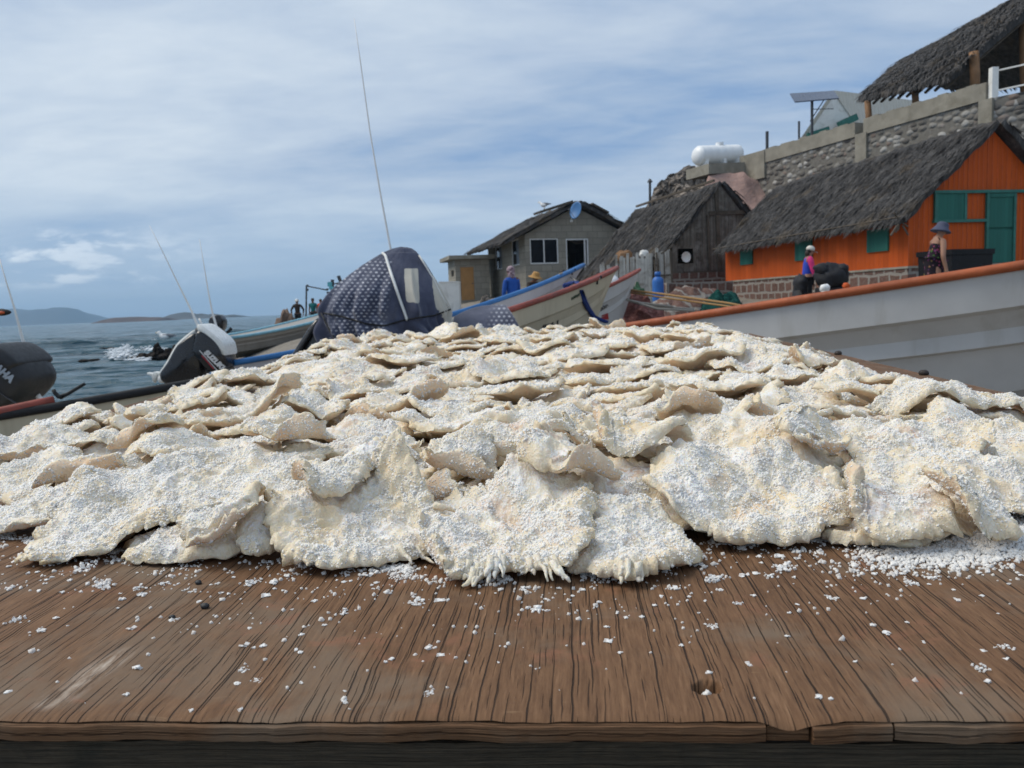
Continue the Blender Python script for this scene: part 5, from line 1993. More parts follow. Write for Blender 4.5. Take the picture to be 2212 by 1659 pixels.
thing('tan_rope', mb, M_ROPET, 'two taut tan ropes slanting down from the third bow to the right', 'rope', None, True)
mb = MB()
for k, pts in enumerate(([(1360, 650), (1400, 660), (1450, 664), (1500, 668)], [(1352, 647), (1388, 655), (1420, 658), (1454, 663)], [(1380, 655), (1420, 667), (1500, 671)])):
    mb.tube([P(u, v, 11.7-0.1*k) for u, v in pts], 0.02, 6)
thing('grey_ropes', mb, M_ROPEG, 'grey cords lying across the pink net', 'rope', None, True)
# black crate and packs near the women
c0, c1 = P(2042, 541, 14.6), P(2133, 535, 15.0)
g = float(ground_z(c0[0], 14.8))
mb = MB()
ex = (c1-c0)*np.array((1, 1, 0))/2
n_ = np.array((-ex[1], ex[0], 0))/np.linalg.norm(ex)*0.38
mid = (c0+c1)/2
zt = (c0[2]+c1[2])/2
rings = []
for z, k in ((g, 0.90), (zt-0.10, 0.985), (zt-0.10, 1.03), (zt, 1.04), (zt, 0.97), (g+0.1, 0.86)):
    rings.append([np.array((mid[0], mid[1]+0.38, z))+ex*sx*k+n_*sy*k for sx, sy in ((-1, -1), (1, -1), (1, 1), (-1, 1))])
mb.loft(rings)
thing('plastic_tub', mb, M_BLACK, 'large black plastic tub beside the woman in the dark hat', 'tub')
M_PACK = simple('black_nylon', (0.016, 0.016, 0.020), 0.75, 0.4, 9)
for (u, v, w, hh, Y_, lab, sd) in ((1795, 590, 70, 44, 17.2, 'heap of black packs right of the woman in the white cap', 2), (1729, 606, 24, 34, 17.6, 'round black pack left of the woman in the white cap', 6)):
    p = P(u, v, Y_)
    k = Y_/F
    mb = MB()
    g = float(ground_z(p[0], Y_))
    mb.ball(p-np.array((0, 0, hh*k*0.2)), w*k*0.5, 0.3, hh*k*0.62, 18, 12, noise=0.3, seed=sd)
    if w > 40:
        mb.ball(p+np.array((-w*k*0.30, 0, hh*k*0.22)), w*k*0.22, 0.2, hh*k*0.28, 14, 9, noise=0.3, seed=sd+1)
        mb.ball(p+np.array((w*k*0.30, -0.05, hh*k*0.12)), w*k*0.2, 0.2, hh*k*0.34, 14, 9, noise=0.3, seed=sd+4)
    zlo = min(q[2] for q in mb.v)
    mb.box((p[0], Y_+0.05, (zlo+0.1+g)/2), (w*k*0.34, 0, 0), (0, 0.22, 0), (0, 0, max(0.05, (zlo+0.1-g)/2)))
    thing('backpack_pile' if w > 40 else 'backpack', mb, M_PACK, lab, 'packs' if w > 40 else 'pack', None, True)
for (u, v, r, mt, lab) in ((1782, 619, 11, M_GULLW, 'pale grey bag in front of the black packs, above the orange-brown rail'), (1828, 615, 8, simple('orange_cloth', (0.6, 0.10, 0.02), 0.7), 'small bright orange bag lying right of the black packs')):
    p = P(u, v+r*0.3, 16.2)
    mb = MB()
    k = 16.2/F
    mb.ball(p, r*k, r*k*0.8, r*k*0.8, 14, 9, noise=0.3, seed=r)
    g = float(ground_z(p[0], 16.2))
    mb.box((p[0], p[1], (p[2]+g)/2), (r*k*0.6, 0, 0), (0, r*k*0.5, 0), (0, 0, (p[2]-g)/2))
    thing('cloth_bag' if r > 9 else 'orange_bag', mb, mt, lab, 'bag', None, True)
# rigging far behind: mast with yards beyond the blanket, brown heap by the man with the cap
mb = MB()
mb.tube([P(662, 616, 40), P(661, 700, 40)], 0.045, 6)
mb.tube([P(663, 618, 40), P(684, 622, 40), P(708, 627, 40)], 0.035, 6)
for (u, v) in ((664, 617), (664, 626), (707, 625), (708, 632)):
    mb.ball(P(u, v, 40), 0.07, 0.05, 0.06, 8, 6)
thing('thin_mast', mb, M_DARKGREY, 'thin mast with a slack yard line, above the man in teal', 'mast')
ms = empty('lamp_mast', P(718, 650, 40), 'dark mast with a turquoise lamp box, left of the blanket top', 'mast')
mb = MB()
mb.tube([P(718, 604, 40), P(718, 700, 40)], 0.09, 8)
mb.tube([P(731, 596, 40), P(735, 606, 40), P(738, 612, 40)], 0.09, 8)
mb.tube([P(718, 614, 40), P(738, 610, 40)], 0.04, 6)
mb.build('pole', M_DARKGREY, ms)
mb = MB()
mb.box(P(713, 614, 39.9), (0.11, 0, 0), (0, 0.1, 0), (0, 0, 0.11))
mb.box(P(716, 622, 39.9), (0.10, 0, 0), (0, 0.1, 0), (0, 0, 0.07))
mb.build('lamp_box', simple('turquoise_paint', (0.12, 0.42, 0.48), 0.5), ms)
heap('canvas_heap', 586, 648, 676, 30, simple('brown_canvas', (0.17, 0.115, 0.085), 0.9, 0.3, 2, 0.6, 0.05), 'rounded brown canvas heap left of the man in the white cap', 'canvas', 12, 0.7)
# clutter by the outhouse corner
heap('rubbish_heap', 1036, 1058, 641, 36, M_ROCK, 'small heap of tan rubble at the corner of the block house', 'rubble', 15, 0.5)

# ------------------------------------------------------------------ people
M_SKIN1 = simple('tan_skin', (0.33, 0.175, 0.115), 0.55, 0.12, 8)
M_SKIN2 = simple('dark_tan_skin', (0.17, 0.085, 0.055), 0.55, 0.12, 8)
M_HAIR = simple('dark_brown_hair', (0.025, 0.016, 0.011), 0.6, 0.3, 30)
M_EYE = simple('dark_eyes', (0.01, 0.008, 0.007), 0.3)


def skin(name, verts, edges, radii, mat, parent, sub=2):
    me = bpy.data.meshes.new(name)
    me.from_pydata([tuple(map(float, v)) for v in verts], edges, [])
    me.update()
    o = bpy.data.objects.new(name, me)
    COL.objects.link(o)
    o.modifiers.new('skin', 'SKIN')
    sv = me.skin_vertices[0].data
    for i, r in enumerate(radii):
        rr = r if isinstance(r, (tuple, list)) else (r, r)
        sv[i].radius = rr
        sv[i].use_root = (i == 0)
    o.modifiers['skin'].use_smooth_shade = True
    if sub:
        s_ = o.modifiers.new('sub', 'SUBSURF')
        s_.levels = sub
        s_.render_levels = sub
    me.materials.append(mat)
    if parent is not None:
        o.parent = parent
    return o


def person(p, Hh, yaw, label, skin_m, top_m, leg_m, hair='short', stoop=0.0, arm_l=None, arm_r=None, hat=None, sleeves=True, sleeve_m=None, dress=False, head_turn=0.0, head_tilt=0.0, hat_m=None, hair_m=None):
    """standing figure; frame x forward, y left. arm_*: (elbow, wrist) offsets from the shoulder in body units"""
    e = empty('person', p, label, 'person', None, rot=(0, 0, yaw))
    k = Hh/1.70
    cs, sn = math.cos(stoop), math.sin(stoop)

    def up(x, y, z):
        """points above the hips lean forward with the stoop"""
        z0 = 0.92
        return np.array(((x*cs+(z-z0)*sn), y, z0-x*sn+(z-z0)*cs))*k
    V, E, Rr = [], [], []

    def add(q, r, par=None):
        V.append(q)
        Rr.append(r if isinstance(r, tuple) else r*k)
        if isinstance(r, tuple):
            Rr[-1] = (r[0]*k, r[1]*k)
        if par is not None:
            E.append((par, len(V)-1))
        return len(V)-1
    pel = add(up(0, 0, 0.92), 0.125)
    wa = add(up(0, 0, 1.06), 0.115, pel)
    ch = add(up(0.01, 0, 1.25), 0.125, wa)
    up_ch = add(up(0, 0, 1.37), 0.095, ch)
    nk = add(up(0, 0, 1.45), 0.052, up_ch)
    hd = []
    tilt = head_tilt

    def head(x, y, z):
        a, b = math.cos(head_turn), math.sin(head_turn)
        c, d = math.cos(tilt), math.sin(tilt)
        x2, z2 = x*c+z*d, -x*d+z*c
        base = up(0.012, 0, 1.50)/k
        return (base+np.array((x2*a-y*b, x2*b+y*a, z2)))*k
    h0 = add(head(0.012, 0, 0.0), 0.052, nk)
    h1_ = add(head(0.024, 0, 0.045), 0.068, h0)
    h2_ = add(head(0.012, 0, 0.105), 0.084, h1_)
    h3_ = add(head(0.0, 0, 0.155), 0.070, h2_)
    ns = add(head(0.108, 0, 0.075), 0.012, h1_)
    for sd in (1, -1):
        add(head(0.0, sd*0.082, 0.085), 0.014, h2_)
    for sd, arm in ((1, arm_l), (-1, arm_r)):
        sh = add(up(0, sd*0.165, 1.37), 0.056, up_ch)
        el_o, wr_o = arm or ((0.02, sd*0.05, -0.29), (0.07, sd*0.05, -0.53))
        s0 = np.array((0, sd*0.165, 1.37))
        sp = up(*s0)
        el = add(sp+np.array(el_o)*k, 0.041, sh)
        wr = add(sp+np.array(wr_o)*k, 0.028, el)
        d = np.array(wr_o)-np.array(el_o)
        d /= np.linalg.norm(d)
        sdv = np.cross(d, (0, 1.0, 0))
        if np.linalg.norm(sdv) < 0.2:
            sdv = np.cross(d, (0, 0, 1.0))
        sdv /= np.linalg.norm(sdv)
        pm = add(V[wr]+d*0.06*k, (0.036, 0.020), wr)
        inw = np.cross(d, sdv)
        for q, (off, ln) in enumerate(((-0.028, 0.065), (-0.010, 0.078), (0.010, 0.074), (0.027, 0.058))):
            f1 = add(V[pm]+(d*0.032+sdv*off)*k, 0.0095, pm)
            f2 = add(V[f1]+(d*ln*0.55+sdv*off*0.1+inw*0.010)*k, 0.0085, f1)
            add(V[f2]+(d*ln*0.45+inw*0.022)*k, 0.0075, f2)
        t1 = add(V[wr]+(d*0.035-sdv*0.036)*k, 0.011, wr)
        add(V[t1]+(d*0.045-sdv*0.018+inw*0.012)*k, 0.009, t1)
    for sd in (1, -1):
        hp = add(np.array((0, sd*0.085, 0.86))*k, 0.092, pel)
        kn = add(np.array((0.02, sd*0.10, 0.47))*k, 0.062, hp)
        an = add(np.array((-0.01, sd*0.105, 0.085))*k, 0.040, kn)
        hl = add(np.array((0.05, sd*0.11, 0.035))*k, 0.036, an)
        add(np.array((0.17, sd*0.125, 0.024))*k, 0.024, hl)
    skin('body', V, E, Rr, skin_m, e)
    # eyes
    mb = MB()
    for sd in (1, -1):
        mb.ball(head(0.083, sd*0.032, 0.092), 0.010*k, n=8, m=6)
    mesh_np('eyes', mb.v, mb.f, M_EYE, e, True, keep=False)
    mb = MB()
    mb.ball(head(0.086, 0, 0.030), 0.008*k, 0.024*k, 0.006*k, 10, 6)
    mesh_np('mouth', mb.v, mb.f, simple('lips', (0.22, 0.07, 0.06), 0.5) if 'lips' not in bpy.data.materials else bpy.data.materials['lips'], e, True, keep=False)
    # top
    tv, te, tr_ = [], [], []

    def ta(q, r, par=None):
        tv.append(q)
        tr_.append(r*k)
        if par is not None:
            te.append((par, len(tv)-1))
        return len(tv)-1
    a0 = ta(up(0, 0, 0.90), 0.150 if not dress else 0.165)
    a1 = ta(up(0, 0, 1.06), 0.138, a0)
    a2 = ta(up(0.012, 0, 1.25), 0.150, a1)
    a3 = ta(up(0, 0, 1.375), 0.112, a2)
    if sleeves != 'none':
        ta(up(0, 0, 1.435), 0.068, a3)
    if dress:
        b0 = ta(np.array((0, 0, 0.70))*k, 0.20, a0)
        ta(np.array((0, 0, 0.46))*k, 0.235, b0)
    if sleeves != 'none' and sleeve_m is None:
        for sd, arm in ((1, arm_l), (-1, arm_r)):
            el_o, wr_o = arm or ((0.02, sd*0.05, -0.29), (0.07, sd*0.05, -0.53))
            sp = up(0, sd*0.165, 1.37)
            s0 = ta(sp, 0.072, a3)
            s1 = ta(sp+np.array(el_o)*k*(1.0 if sleeves is True else 0.6), 0.056, s0)
            if sleeves is True:
                ta(sp+(np.array(el_o)+(np.array(wr_o)-np.array(el_o))*0.9)*k, 0.040, s1)
    skin('dress' if dress else 'shirt', tv, te, tr_, top_m, e)
    if sleeve_m is not None:
        for sd, arm in ((1, arm_l), (-1, arm_r)):
            el_o, wr_o = arm or ((0.02, sd*0.05, -0.29), (0.07, sd*0.05, -0.53))
            sp = up(0, sd*0.165, 1.37)
            inn = up(0.0, sd*0.085, 1.415)
            skin('sleeve', [inn, sp, sp+np.array(el_o)*k, sp+(np.array(el_o)+(np.array(wr_o)-np.array(el_o))*0.97)*k], [(0, 1), (1, 2), (2, 3)], [0.075*k, 0.082*k, 0.060*k, 0.040*k], sleeve_m, e)
    if not dress:
        lv = [np.array((0, 0, 0.93))*k]
        le, lr = [], [0.142*k]
        for sd in (1, -1):
            i = len(lv)
            lv += [np.array((0, sd*0.085, 0.85))*k, np.array((0.02, sd*0.10, 0.47))*k, np.array((-0.01, sd*0.105, 0.11))*k]
            le += [(0, i), (i, i+1), (i+1, i+2)]
            lr += [0.106*k, 0.078*k, 0.058*k]
        skin('trousers', lv, le, lr, leg_m, e)
    hm = hair_m or M_HAIR
    mb = MB()
    if hair in ('short', 'long', 'bob'):
        mb.ball(head(-0.012, 0, 0.125), 0.094*k, 0.090*k, 0.082*k, 16, 10, noise=0.06, seed=3)
        mb.ball(head(-0.030, 0, 0.085), 0.078*k, 0.086*k, 0.085*k, 16, 10, noise=0.06, seed=5)
        if hair in ('long', 'bob'):
            mb.ball(head(-0.048, 0, 0.010), 0.062*k, 0.082*k, 0.10*k, 16, 10, noise=0.14, seed=7)
        mesh_np('hair', mb.v, mb.f, hm, e, True, keep=False)
    elif hair == 'scarf':
        mb.ball(head(-0.006, 0, 0.11), 0.102*k, 0.098*k, 0.105*k, 18, 12, noise=0.07, seed=3)
        mb.ball(head(-0.035, 0, 0.0), 0.082*k, 0.094*k, 0.13*k, 18, 12, noise=0.15, seed=5)
        mesh_np('headscarf', mb.v, mb.f, hm, e, True, keep=False)
    if hat:
        mb = MB()
        if hat == 'cap':
            crown = [(0.0, 0.100), (0.045, 0.098), (0.085, 0.082), (0.108, 0.050), (0.114, 0.010)]
            rings = [[head(-0.005+r*1.04*math.cos(t), r*math.sin(t), 0.098+z) for t in np.linspace(0, 2*math.pi, 20, endpoint=False)] for z, r in crown]
            mb.loft(rings)
            rings = []
            for f, w in ((0.09, 0.075), (0.13, 0.066), (0.165, 0.045), (0.185, 0.012)):
                rings.append([head(f, w, 0.098-0.022*(f-0.09)/0.095), head(f, 0, 0.112-0.028*(f-0.09)/0.095), head(f, -w, 0.098-0.022*(f-0.09)/0.095), head(f, 0, 0.096-0.028*(f-0.09)/0.095)])
            mb.loft(rings)
        else:
            big = 0.20 if hat == 'straw' else 0.165
            pr = [(0.004, big), (0.020, 0.150), (0.026, 0.112), (0.050, 0.100), (0.100, 0.092), (0.122, 0.070), (0.128, 0.02)]
            dp = 0.045 if hat == 'floppy' else 0.03
            rings = [[head(r*math.cos(t)*1.05-0.004, r*math.sin(t), 0.095+z-(dp*(1-0.5*math.cos(t)) if r > 0.14 else 0)) for t in np.linspace(0, 2*math.pi, 28, endpoint=False)] for z, r in pr]
            rings = [[q-np.array((0, 0, 0.008*k)) for q in rings[0]]]+rings
            mb.loft(rings)
        mesh_np('hat' if hat != 'cap' else 'cap', mb.v, mb.f, hat_m, e, True, keep=False)
    return e


def stand(u, v_top, Y):
    """foot point and height for a figure whose head top is seen at u, v_top"""
    p = P(u, v_top, Y)
    g = float(ground_z(p[0], Y))
    return np.array((p[0], Y, g)), p[2]-g


M_PBLUE = simple('cobalt_fabric', (0.018, 0.055, 0.42), 0.75, 0.2, 9)
M_PINKF = simple('hot_pink_fabric', (0.62, 0.03, 0.17), 0.7, 0.15, 9)
M_BLKF = simple('black_fabric', (0.010, 0.010, 0.012), 0.8, 0.3, 9)
M_CAPW = simple('cream_cap', (0.62, 0.59, 0.52), 0.8, 0.08, 9)
M_SLATE = simple('slate_blue_felt', (0.065, 0.072, 0.115), 0.85, 0.2, 12)
M_STRAW = simple('straw', (0.42, 0.23, 0.075), 0.85, 0.25, 40, 0.6, 0.01)
M_SHIRTB = simple('bright_blue_cloth', (0.012, 0.075, 0.33), 0.8, 0.2, 7)
M_RED = simple('red_cloth', (0.50, 0.025, 0.035), 0.8, 0.15, 7)
M_TEAL = simple('teal_cloth', (0.008, 0.14, 0.145), 0.8, 0.2, 7)
M_ORANGEC = simple('orange_cloth_bright', (0.70, 0.075, 0.015), 0.75, 0.15, 7)
M_DKJ = simple('dark_brown_jacket', (0.035, 0.024, 0.020), 0.85, 0.3, 7)
m, nt, b = new_mat('floral_dress')
co = nt.coord()
v = nt.voronoi(co, 17.0, 'F1', 'Distance')
vc = nt.voronoi(co, 17.0, 'F1', 'Color')
c = nt.mix(nt.maprange(v, 0.32, 0.40, 1, 0), (0.016, 0.011, 0.016), nt.ramp(nt.sep(vc)[0], [(0.2, (0.20, 0.035, 0.09)), (0.5, (0.09, 0.03, 0.13)), (0.75, (0.26, 0.14, 0.05)), (0.95, (0.05, 0.16, 0.03))]))
setb(nt, b, c, 0.85, spec=0.2)
M_FLORAL = m
m, nt, b = new_mat('printed_scarf')
c = nt.ramp(nt.noise(nt.coord(), 13.0, 4, 0.6, 1.0), [(0.42, (0.10, 0.055, 0.07)), (0.5, (0.30, 0.21, 0.24)), (0.6, (0.38, 0.30, 0.32))])
setb(nt, b, c, 0.85, spec=0.2)
M_SCARF = m

p, hgt = stand(1744, 531, 18.2)
person(p, hgt/1.005, math.radians(-8), 'woman in a white cap with a blue top and long hot pink sleeves', M_SKIN1, M_PBLUE, M_BLKF, 'bob', 0.06, arm_l=((0.05, 0.04, -0.28), (0.13, 0.02, -0.53)), arm_r=((0.06, -0.05, -0.28), (0.15, -0.05, -0.54)), hat='cap', sleeve_m=M_PINKF, hat_m=M_CAPW, head_tilt=0.25)
p, hgt = stand(2018, 481, 13.6)
person(p, hgt/1.0, math.radians(4), 'woman in a dark floppy hat and sleeveless floral dress, bending over', M_SKIN1, M_FLORAL, M_BLKF, 'none', 0.16, arm_l=((0.10, 0.03, -0.27), (0.25, 0.0, -0.48)), arm_r=((-0.05, -0.07, -0.28), (0.03, -0.06, -0.54)), hat='floppy', sleeves='none', dress=True, hat_m=M_SLATE, head_tilt=0.38)
p, hgt = stand(1106, 576, 17.2)
person(p, hgt/0.99, math.radians(125), 'person in a bright blue shirt and printed headscarf seen from behind', M_SKIN2, M_SHIRTB, M_BLKF, 'scarf', 0.10, hair_m=M_SCARF)
p, hgt = stand(1139, 594, 19.5)
person(p, hgt/0.93, math.radians(-40), 'man in a yellow straw hat bending his head, beside the blue shirt', M_SKIN2, M_DKJ, M_BLKF, 'short', 0.45, hat='straw', hat_m=M_STRAW, head_tilt=0.35, sleeves='short')
p, hgt = stand(1190, 590, 17.5)
person(p, hgt/0.90, math.radians(10), 'dark haired person in a red shirt stooping behind the blue rail', M_SKIN2, M_RED, M_BLKF, 'short', 0.55, sleeves='short', head_tilt=0.1)
p, hgt = stand(641, 646, 33.0)
person(p, hgt, math.radians(-80), 'man in a white cap and dark jacket by the water', M_SKIN2, M_DKJ, M_BLKF, 'short', 0.0, hat='cap', hat_m=M_WHITE, arm_l=((0.0, 0.16, -0.24), (0.12, 0.14, -0.46)), arm_r=((0.0, -0.16, -0.24), (0.12, -0.14, -0.46)))
p, hgt = stand(675, 644, 34.0)
person(p, hgt, math.radians(-95), 'man in a teal T-shirt standing by the water, left of the orange shirt', M_SKIN2, M_TEAL, M_BLKF, 'short', 0.0, sleeves='short')
p, hgt = stand(692, 646, 36.0)
person(p, hgt, math.radians(-85), 'person in a bright orange shirt partly hidden by the dotted blanket', M_SKIN2, M_ORANGEC, M_BLKF, 'short', 0.0, sleeves='short')

# ------------------------------------------------------------------ sea air
m = bpy.data.materials.new('sea_haze')
m.use_nodes = True
for n in list(m.node_tree.nodes):
    if n.type == 'BSDF_PRINCIPLED':
        m.node_tree.nodes.remove(n)
out = next(n for n in m.node_tree.nodes if n.type == 'OUTPUT_MATERIAL')
pv = m.node_tree.nodes.new('ShaderNodeVolumePrincipled')
pv.inputs['Color'].default_value = (0.46, 0.73, 1.0, 1)
pv.inputs['Density'].default_value = 1.8e-4
pv.inputs['Anisotropy'].default_value = 0.0
m.node_tree.links.new(pv.outputs[0], out.inputs['Volume'])
mb = MB()
mb.box((0, 2500, 75), (20000, 0, 0), (0, 3400, 0), (0, 0, 83))
hz = mb.build('haze', m)
hz['kind'] = 'stuff'
# ------------------------------------------------------------------ the plank table
TROT = Matrix((C_, A_, N_)).transposed()
TM = Matrix.Translation(O_) @ TROT.to_4x4()
T_L, T_R, S_END, PLY = -0.95, 0.81, 3.02, 0.0125


def wood_mat(name, along_x=False, dark=False):
    m, nt, b = new_mat(name)
    co = nt.coord()
    x, y, z = nt.sep(co)
    if along_x:
        x, y = nt.math('ADD', nt.math('MULTIPLY', z, 6.0), nt.math('MULTIPLY', y, 0.7)), x
    warp = nt.noise(nt.comb(nt.math('MULTIPLY', x, 5.0), nt.math('MULTIPLY', y, 2.2), 0.0), 1.0, 3, 0.5)
    warp2 = nt.noise(nt.comb(nt.math('MULTIPLY', x, 30.0), nt.math('MULTIPLY', y, 30.0), 3.0), 1.0, 3, 0.5)
    xx = nt.math('ADD', x, nt.math('ADD', nt.math('MULTIPLY', warp, 0.014), nt.math('MULTIPLY', warp2, 0.0032)))
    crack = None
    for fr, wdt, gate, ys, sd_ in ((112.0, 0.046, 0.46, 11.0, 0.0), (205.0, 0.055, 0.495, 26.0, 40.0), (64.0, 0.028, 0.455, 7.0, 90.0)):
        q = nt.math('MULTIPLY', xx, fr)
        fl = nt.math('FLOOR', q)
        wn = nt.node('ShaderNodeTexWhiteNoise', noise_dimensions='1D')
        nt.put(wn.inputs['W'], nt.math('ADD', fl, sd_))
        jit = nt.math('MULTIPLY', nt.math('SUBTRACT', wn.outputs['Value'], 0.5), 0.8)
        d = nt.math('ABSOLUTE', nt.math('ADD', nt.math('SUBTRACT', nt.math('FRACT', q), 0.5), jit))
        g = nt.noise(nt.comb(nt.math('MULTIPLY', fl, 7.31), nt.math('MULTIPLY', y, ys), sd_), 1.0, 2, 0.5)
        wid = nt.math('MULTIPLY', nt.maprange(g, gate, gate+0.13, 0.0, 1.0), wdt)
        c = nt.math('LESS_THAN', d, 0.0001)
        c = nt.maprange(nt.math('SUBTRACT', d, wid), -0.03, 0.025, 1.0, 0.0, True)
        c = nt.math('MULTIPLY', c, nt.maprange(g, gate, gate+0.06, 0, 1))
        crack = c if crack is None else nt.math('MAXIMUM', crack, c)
    fib = nt.noise(nt.comb(nt.math('MULTIPLY', xx, 420.0), nt.math('MULTIPLY', y, 34.0), 0.0), 1.0, 6, 0.72)
    band = nt.noise(nt.comb(nt.math('MULTIPLY', xx, 38.0), nt.math('MULTIPLY', y, 2.6), 5.0), 1.0, 4, 0.6)
    blot = nt.noise(co, 7.5, 6, 0.62, 0.5)
    blot2 = nt.noise(nt.mapping(co, (1, 1, 1), (0, 0, 0), (4, 7, 1)), 19.0, 6, 0.65, 0.4)
    if dark:
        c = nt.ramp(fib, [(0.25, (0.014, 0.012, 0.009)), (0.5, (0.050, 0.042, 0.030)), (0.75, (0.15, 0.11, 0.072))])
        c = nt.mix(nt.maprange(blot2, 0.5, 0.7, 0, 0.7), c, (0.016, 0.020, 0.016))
    else:
        c = nt.ramp(nt.math('ADD', nt.math('MULTIPLY', fib, 0.72), nt.math('MULTIPLY', band, 0.28)),
                    [(0.28, (0.060, 0.029, 0.014)), (0.43, (0.122, 0.062, 0.030)), (0.56, (0.180, 0.097, 0.050)), (0.72, (0.275, 0.160, 0.090))])
        c = nt.mix(nt.maprange(blot, 0.47, 0.66, 0.0, 0.75, True), c, (0.175, 0.128, 0.088))       # greyed, weathered patches
        c = nt.mix(nt.maprange(blot2, 0.56, 0.70, 0.0, 0.7, True), c, (0.235, 0.105, 0.058))       # red-brown stains
        c = nt.mix(nt.maprange(blot2, 0.34, 0.24, 0.0, 0.6, True), c, (0.070, 0.048, 0.034))
        scr = nt.noise(nt.mapping(co, (9.0, 210.0, 1), (0, 0, 0.22)), 1.0, 4, 0.65, 0.8)
        c = nt.mix(nt.math('MULTIPLY', nt.maprange(scr, 0.68, 0.72, 0, 0.5), nt.maprange(blot2, 0.45, 0.6, 0, 1)), c, (0.09, 0.048, 0.026))
        rub = nt.noise(nt.comb(nt.math('MULTIPLY', x, 14.0), nt.math('MULTIPLY', y, 150.0), 9.0), 1.0, 5, 0.7, 0.6)
        c = nt.mix(nt.math('MULTIPLY', nt.maprange(rub, 0.66, 0.72, 0, 0.7), nt.maprange(blot, 0.42, 0.6, 1, 0)), c, (0.34, 0.22, 0.12))
    c = nt.mix(nt.math('MULTIPLY', crack, nt.maprange(blot2, 0.3, 0.7, 0.92, 0.62)), c, (0.018, 0.011, 0.008))  # shade in the depth of the cracks, painted into the wood colour as dark lines
    h = nt.math('SUBTRACT', nt.math('ADD', nt.math('MULTIPLY', fib, 0.22), nt.math('MULTIPLY', band, 0.2)), nt.math('MULTIPLY', crack, 1.3))
    setb(nt, b, c, nt.maprange(fib, 0.3, 0.7, 0.62, 0.82), nt.bump(h, 0.8, 0.0022), spec=0.22)
    return m, nt, b, c


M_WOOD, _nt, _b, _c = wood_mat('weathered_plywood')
# a pale paint smear near the left front of the table
_x, _y, _z = _nt.sep(_nt.coord())
_s0, _s1 = T_of(95, 1530), T_of(265, 1410)
_k = (_s1[0]-_s0[0])/(_s1[1]-_s0[1])
_dist = _nt.math('ABSOLUTE', _nt.math('SUBTRACT', _x, _nt.math('ADD', _nt.math('MULTIPLY', _nt.math('SUBTRACT', _y, _s0[1]), _k), _s0[0])))
_pn = _nt.noise(_nt.mapping(_nt.coord(), (160, 30, 1)), 1.0, 5, 0.7)
_mk = _nt.math('MULTIPLY', _nt.maprange(_dist, 0.0, 0.013, 1, 0), _nt.math('MULTIPLY', _nt.maprange(_y, _s0[1]-0.004, _s0[1]+0.006, 0, 1), _nt.maprange(_y, _s1[1]-0.01, _s1[1]+0.012, 1, 0)))
_mk = _nt.math('MULTIPLY', _mk, _nt.maprange(_pn, 0.42, 0.62, 0.0, 1.0))
_nt.put(_b.inputs['Base Color'], _nt.mix(_nt.math('MULTIPLY', _mk, 0.8), _c, (0.52, 0.44, 0.36)))
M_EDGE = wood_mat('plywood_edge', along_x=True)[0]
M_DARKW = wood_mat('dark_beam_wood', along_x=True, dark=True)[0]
M_NAIL = simple('rusty_iron', (0.03, 0.022, 0.018), 0.6, 0.4, 60)

table = empty('wooden_table', O_, 'long weathered plywood table spread with salted fish', 'table')
table.rotation_euler = TROT.to_euler()


def tpart(name, V, Fc, mat, smooth=False, fmat=None):
    return mesh_np(name, V, Fc, mat, table, smooth, fmat, keep=False)


# top sheet: fine mesh in front with worn edge and a nail hole, coarse behind
HOLE = T_of(1528, 1484)
ts = np.concatenate([np.linspace(T_L, -0.42, 30)[:-1], np.linspace(-0.42, 0.42, 421), np.linspace(0.42, T_R, 30)[1:]])
ss = np.concatenate([np.array([0.0, 0.0006, 0.0015, 0.003]), np.linspace(0.005, 0.36, 178), np.linspace(0.36, S_END, 60)[1:]])
hx, hy = HOLE
ts = np.unique(np.concatenate([ts, np.linspace(hx-0.012, hx+0.012, 33)]))
ss = np.unique(np.concatenate([ss, np.linspace(hy-0.012, hy+0.012, 33)]))
TT, SS = np.meshgrid(ts, ss, indexing='ij')
zz_ = 0.0007*fbm(np.stack([TT.ravel()*30, SS.ravel()*6, SS.ravel()*0], 1), 3)
edge_n = fbm(np.stack([TT.ravel()*18, TT.ravel()*0+3, TT.ravel()*0], 1), 4)
zz_ -= (0.0012+0.0012*np.abs(edge_n))*np.exp(-SS.ravel()/0.0022)
so = SS.ravel()+np.where(SS.ravel() < 0.02, (0.0022*edge_n)*(1-SS.ravel()/0.02), 0)
dd = np.hypot((TT.ravel()-hx)/0.0088, (SS.ravel()-hy)/0.0082)
dd += 0.18*fbm(np.stack([TT.ravel()*260, SS.ravel()*260, TT.ravel()*0], 1), 2)
zz_ -= 0.0085*(1-sstep(0.62, 1.0, dd))
# chipped corner between the broken veneers
_cu = T_of(1700, 1552)[0]
_cw = np.exp(-((TT.ravel()-_cu)/0.009)**2)*np.exp(-SS.ravel()/0.0075)
zz_ -= 0.004*_cw
V = np.stack([TT.ravel(), so, zz_], 1)
a_, b_ = TT.shape
ii = (np.arange(a_-1)[:, None]*b_+np.arange(b_-1)[None]).ravel()
Fq = np.stack([ii, ii+b_, ii+b_+1, ii+1], 1)
tpart('tabletop', V, Fq, M_WOOD, True)
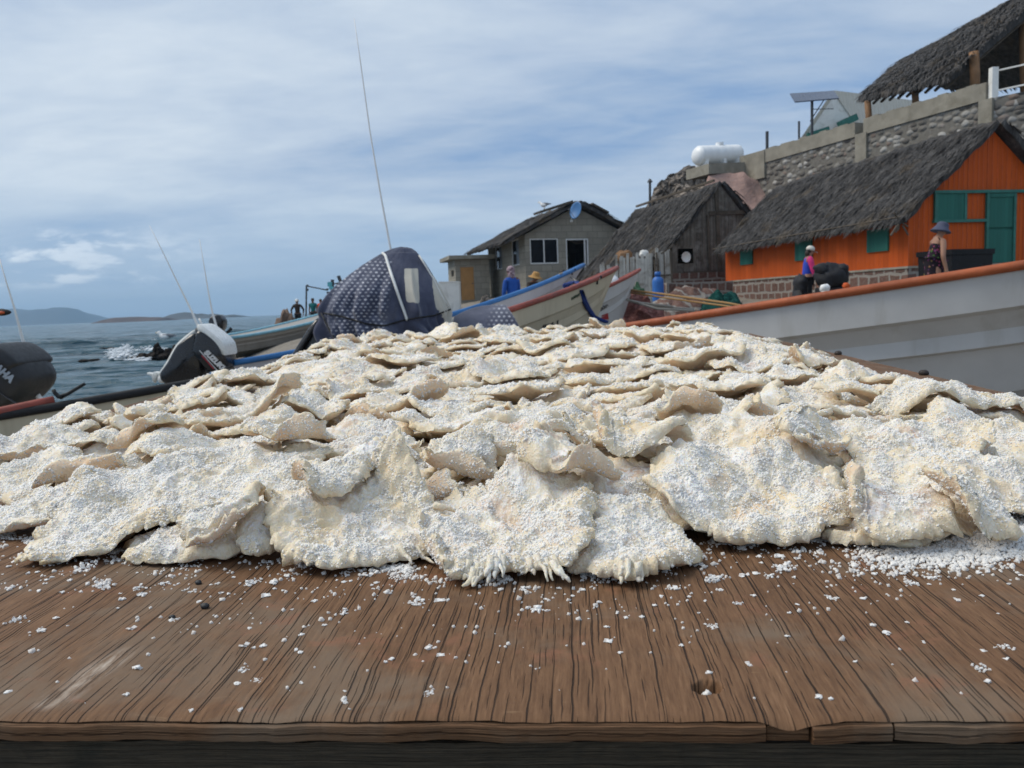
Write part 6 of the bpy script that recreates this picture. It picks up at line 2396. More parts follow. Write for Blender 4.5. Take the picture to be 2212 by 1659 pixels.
# sheet edge facing the camera: strips of veneer with breaks
mb = MB()
cuts = [T_L] + sorted([T_of(u, 1580)[0] for u in (-420, 1668, 1765, 1952, 2600)]) + [T_R]
zt, zb = -0.0022, -PLY
for k in range(len(cuts)-1):
    a, b = cuts[k]+0.0006, cuts[k+1]-0.0006
    n = max(6, int((b-a)/0.004))
    xs = np.linspace(a, b, n)
    rings = []
    en = fbm(np.stack([xs*18, xs*0+3, xs*0], 1), 4)
    e2 = fbm(np.stack([xs*35, xs*0+8+k, xs*0], 1), 4)
    dep = 0.0006+0.0010*np.abs(e2)+(0.003 if k == 2 else 0.0)
    for i, x in enumerate(xs):
        y0 = 0.0022*en[i]
        top = zt-0.0009*abs(en[i])-(0.0012 if k == 2 else 0)
        bot = zb+0.0012*e2[i]
        mid = (top+bot)/2+0.001*e2[i]
        rings.append([(x, y0-0.0004+dep[i], top), (x, y0-0.0022+dep[i], top-0.0012), (x, y0-0.0026+dep[i], mid+0.0007), (x, y0-0.0008+dep[i], mid), (x, y0-0.0027+dep[i], mid-0.0007), (x, y0-0.002+dep[i], bot+0.001), (x, y0+0.001+dep[i], bot), (x, y0+0.02, bot), (x, y0+0.02, top-0.001)])
    mb.loft(rings)
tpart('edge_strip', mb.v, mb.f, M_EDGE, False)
# back, side edges and underside of the sheet
mb = MB()
mb.box((T_R+0.0015, S_END/2, -PLY/2-0.001), (0.0015, 0, 0), (0, S_END/2-0.02, 0), (0, 0, PLY/2))
mb.box((T_L-0.0015, S_END/2, -PLY/2-0.001), (0.0015, 0, 0), (0, S_END/2-0.02, 0), (0, 0, PLY/2))
mb.box(((T_L+T_R)/2, S_END+0.0015, -PLY/2-0.001), ((T_R-T_L)/2, 0, 0), (0, 0.0015, 0), (0, 0, PLY/2))
mb.box(((T_L+T_R)/2, S_END/2+0.012, -PLY-0.001), ((T_R-T_L)/2, 0, 0), (0, S_END/2-0.012, 0), (0, 0, 0.001))
tpart('sheet_edge', mb.v, mb.f, M_EDGE)
# dark rough beam below the front edge, and the rest of the frame
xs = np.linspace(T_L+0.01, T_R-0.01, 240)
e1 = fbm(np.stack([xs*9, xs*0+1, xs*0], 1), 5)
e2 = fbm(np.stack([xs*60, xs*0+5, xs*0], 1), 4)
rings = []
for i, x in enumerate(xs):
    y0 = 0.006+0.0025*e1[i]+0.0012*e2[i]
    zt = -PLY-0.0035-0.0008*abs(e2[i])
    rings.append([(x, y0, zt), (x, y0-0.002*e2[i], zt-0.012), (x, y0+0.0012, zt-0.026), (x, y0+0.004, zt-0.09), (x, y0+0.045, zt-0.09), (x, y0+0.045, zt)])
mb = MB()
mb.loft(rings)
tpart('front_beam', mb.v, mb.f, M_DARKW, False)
for t in (T_L+0.03, T_R-0.03):
    mb = MB()
    mb.box((t, S_END/2+0.02, -PLY-0.05), (0.02, 0, 0), (0, S_END/2-0.08, 0), (0, 0, 0.045))
    tpart('side_beam', mb.v, mb.f, M_DARKW)
for t in (T_L+0.08, T_R-0.08):
    for s in (0.12, S_END-0.15):
        w = TW(t, s, -PLY-0.004)
        hgt = w[2]-ground_z(w[0], w[1])+0.03
        mb = MB()
        mb.box((t, s, -PLY-0.006-hgt/2), (0.045, 0, 0), (0, 0.045, 0), (0, 0, hgt/2))
        tpart('leg', mb.v, mb.f, M_DARKW)
for (u, v) in ((1762, 745), (1848, 762), (2057, 805)):
    t, s = T_of(u, v+3)
    t = min(t, T_R-0.008)
    mb = MB()
    mb.ball((t, s, 0.004), 0.011, 0.011, 0.008, 10, 6)
    tpart('nail', mb.v, mb.f, M_NAIL, True)

# ------------------------------------------------------------------ salted fish
rng = np.random.RandomState(11)


def fish_mat():
    m, nt, b = new_mat('salted_fish_flesh')
    co = nt.coord()
    info = nt.node('ShaderNodeObjectInfo')
    rnd = info.outputs['Random']
    off = nt.vmath('ADD', co, nt.comb(nt.math('MULTIPLY', rnd, 37.0), nt.math('MULTIPLY', rnd, 11.0), 0.0))
    rim = nt.attr('rim')
    under = nt.attr('under')
    n_big = nt.noise(off, 17.0, 4, 0.55, 0.3)
    n_mid = nt.noise(off, 70.0, 5, 0.6)
    n_fine = nt.noise(off, 330.0, 4, 0.65)
    n_gr = nt.voronoi(off, 520.0, 'F1', 'Distance')
    cream = (0.74, 0.585, 0.36)
    pale = (0.78, 0.695, 0.55)
    c = nt.ramp(n_big, [(0.32, cream), (0.48, (0.76, 0.67, 0.51)), (0.60, pale), (0.75, (0.76, 0.72, 0.66))])
    # pinkish and greyish bare patches of flesh
    flesh = nt.mix(nt.maprange(rnd, 0.0, 1.0, 0, 1), (0.60, 0.37, 0.235), (0.52, 0.43, 0.37))
    fp = nt.math('MULTIPLY', nt.maprange(nt.noise(off, 27.0, 4, 0.6, 0.5), 0.49, 0.64, 0, 1, True), nt.maprange(nt.math('FRACT', nt.math('MULTIPLY', rnd, 7.3)), 0.15, 1.0, 0.2, 0.95))
    c = nt.mix(fp, c, flesh)
    # crusted salt, white, caught in the texture
    salt = nt.math('MULTIPLY', nt.maprange(nt.math('ADD', nt.math('MULTIPLY', n_mid, 0.5), nt.math('MULTIPLY', n_fine, 0.5)), 0.46, 0.56, 0, 1, True), nt.maprange(n_big, 0.34, 0.6, 0.30, 0.95))
    salt = nt.math('MULTIPLY', salt, nt.maprange(nt.attr('upw'), 0.1, 0.8, 0.15, 1.0))
    c = nt.mix(nt.math('MULTIPLY', salt, 0.85), c, (0.87, 0.865, 0.855))
    c = nt.mix(nt.math('MULTIPLY', rim, 0.75), c, nt.mix(n_mid, (0.68, 0.53, 0.32), (0.77, 0.67, 0.48)))
    und = nt.mix(nt.maprange(n_big, 0.35, 0.65), (0.64, 0.43, 0.255), (0.75, 0.60, 0.43))
    und = nt.mix(nt.maprange(n_fine, 0.5, 0.62, 0, 0.5), und, (0.72, 0.62, 0.5))
    c = nt.mix(under, c, und)
    h = nt.math('ADD', nt.math('MULTIPLY', n_fine, 0.8), nt.math('ADD', nt.math('MULTIPLY', n_mid, 1.2), nt.math('MULTIPLY', n_gr, 0.35)))
    setb(nt, b, c, nt.maprange(n_fine, 0.35, 0.65, 0.35, 0.62), nt.bump(h, 0.75, 0.0016), spec=0.35)
    b.inputs['Subsurface Weight'].default_value = 0.18
    b.inputs['Subsurface Radius'].default_value = (1.0, 0.6, 0.3)
    b.inputs['Subsurface Scale'].default_value = 0.008
    return m


def salt_mat():
    """translucent crystals: part of the light goes straight through"""
    m, nt, b = new_mat('coarse_salt')
    co = nt.coord()
    c = nt.ramp(nt.noise(co, 260.0, 3, 0.6), [(0.3, (0.84, 0.82, 0.785)), (0.7, (0.92, 0.905, 0.875))])
    nrm = nt.vmath('NORMALIZE', nt.vmath('ADD', nt.vmath('MULTIPLY', nt.geom('Normal'), (0.55, 0.55, 0.55)), (-0.06, -0.10, 0.45)))
    setb(nt, b, c, 0.35, nrm, spec=0.4)
    tr = nt.node('ShaderNodeBsdfTransparent')
    tr.inputs['Color'].default_value = (0.97, 0.975, 0.98, 1)
    mx = nt.node('ShaderNodeMixShader')
    out = next(n for n in nt.n if n.type == 'OUTPUT_MATERIAL')
    lw = nt.node('ShaderNodeLayerWeight')
    lw.inputs['Blend'].default_value = 0.35
    nt.put(mx.inputs[0], nt.math('MAXIMUM', nt.maprange(lw.outputs['Facing'], 0.0, 0.8, 0.50, 0.20), nt.geom('Backfacing')))
    nt.l.new(b.outputs[0], mx.inputs[1])
    nt.l.new(tr.outputs[0], mx.inputs[2])
    nt.l.new(mx.outputs[0], out.inputs['Surface'])
    return m


M_FISH = fish_mat()
M_SALT = salt_mat()

RES = 0.005
T0, S0g = -1.05, 0.10
NT_, NS_ = int(2.0/RES), int(3.05/RES)
H = np.zeros((NT_, NS_))


def box_blur(A, r):
    r = max(1, int(r))
    for ax in (0, 1):
        pad = [(0, 0), (0, 0)]
        pad[ax] = (r+1, r)
        c = np.cumsum(np.pad(A, pad, mode='edge'), axis=ax)
        n = A.shape[ax]
        hi = np.take(c, np.arange(2*r+1, 2*r+1+n), axis=ax)
        lo = np.take(c, np.arange(0, n), axis=ax)
        A = (hi-lo)/(2*r+1)
    return A


def dilate(A, r):
    for ax in (0, 1):
        B = A.copy()
        for k in range(1, r+1):
            for sg in (1, -1):
                B = np.maximum(B, np.roll(A, sg*k, axis=ax))
        A = B
    return A


def samp(A, t, s):
    x = np.clip((t-T0)/RES, 0, NT_-1.001)
    y = np.clip((s-S0g)/RES, 0, NS_-1.001)
    i, j = x.astype(int), y.astype(int)
    fx, fy = x-i, y-j
    return (A[i, j]*(1-fx)+A[i+1, j]*fx)*(1-fy)+(A[i, j+1]*(1-fx)+A[i+1, j+1]*fx)*fy


CRY = []
for k in range(10):
    q = np.array([(x, y, z) for z in (-1, 1) for y in (-1, 1) for x in (-1, 1)], float)*0.5
    q += rng.uniform(-0.17, 0.17, q.shape)
    q *= rng.uniform(0.65, 1.15, 3)
    CRY.append(q)
CRY = np.array(CRY)
CF = np.array([(0, 2, 3, 1), (4, 5, 7, 6), (0, 1, 5, 4), (2, 6, 7, 3), (0, 4, 6, 2), (1, 3, 7, 5)])


def rand_rot(n):
    q = rng.normal(size=(n, 4))
    q /= np.linalg.norm(q, axis=1)[:, None]
    w, x, y, z = q.T
    return np.stack([1-2*(y*y+z*z), 2*(x*y-z*w), 2*(x*z+y*w), 2*(x*y+z*w), 1-2*(x*x+z*z), 2*(y*z-x*w), 2*(x*z-y*w), 2*(y*z+x*w), 1-2*(x*x+y*y)], 1).reshape(n, 3, 3)


def crystals(cen, size, flat=None):
    n = len(cen)
    V = CRY[rng.randint(0, len(CRY), n)]
    V = np.einsum('nij,nkj->nki', rand_rot(n), V)*size[:, None, None]
    if flat is not None:
        V[:, :, 2] *= flat
    V = V+cen[:, None, :]
    Fq = (CF[None]+8*np.arange(n)[:, None, None]).reshape(-1, 4)
    return V.reshape(-1, 3), Fq


FISH = []
fish_rec = []


def fish(t0, s0, L, W, ang, T=0.012, curls=(), seed=0, sp=0.006, wav=0.006, smooth=0.022, salt=0.5, point=0.0, ray_=0.0, label=None, group=None, fringe=None, lift=0.0, tilt=0.0, tilt_dir=-90.0, crump=1.0, ragged=1.0, saltsz=0.0016, bend=0.0):
    """one flat salted piece laid on whatever lies below it; curls: (direction deg, start as a share of the half length, radius, most angle deg)"""
    r_ = np.random.RandomState(seed)
    nr = int(np.clip(0.25*(L+W)/sp, 7, 48))
    na = int(np.clip(math.pi*0.5*(L+W)/sp, 26, 230))
    th = np.linspace(0, 2*math.pi, na, endpoint=False)
    p = r_.uniform(2.0, 2.9)
    rr = (np.abs(np.cos(th))**p+np.abs(np.sin(th))**p)**(-1/p)
    rr *= 1+point*np.cos(th)
    cs = np.stack([np.cos(th), np.sin(th), th*0], 1)
    rr *= 1+0.17*fbm(cs*1.3+seed*3.1, 2)+0.075*fbm(cs*4.1+seed*5.7, 2)
    rag = 0.060*ragged*np.clip(1.3*fbm(cs*2.0+seed*1.9, 1)+0.8, 0.25, 2)
    rr *= 1+rag*fbm(cs*13+seed*2.3, 4, 0.62)
    rho = (np.arange(nr+1)/nr)**0.82
    X = np.outer(rho, rr*np.cos(th))*L/2
    Y = np.outer(rho, rr*np.sin(th))*W/2
    Y = Y+bend*(X/(L/2))**2*W/2
    x, y = X.ravel(), Y.ravel()
    rh = np.repeat(rho, na)
    ca, sa = math.cos(math.radians(ang)), math.sin(math.radians(ang))
    # curls act in the piece's own plane
    dz = np.zeros_like(x)
    nx, ny, nz = np.zeros_like(x), np.zeros_like(x), np.ones_like(x)
    phi_all = np.zeros_like(x)
    for (dd_, st, R, mx) in curls:
        dx, dy = math.cos(math.radians(dd_)), math.sin(math.radians(dd_))
        q = x*dx+y*dy
        half = np.abs(q).max()
        w_ = 0.006*fbm(np.stack([(-x*dy+y*dx)*40, x*0+seed, x*0], 1), 2)
        q0 = st*half+w_
        ph = np.clip((q-q0)/R, 0, math.radians(mx))
        ext = np.maximum(q-q0-R*math.radians(mx), 0)
        m_ = q > q0
        newq = np.where(m_, q0+R*np.sin(ph)+ext*np.cos(ph), q)
        dz = dz+np.where(m_, R*(1-np.cos(ph))+ext*np.sin(ph), 0)
        x = x+(newq-q)*dx
        y = y+(newq-q)*dy
        nx = nx-np.where(m_, np.sin(ph)*dx, 0)
        ny = ny-np.where(m_, np.sin(ph)*dy, 0)
        nz = np.where(m_, nz*np.cos(ph), nz)
        phi_all = np.maximum(phi_all, ph)
    t = t0+ca*x-sa*y
    s = s0+sa*x+ca*y
    nt_, ns_ = ca*nx-sa*ny, sa*nx+ca*ny
    i0, i1 = max(0, int((t.min()-0.08-T0)/RES)), min(NT_, int((t.max()+0.08-T0)/RES)+2)
    j0, j1 = max(0, int((s.min()-0.08-S0g)/RES)), min(NS_, int((s.max()+0.08-S0g)/RES)+2)
    sub = H[i0:i1, j0:j1]
    k = int(smooth/RES)
    sm = box_blur(box_blur(sub, k), max(1, k//2))+0.002
    sm = np.maximum(sm, sub)
    sm = np.maximum(box_blur(sm, 2), box_blur(sub, 1))
    Hs = np.zeros_like(H)
    Hs[i0:i1, j0:j1] = sm
    base = samp(Hs, t, s)
    P3 = np.stack([t, s, t*0+seed*0.77], 1)
    wv = wav*np.clip(fbm(P3*19, 3)+0.02, 0, 2)*rh**1.5
    cr_ = fbm(np.stack([t*27+seed, s*27, t*0+seed*0.3], 1), 3)
    wv = wv+crump*(0.0075*np.clip(0.5-np.abs(cr_), 0, 1)*(0.85-0.6*rh))
    qt = (x*math.cos(math.radians(tilt_dir-ang))+y*math.sin(math.radians(tilt_dir-ang)))
    wv = wv+math.tan(math.radians(tilt))*(qt-qt.min())
    base = base+wv+lift*rh**2+0.0008
    Tk = T*np.clip(0.85+0.35*fbm(P3*24+5, 2), 0.4, 1.5)*np.sqrt(np.clip(1-rh**5*0.97, 0, 1))
    hi = sp < 0.005
    ub, vb = X.ravel(), Y.ravel()
    loc3 = np.stack([ub, vb, ub*0+seed], 1)
    lump = 0.0030*fbm(loc3*62, 3)+(0.0017*fbm(loc3*210, 3) if hi else 0.0022*fbm(loc3*130, 2))
    lump = lump*(1+0.9*np.clip((rh-0.75)/0.25, 0, 1))
    if ray_:
        fan = np.arctan2(vb+0.0, ub+L*0.75)*95
        rm_ = np.clip(0.4+1.6*fbm(loc3*15+2, 2), 0, 1)
        lump = lump+ray_*0.0011*np.sin(fan+2.2*fbm(loc3*30, 2))*rm_*(rh > 0.12)
    top = base+dz
    bt, bs, bz = t, s, base+dz
    tt, ts_, tz = t+nt_*(Tk+lump), s+ns_*(Tk+lump), top+nz*(Tk+lump)
    # heights for what is laid on later
    ok = (phi_all < 0.6)
    gi = np.clip(((tt-T0)/RES).round().astype(int), 1, NT_-2)[ok]
    gj = np.clip(((ts_-S0g)/RES).round().astype(int), 1, NS_-2)[ok]
    zz = tz[ok]
    ext_ = 1 if sp < 0.0075 else 2
    for a in range(-ext_, ext_+1):
        for c in range(-ext_, ext_+1):
            np.maximum.at(H, (np.clip(gi+a, 0, NT_-1), np.clip(gj+c, 0, NS_-1)), zz-0.0007*(abs(a)+abs(c)))
    n = len(t)
    cz = float(samp(Hs, np.array([t0]), np.array([s0]))[0])
    cen = np.array((t0, s0, cz))
    V = np.vstack([np.stack([tt, ts_, tz], 1), np.stack([bt, bs, bz], 1)])-cen
    ring = np.arange(na)
    fa = []
    for i in range(1, nr):
        a, b = i*na, (i+1)*na
        fa.append(np.stack([a+ring, b+ring, b+(ring+1) % na, a+(ring+1) % na], 1))
    fa = np.vstack(fa)
    # inner cap: collapse the first ring on its centre
    c0 = np.stack([0*na+ring, na+ring, na+(ring+1) % na, 0*na+(ring+1) % na], 1)
    top_f = np.vstack([c0, fa])
    bot_f = top_f[:, ::-1]+n
    rimf = np.stack([nr*na+ring, n+nr*na+ring, n+nr*na+(ring+1) % na, nr*na+(ring+1) % na], 1)
    allf = np.vstack([top_f, bot_f, rimf])
    me = bpy.data.meshes.new('salted_fish')
    me.vertices.add(len(V))
    me.vertices.foreach_set('co', V.astype(np.float32).ravel())
    me.loops.add(allf.size)
    me.loops.foreach_set('vertex_index', allf.ravel().astype(np.int32))
    me.polygons.add(len(allf))
    me.polygons.foreach_set('loop_start', np.arange(0, allf.size, 4, dtype=np.int32))
    me.update(calc_edges=True)
    me.polygons.foreach_set('use_smooth', np.ones(len(allf), bool))
    for nm, val in (('rim', np.concatenate([np.clip((rh-0.72)/0.28, 0, 1)**1.5, np.ones(n)*0.5])), ('under', np.concatenate([np.zeros(n), np.clip((1.0-rh)/0.10, 0, 1)])), ('upw', np.concatenate([np.clip(nz, 0, 1), np.zeros(n)]))):
        at = me.attributes.new(nm, 'FLOAT', 'POINT')
        at.data.foreach_set('value', val.astype(np.float32))
    me.materials.append(M_FISH)
    o = bpy.data.objects.new('salted_fish', me)
    COL.objects.link(o)
    o.matrix_world = TM @ Matrix.Translation(cen)
    tag(o, label, 'salted fish', group or 'salted fish pieces heaped on the table')
    o.location, o.rotation_euler = (TM @ Matrix.Translation(cen)).to_translation(), TROT.to_euler()
    FISH.append(o)
    fish_rec.append(dict(o=o, t0=t0, s0=s0, V=V, tf=top_f, cen=cen, salt=salt, sz=saltsz, seed=seed, nz=np.clip(nz, 0, 1), n=n, rh=rh, phi=phi_all, wid=(L, W)))
    if fringe:
        mb = MB()
        for (d0, d1, num, ln) in fringe:
            for q in range(num):
                a = math.radians(d0+(d1-d0)*(q+r_.uniform(0.2, 0.8))/num)-math.radians(ang)
                idx = int((a % (2*math.pi))/(2*math.pi)*na) % na
                b0 = V[(nr-1)*na+idx]
                b1 = V[nr*na+idx]
                out = np.array(((b1-b0)[0], (b1-b0)[1], 0.0))
                out = out/(np.linalg.norm(out)+1e-9)
                l = ln*r_.uniform(0.35, 1.15)
                pts = [b0-out*0.004+np.array((0, 0, 0.004))]
                cur = b1.copy()
                flr = 0.0035-cz
                sd_ = r_.uniform(-0.35, 0.35)
                for w in range(6):
                    pts.append(cur.copy())
                    dirn = out+np.array((-out[1], out[0], 0))*(sd_+0.3*math.sin(w*1.1+q*1.7))
                    cur = cur+dirn*l/6+np.array((0, 0, -0.45*l/6*w*0.5))
                    cur[2] = max(cur[2], flr)
                mb.tube(pts, np.array((0.0028, 0.0027, 0.0023, 0.0020, 0.0017, 0.0014, 0.0008))*r_.uniform(0.55, 1.25)*(1+0.15*np.sin(np.arange(7)*2.1+q)), 7)
        fo = mesh_np('fringe', mb.v, mb.f, M_FISH, o, True, keep=False)
        at = fo.data.attributes.new('rim', 'FLOAT', 'POINT')
        at.data.foreach_set('value', np.full(len(mb.v), 0.2, np.float32))
        at = fo.data.attributes.new('upw', 'FLOAT', 'POINT')
        at.data.foreach_set('value', np.full(len(mb.v), 0.6, np.float32))
    return o


FB = [T_of(u, v) for u, v in ((0, 1155), (100, 1185), (280, 1200), (420, 1212), (560, 1190), (640, 1215), (780, 1230), (900, 1235), (1100, 1258), (1240, 1235), (1380, 1255), (1480, 1200), (1560, 1170), (1700, 1180), (1850, 1170), (2000, 1150), (2100, 1130), (2212, 1120))]
fb_t = np.array([-1.2, -0.8]+[q[0] for q in FB]+[0.6, 1.2])
fb_s = np.array([0.62, 0.47]+[q[1] for q in FB]+[0.36, 0.6])
P_L, P_R, P_E = -0.86, 0.67, 2.93


def front_s(t):
    return np.interp(t, fb_t, fb_s)


def target(t, s):
    d = s-front_s(t)
    ramp = 0.012+0.020*sstep(0.0, 0.28, d)+0.010*sstep(0.25, 1.3, d)
    side = sstep(-0.01, 0.16, np.minimum(t-P_L, P_R-t))
    end = sstep(0.0, 0.15, P_E-s)
    return ramp*(0.35+0.65*side*end)


# filler: always lay the next piece where the heap is lowest
gt = T0+RES*np.arange(NT_)
gs = S0g+RES*np.arange(NS_)
GT, GS = np.meshgrid(gt, gs, indexing='ij')
TARGET = target(GT, GS)
INSIDE = (GS > front_s(GT)+0.075) & (GT > P_L+0.06) & (GT < P_R-0.06) & (GS < P_E-0.06)
_pu = CU+F*((GT*C_[0]+GS*A_[0]+O_[0])/(GT*C_[1]+GS*A_[1]+O_[1]))
VIEW = (_pu > -190) & (_pu < 2400)
LIKE = []
def zone_label(t, s, tone, pose):
    row = 'front' if s < 0.62 else ('near middle' if s < 1.05 else ('far middle' if s < 1.8 else 'far'))
    side = 'left' if t < -0.25*(1+s*0.4) else ('right' if t > 0.28*(1+s*0.3) else 'central')
    return '%s salted fish piece %s, %s %s of heap' % (tone, pose, row, side)


def fill(n_max, T, size, tgt, sp_of, first, curl_p, stop):
    blocked = np.zeros_like(H, bool)
    count = 0
    for k in range(n_max):
        D = np.where(INSIDE & VIEW & ~blocked, tgt-H, -1.0)
        D = box_blur(D, 5)
        D = D*(1+0.25*rng.uniform(size=D.shape))*(1.0+0.35*np.clip(1.2-GS, 0, 1))
        i, j = np.unravel_index(np.argmax(D), D.shape)
        if D[i, j] < stop:
            break
        t, s = gt[i], gs[j]
        L = size*rng.uniform(0.8, 1.3)*(1+0.10*min(s, 2.5))
        W = L*rng.uniform(0.58, 0.9)
        ang = rng.uniform(-65, 65)
        seed = int(rng.randint(1, 9000))
        curls = []
        pose = 'lying flat'
        if rng.uniform() < curl_p*(1.0 if s < 1.1 else 1.35):
            # edges that lift, mostly the edge nearest the viewer
            world_dir = -90+rng.uniform(-75, 75) if rng.uniform() < 0.72 else rng.uniform(0, 360)
            mode = rng.uniform()
            if mode < 0.36:
                curls.append((world_dir-ang, rng.uniform(0.62, 0.85), rng.uniform(0.012, 0.028), rng.uniform(35, 80)))
                pose = 'with one edge curled up'
            elif mode < 0.82:
                curls.append((world_dir-ang, rng.uniform(0.4, 0.7), rng.uniform(0.008, 0.014), rng.uniform(120, 190)))
                pose = 'with one edge folded over'
            else:
                curls.append((world_dir-ang, rng.uniform(0.6, 0.82), rng.uniform(0.012, 0.02), rng.uniform(45, 80)))
                curls.append((world_dir-ang+rng.uniform(120, 200), rng.uniform(0.6, 0.82), rng.uniform(0.012, 0.024), rng.uniform(45, 110)))
                pose = 'cupped with two edges curled up'
        slt = rng.uniform(0.15, 0.9)
        tone = 'white' if slt > 0.68 else ('cream' if slt > 0.38 else 'yellowish')
        fish(t, s, L, W, ang, T*rng.uniform(0.85, 1.2), curls, seed, sp_of(s), 0.008 if not first else 0.004, rng.uniform(0.012, 0.03), slt,
             rng.uniform(-0.15, 0.35), 1.0 if rng.uniform() < 0.3 else 0.0, zone_label(t, s, tone, pose), None, None,
             rng.uniform(0, 0.006), rng.uniform(0, 6) if not first else 0, rng.uniform(-180, 0) if rng.uniform() < 0.7 else rng.uniform(0, 180), 1.0, rng.uniform(0.7, 1.7), 0.00098 if s < 0.75 else (0.0018 if s < 1.4 else 0.0030), rng.uniform(-0.3, 0.3))
        count += 1
        # do not lay two pieces on quite the same spot
        rr_ = 0.026*(1+0.4*s)
        blocked |= ((GT-t)**2+(GS-s)**2) < rr_**2
    return count


n1 = fill(58, 0.019, 0.27, TARGET*0.62, lambda s: 0.012, True, 0.0, 0.010)
n2 = fill(232, 0.0150, 0.128, TARGET+0.003, lambda s: 0.0034 if s < 0.72 else (0.0046 if s < 1.25 else 0.0085), False, 0.40, 0.003)

# pieces one can tell apart, each laid where the photograph shows it
HERO = [
    # u0, u1, v_top, v_bottom, n_top, ang, T, kwargs, label
    (380, 620, 870, 985, 0.06, 20, 0.011, dict(curls=[(150, 0.72, 0.014, 50), (-60, 0.66, 0.016, 75)], salt=0.3, lift=0.014, point=0.2), 'tent-shaped salted fish piece folded round a dark orange hollow, left of the heap'),
    (660, 830, 805, 885, 0.07, 8, 0.010, dict(curls=[(-95, 0.45, 0.028, 75)], salt=0.15, point=0.2), 'greyish brown cupped salted fish piece with a hollow side, below the dotted blanket'),
    (885, 965, 765, 820, 0.06, 0, 0.012, dict(curls=[(-90, 0.1, 0.014, 75)], salt=0.25, point=0.35), 'upright pointed tan fish piece standing in the far middle'),
    (1690, 1830, 775, 835, 0.07, 0, 0.010, dict(curls=[(180, 0.45, 0.014, 80), (-60, 0.5, 0.016, 80)], salt=0.25), 'cupped tan fish piece standing open near the right edge of the heap'),
    (1900, 2040, 800, 870, 0.06, 10, 0.010, dict(curls=[(95, 0.55, 0.010, 88)], salt=0.6, point=0.5), 'salted fish piece with a thin spike standing up against the white hull'),
    (950, 1205, 900, 1045, 0.06, 10, 0.014, dict(salt=0.5, ray_=1.2, lift=-0.004, wav=0.006), 'grey domed salted fish piece with fine ribs, centre of the heap'),
    (1195, 1400, 895, 975, 0.06, -18, 0.011, dict(curls=[(75, 0.25, 0.014, 140)], salt=0.45), 'salted fish piece with a smooth yellow folded band along its far edge'),
    (1590, 1905, 875, 985, 0.06, -12, 0.012, dict(curls=[(-150, 0.55, 0.02, 60)], salt=0.55, point=0.2), 'triangular salted fish piece with a grey corner, right of centre'),
    (1880, 2300, 850, 960, 0.055, 8, 0.012, dict(salt=0.85, curls=[(-80, 0.6, 0.02, 40)]), 'long bright white salted fish piece at the right edge of the picture'),
    (580, 905, 955, 1065, 0.05, 6, 0.012, dict(salt=0.75, curls=[(-60, 0.6, 0.02, 40)]), 'broad white salted fish piece left of the centre'),
    (940, 1290, 1000, 1110, 0.05, -5, 0.012, dict(salt=0.9), 'snow white salt covered fish piece in the middle behind the fringed one'),
    (1165, 1765, 935, 1105, 0.045, -6, 0.013, dict(salt=0.5, ray_=1.3, curls=[(-165, 0.62, 0.018, 50)], point=0.1, wav=0.005), 'large cream wing-shaped salted fish piece right of the centre with ribbed flesh'),
    (1770, 2115, 925, 1085, 0.045, 18, 0.012, dict(salt=0.55, ray_=1.4, curls=[(-55, 0.5, 0.024, 55)], point=0.2), 'ribbed wing-shaped salted fish piece arched over a dark gap at right'),
    (1990, 2300, 985, 1110, 0.04, 10, 0.015, dict(salt=0.2, ray_=1.0, curls=[(-70, 0.3, 0.022, 70)]), 'pinkish brown rolled salted fish piece at the right edge'),
    (-140, 245, 1035, 1160, 0.04, -3, 0.012, dict(salt=0.85, lift=0.003, curls=[(-80, 0.7, 0.014, 50)]), 'flat white salted fish piece at the left edge of the picture'),
    (-60, 330, 935, 1045, 0.05, 5, 0.012, dict(salt=0.6, curls=[(-95, 0.35, 0.02, 65)]), 'salted fish piece arched over a brown hollow at the left edge'),
    (690, 905, 1000, 1120, 0.04, 20, 0.012, dict(salt=0.35, ray_=1.4), 'tan ribbed salted fish piece just behind the fringed roll'),
    (1840, 2290, 990, 1135, 0.035, -6, 0.014, dict(salt=0.6, curls=[(-80, 0.7, 0.014, 45)]), 'pale salted fish piece above the loose salt heap at the right edge'),
    (1745, 2115, 1045, 1182, 0.03, 4, 0.013, dict(salt=0.85, point=0.15), 'white salted fish piece lying under the big front piece at right'),
    (275, 565, 1095, 1216, 0.03, 8, 0.016, dict(salt=0.7, wav=0.003, ragged=1.6), 'plump rolled salted fish piece under the long one, front left'),
    (500, 695, 1055, 1205, 0.045, 55, 0.015, dict(salt=0.65, curls=[(60, 0.35, 0.014, 130)], wav=0.008), 'crumpled salted fish piece standing in the front row, left of the fringed one'),
    (90, 650, 985, 1205, 0.04, 24, 0.014, dict(salt=0.95, point=0.1, wav=0.004, ragged=1.6), 'long white salt crusted fish piece running down to the table, front left'),
    (575, 945, 1020, 1235, 0.045, 28, 0.015, dict(salt=0.55, ray_=1.2, curls=[(20, 0.35, 0.020, 70)], fringe=[(-45, 10, 7, 0.016)], point=0.15, ragged=1.5), 'twisted salted fish piece with a comb of frayed strands, front row left of centre'),
    (1225, 1490, 1065, 1256, 0.035, -32, 0.016, dict(salt=0.8, ragged=1.7, fringe=[(-100, -75, 4, 0.008)]), 'rounded salted fish piece in the front row between the fringed and the biggest one'),
    (885, 1300, 1045, 1256, 0.035, -4, 0.014, dict(salt=0.85, ragged=1.8, fringe=[(-110, -86, 9, 0.015), (-72, -56, 5, 0.017)], curls=[(-150, 0.6, 0.012, 100)]), 'white salted fish piece whose front edge hangs in thick frayed strands'),
    (1415, 1865, 1000, 1185, 0.035, -4, 0.019, dict(salt=0.7, ragged=1.5, point=-0.05, wav=0.003, ray_=0.8), 'biggest salted fish piece of the front row, thick and blunt, right of centre'),
]
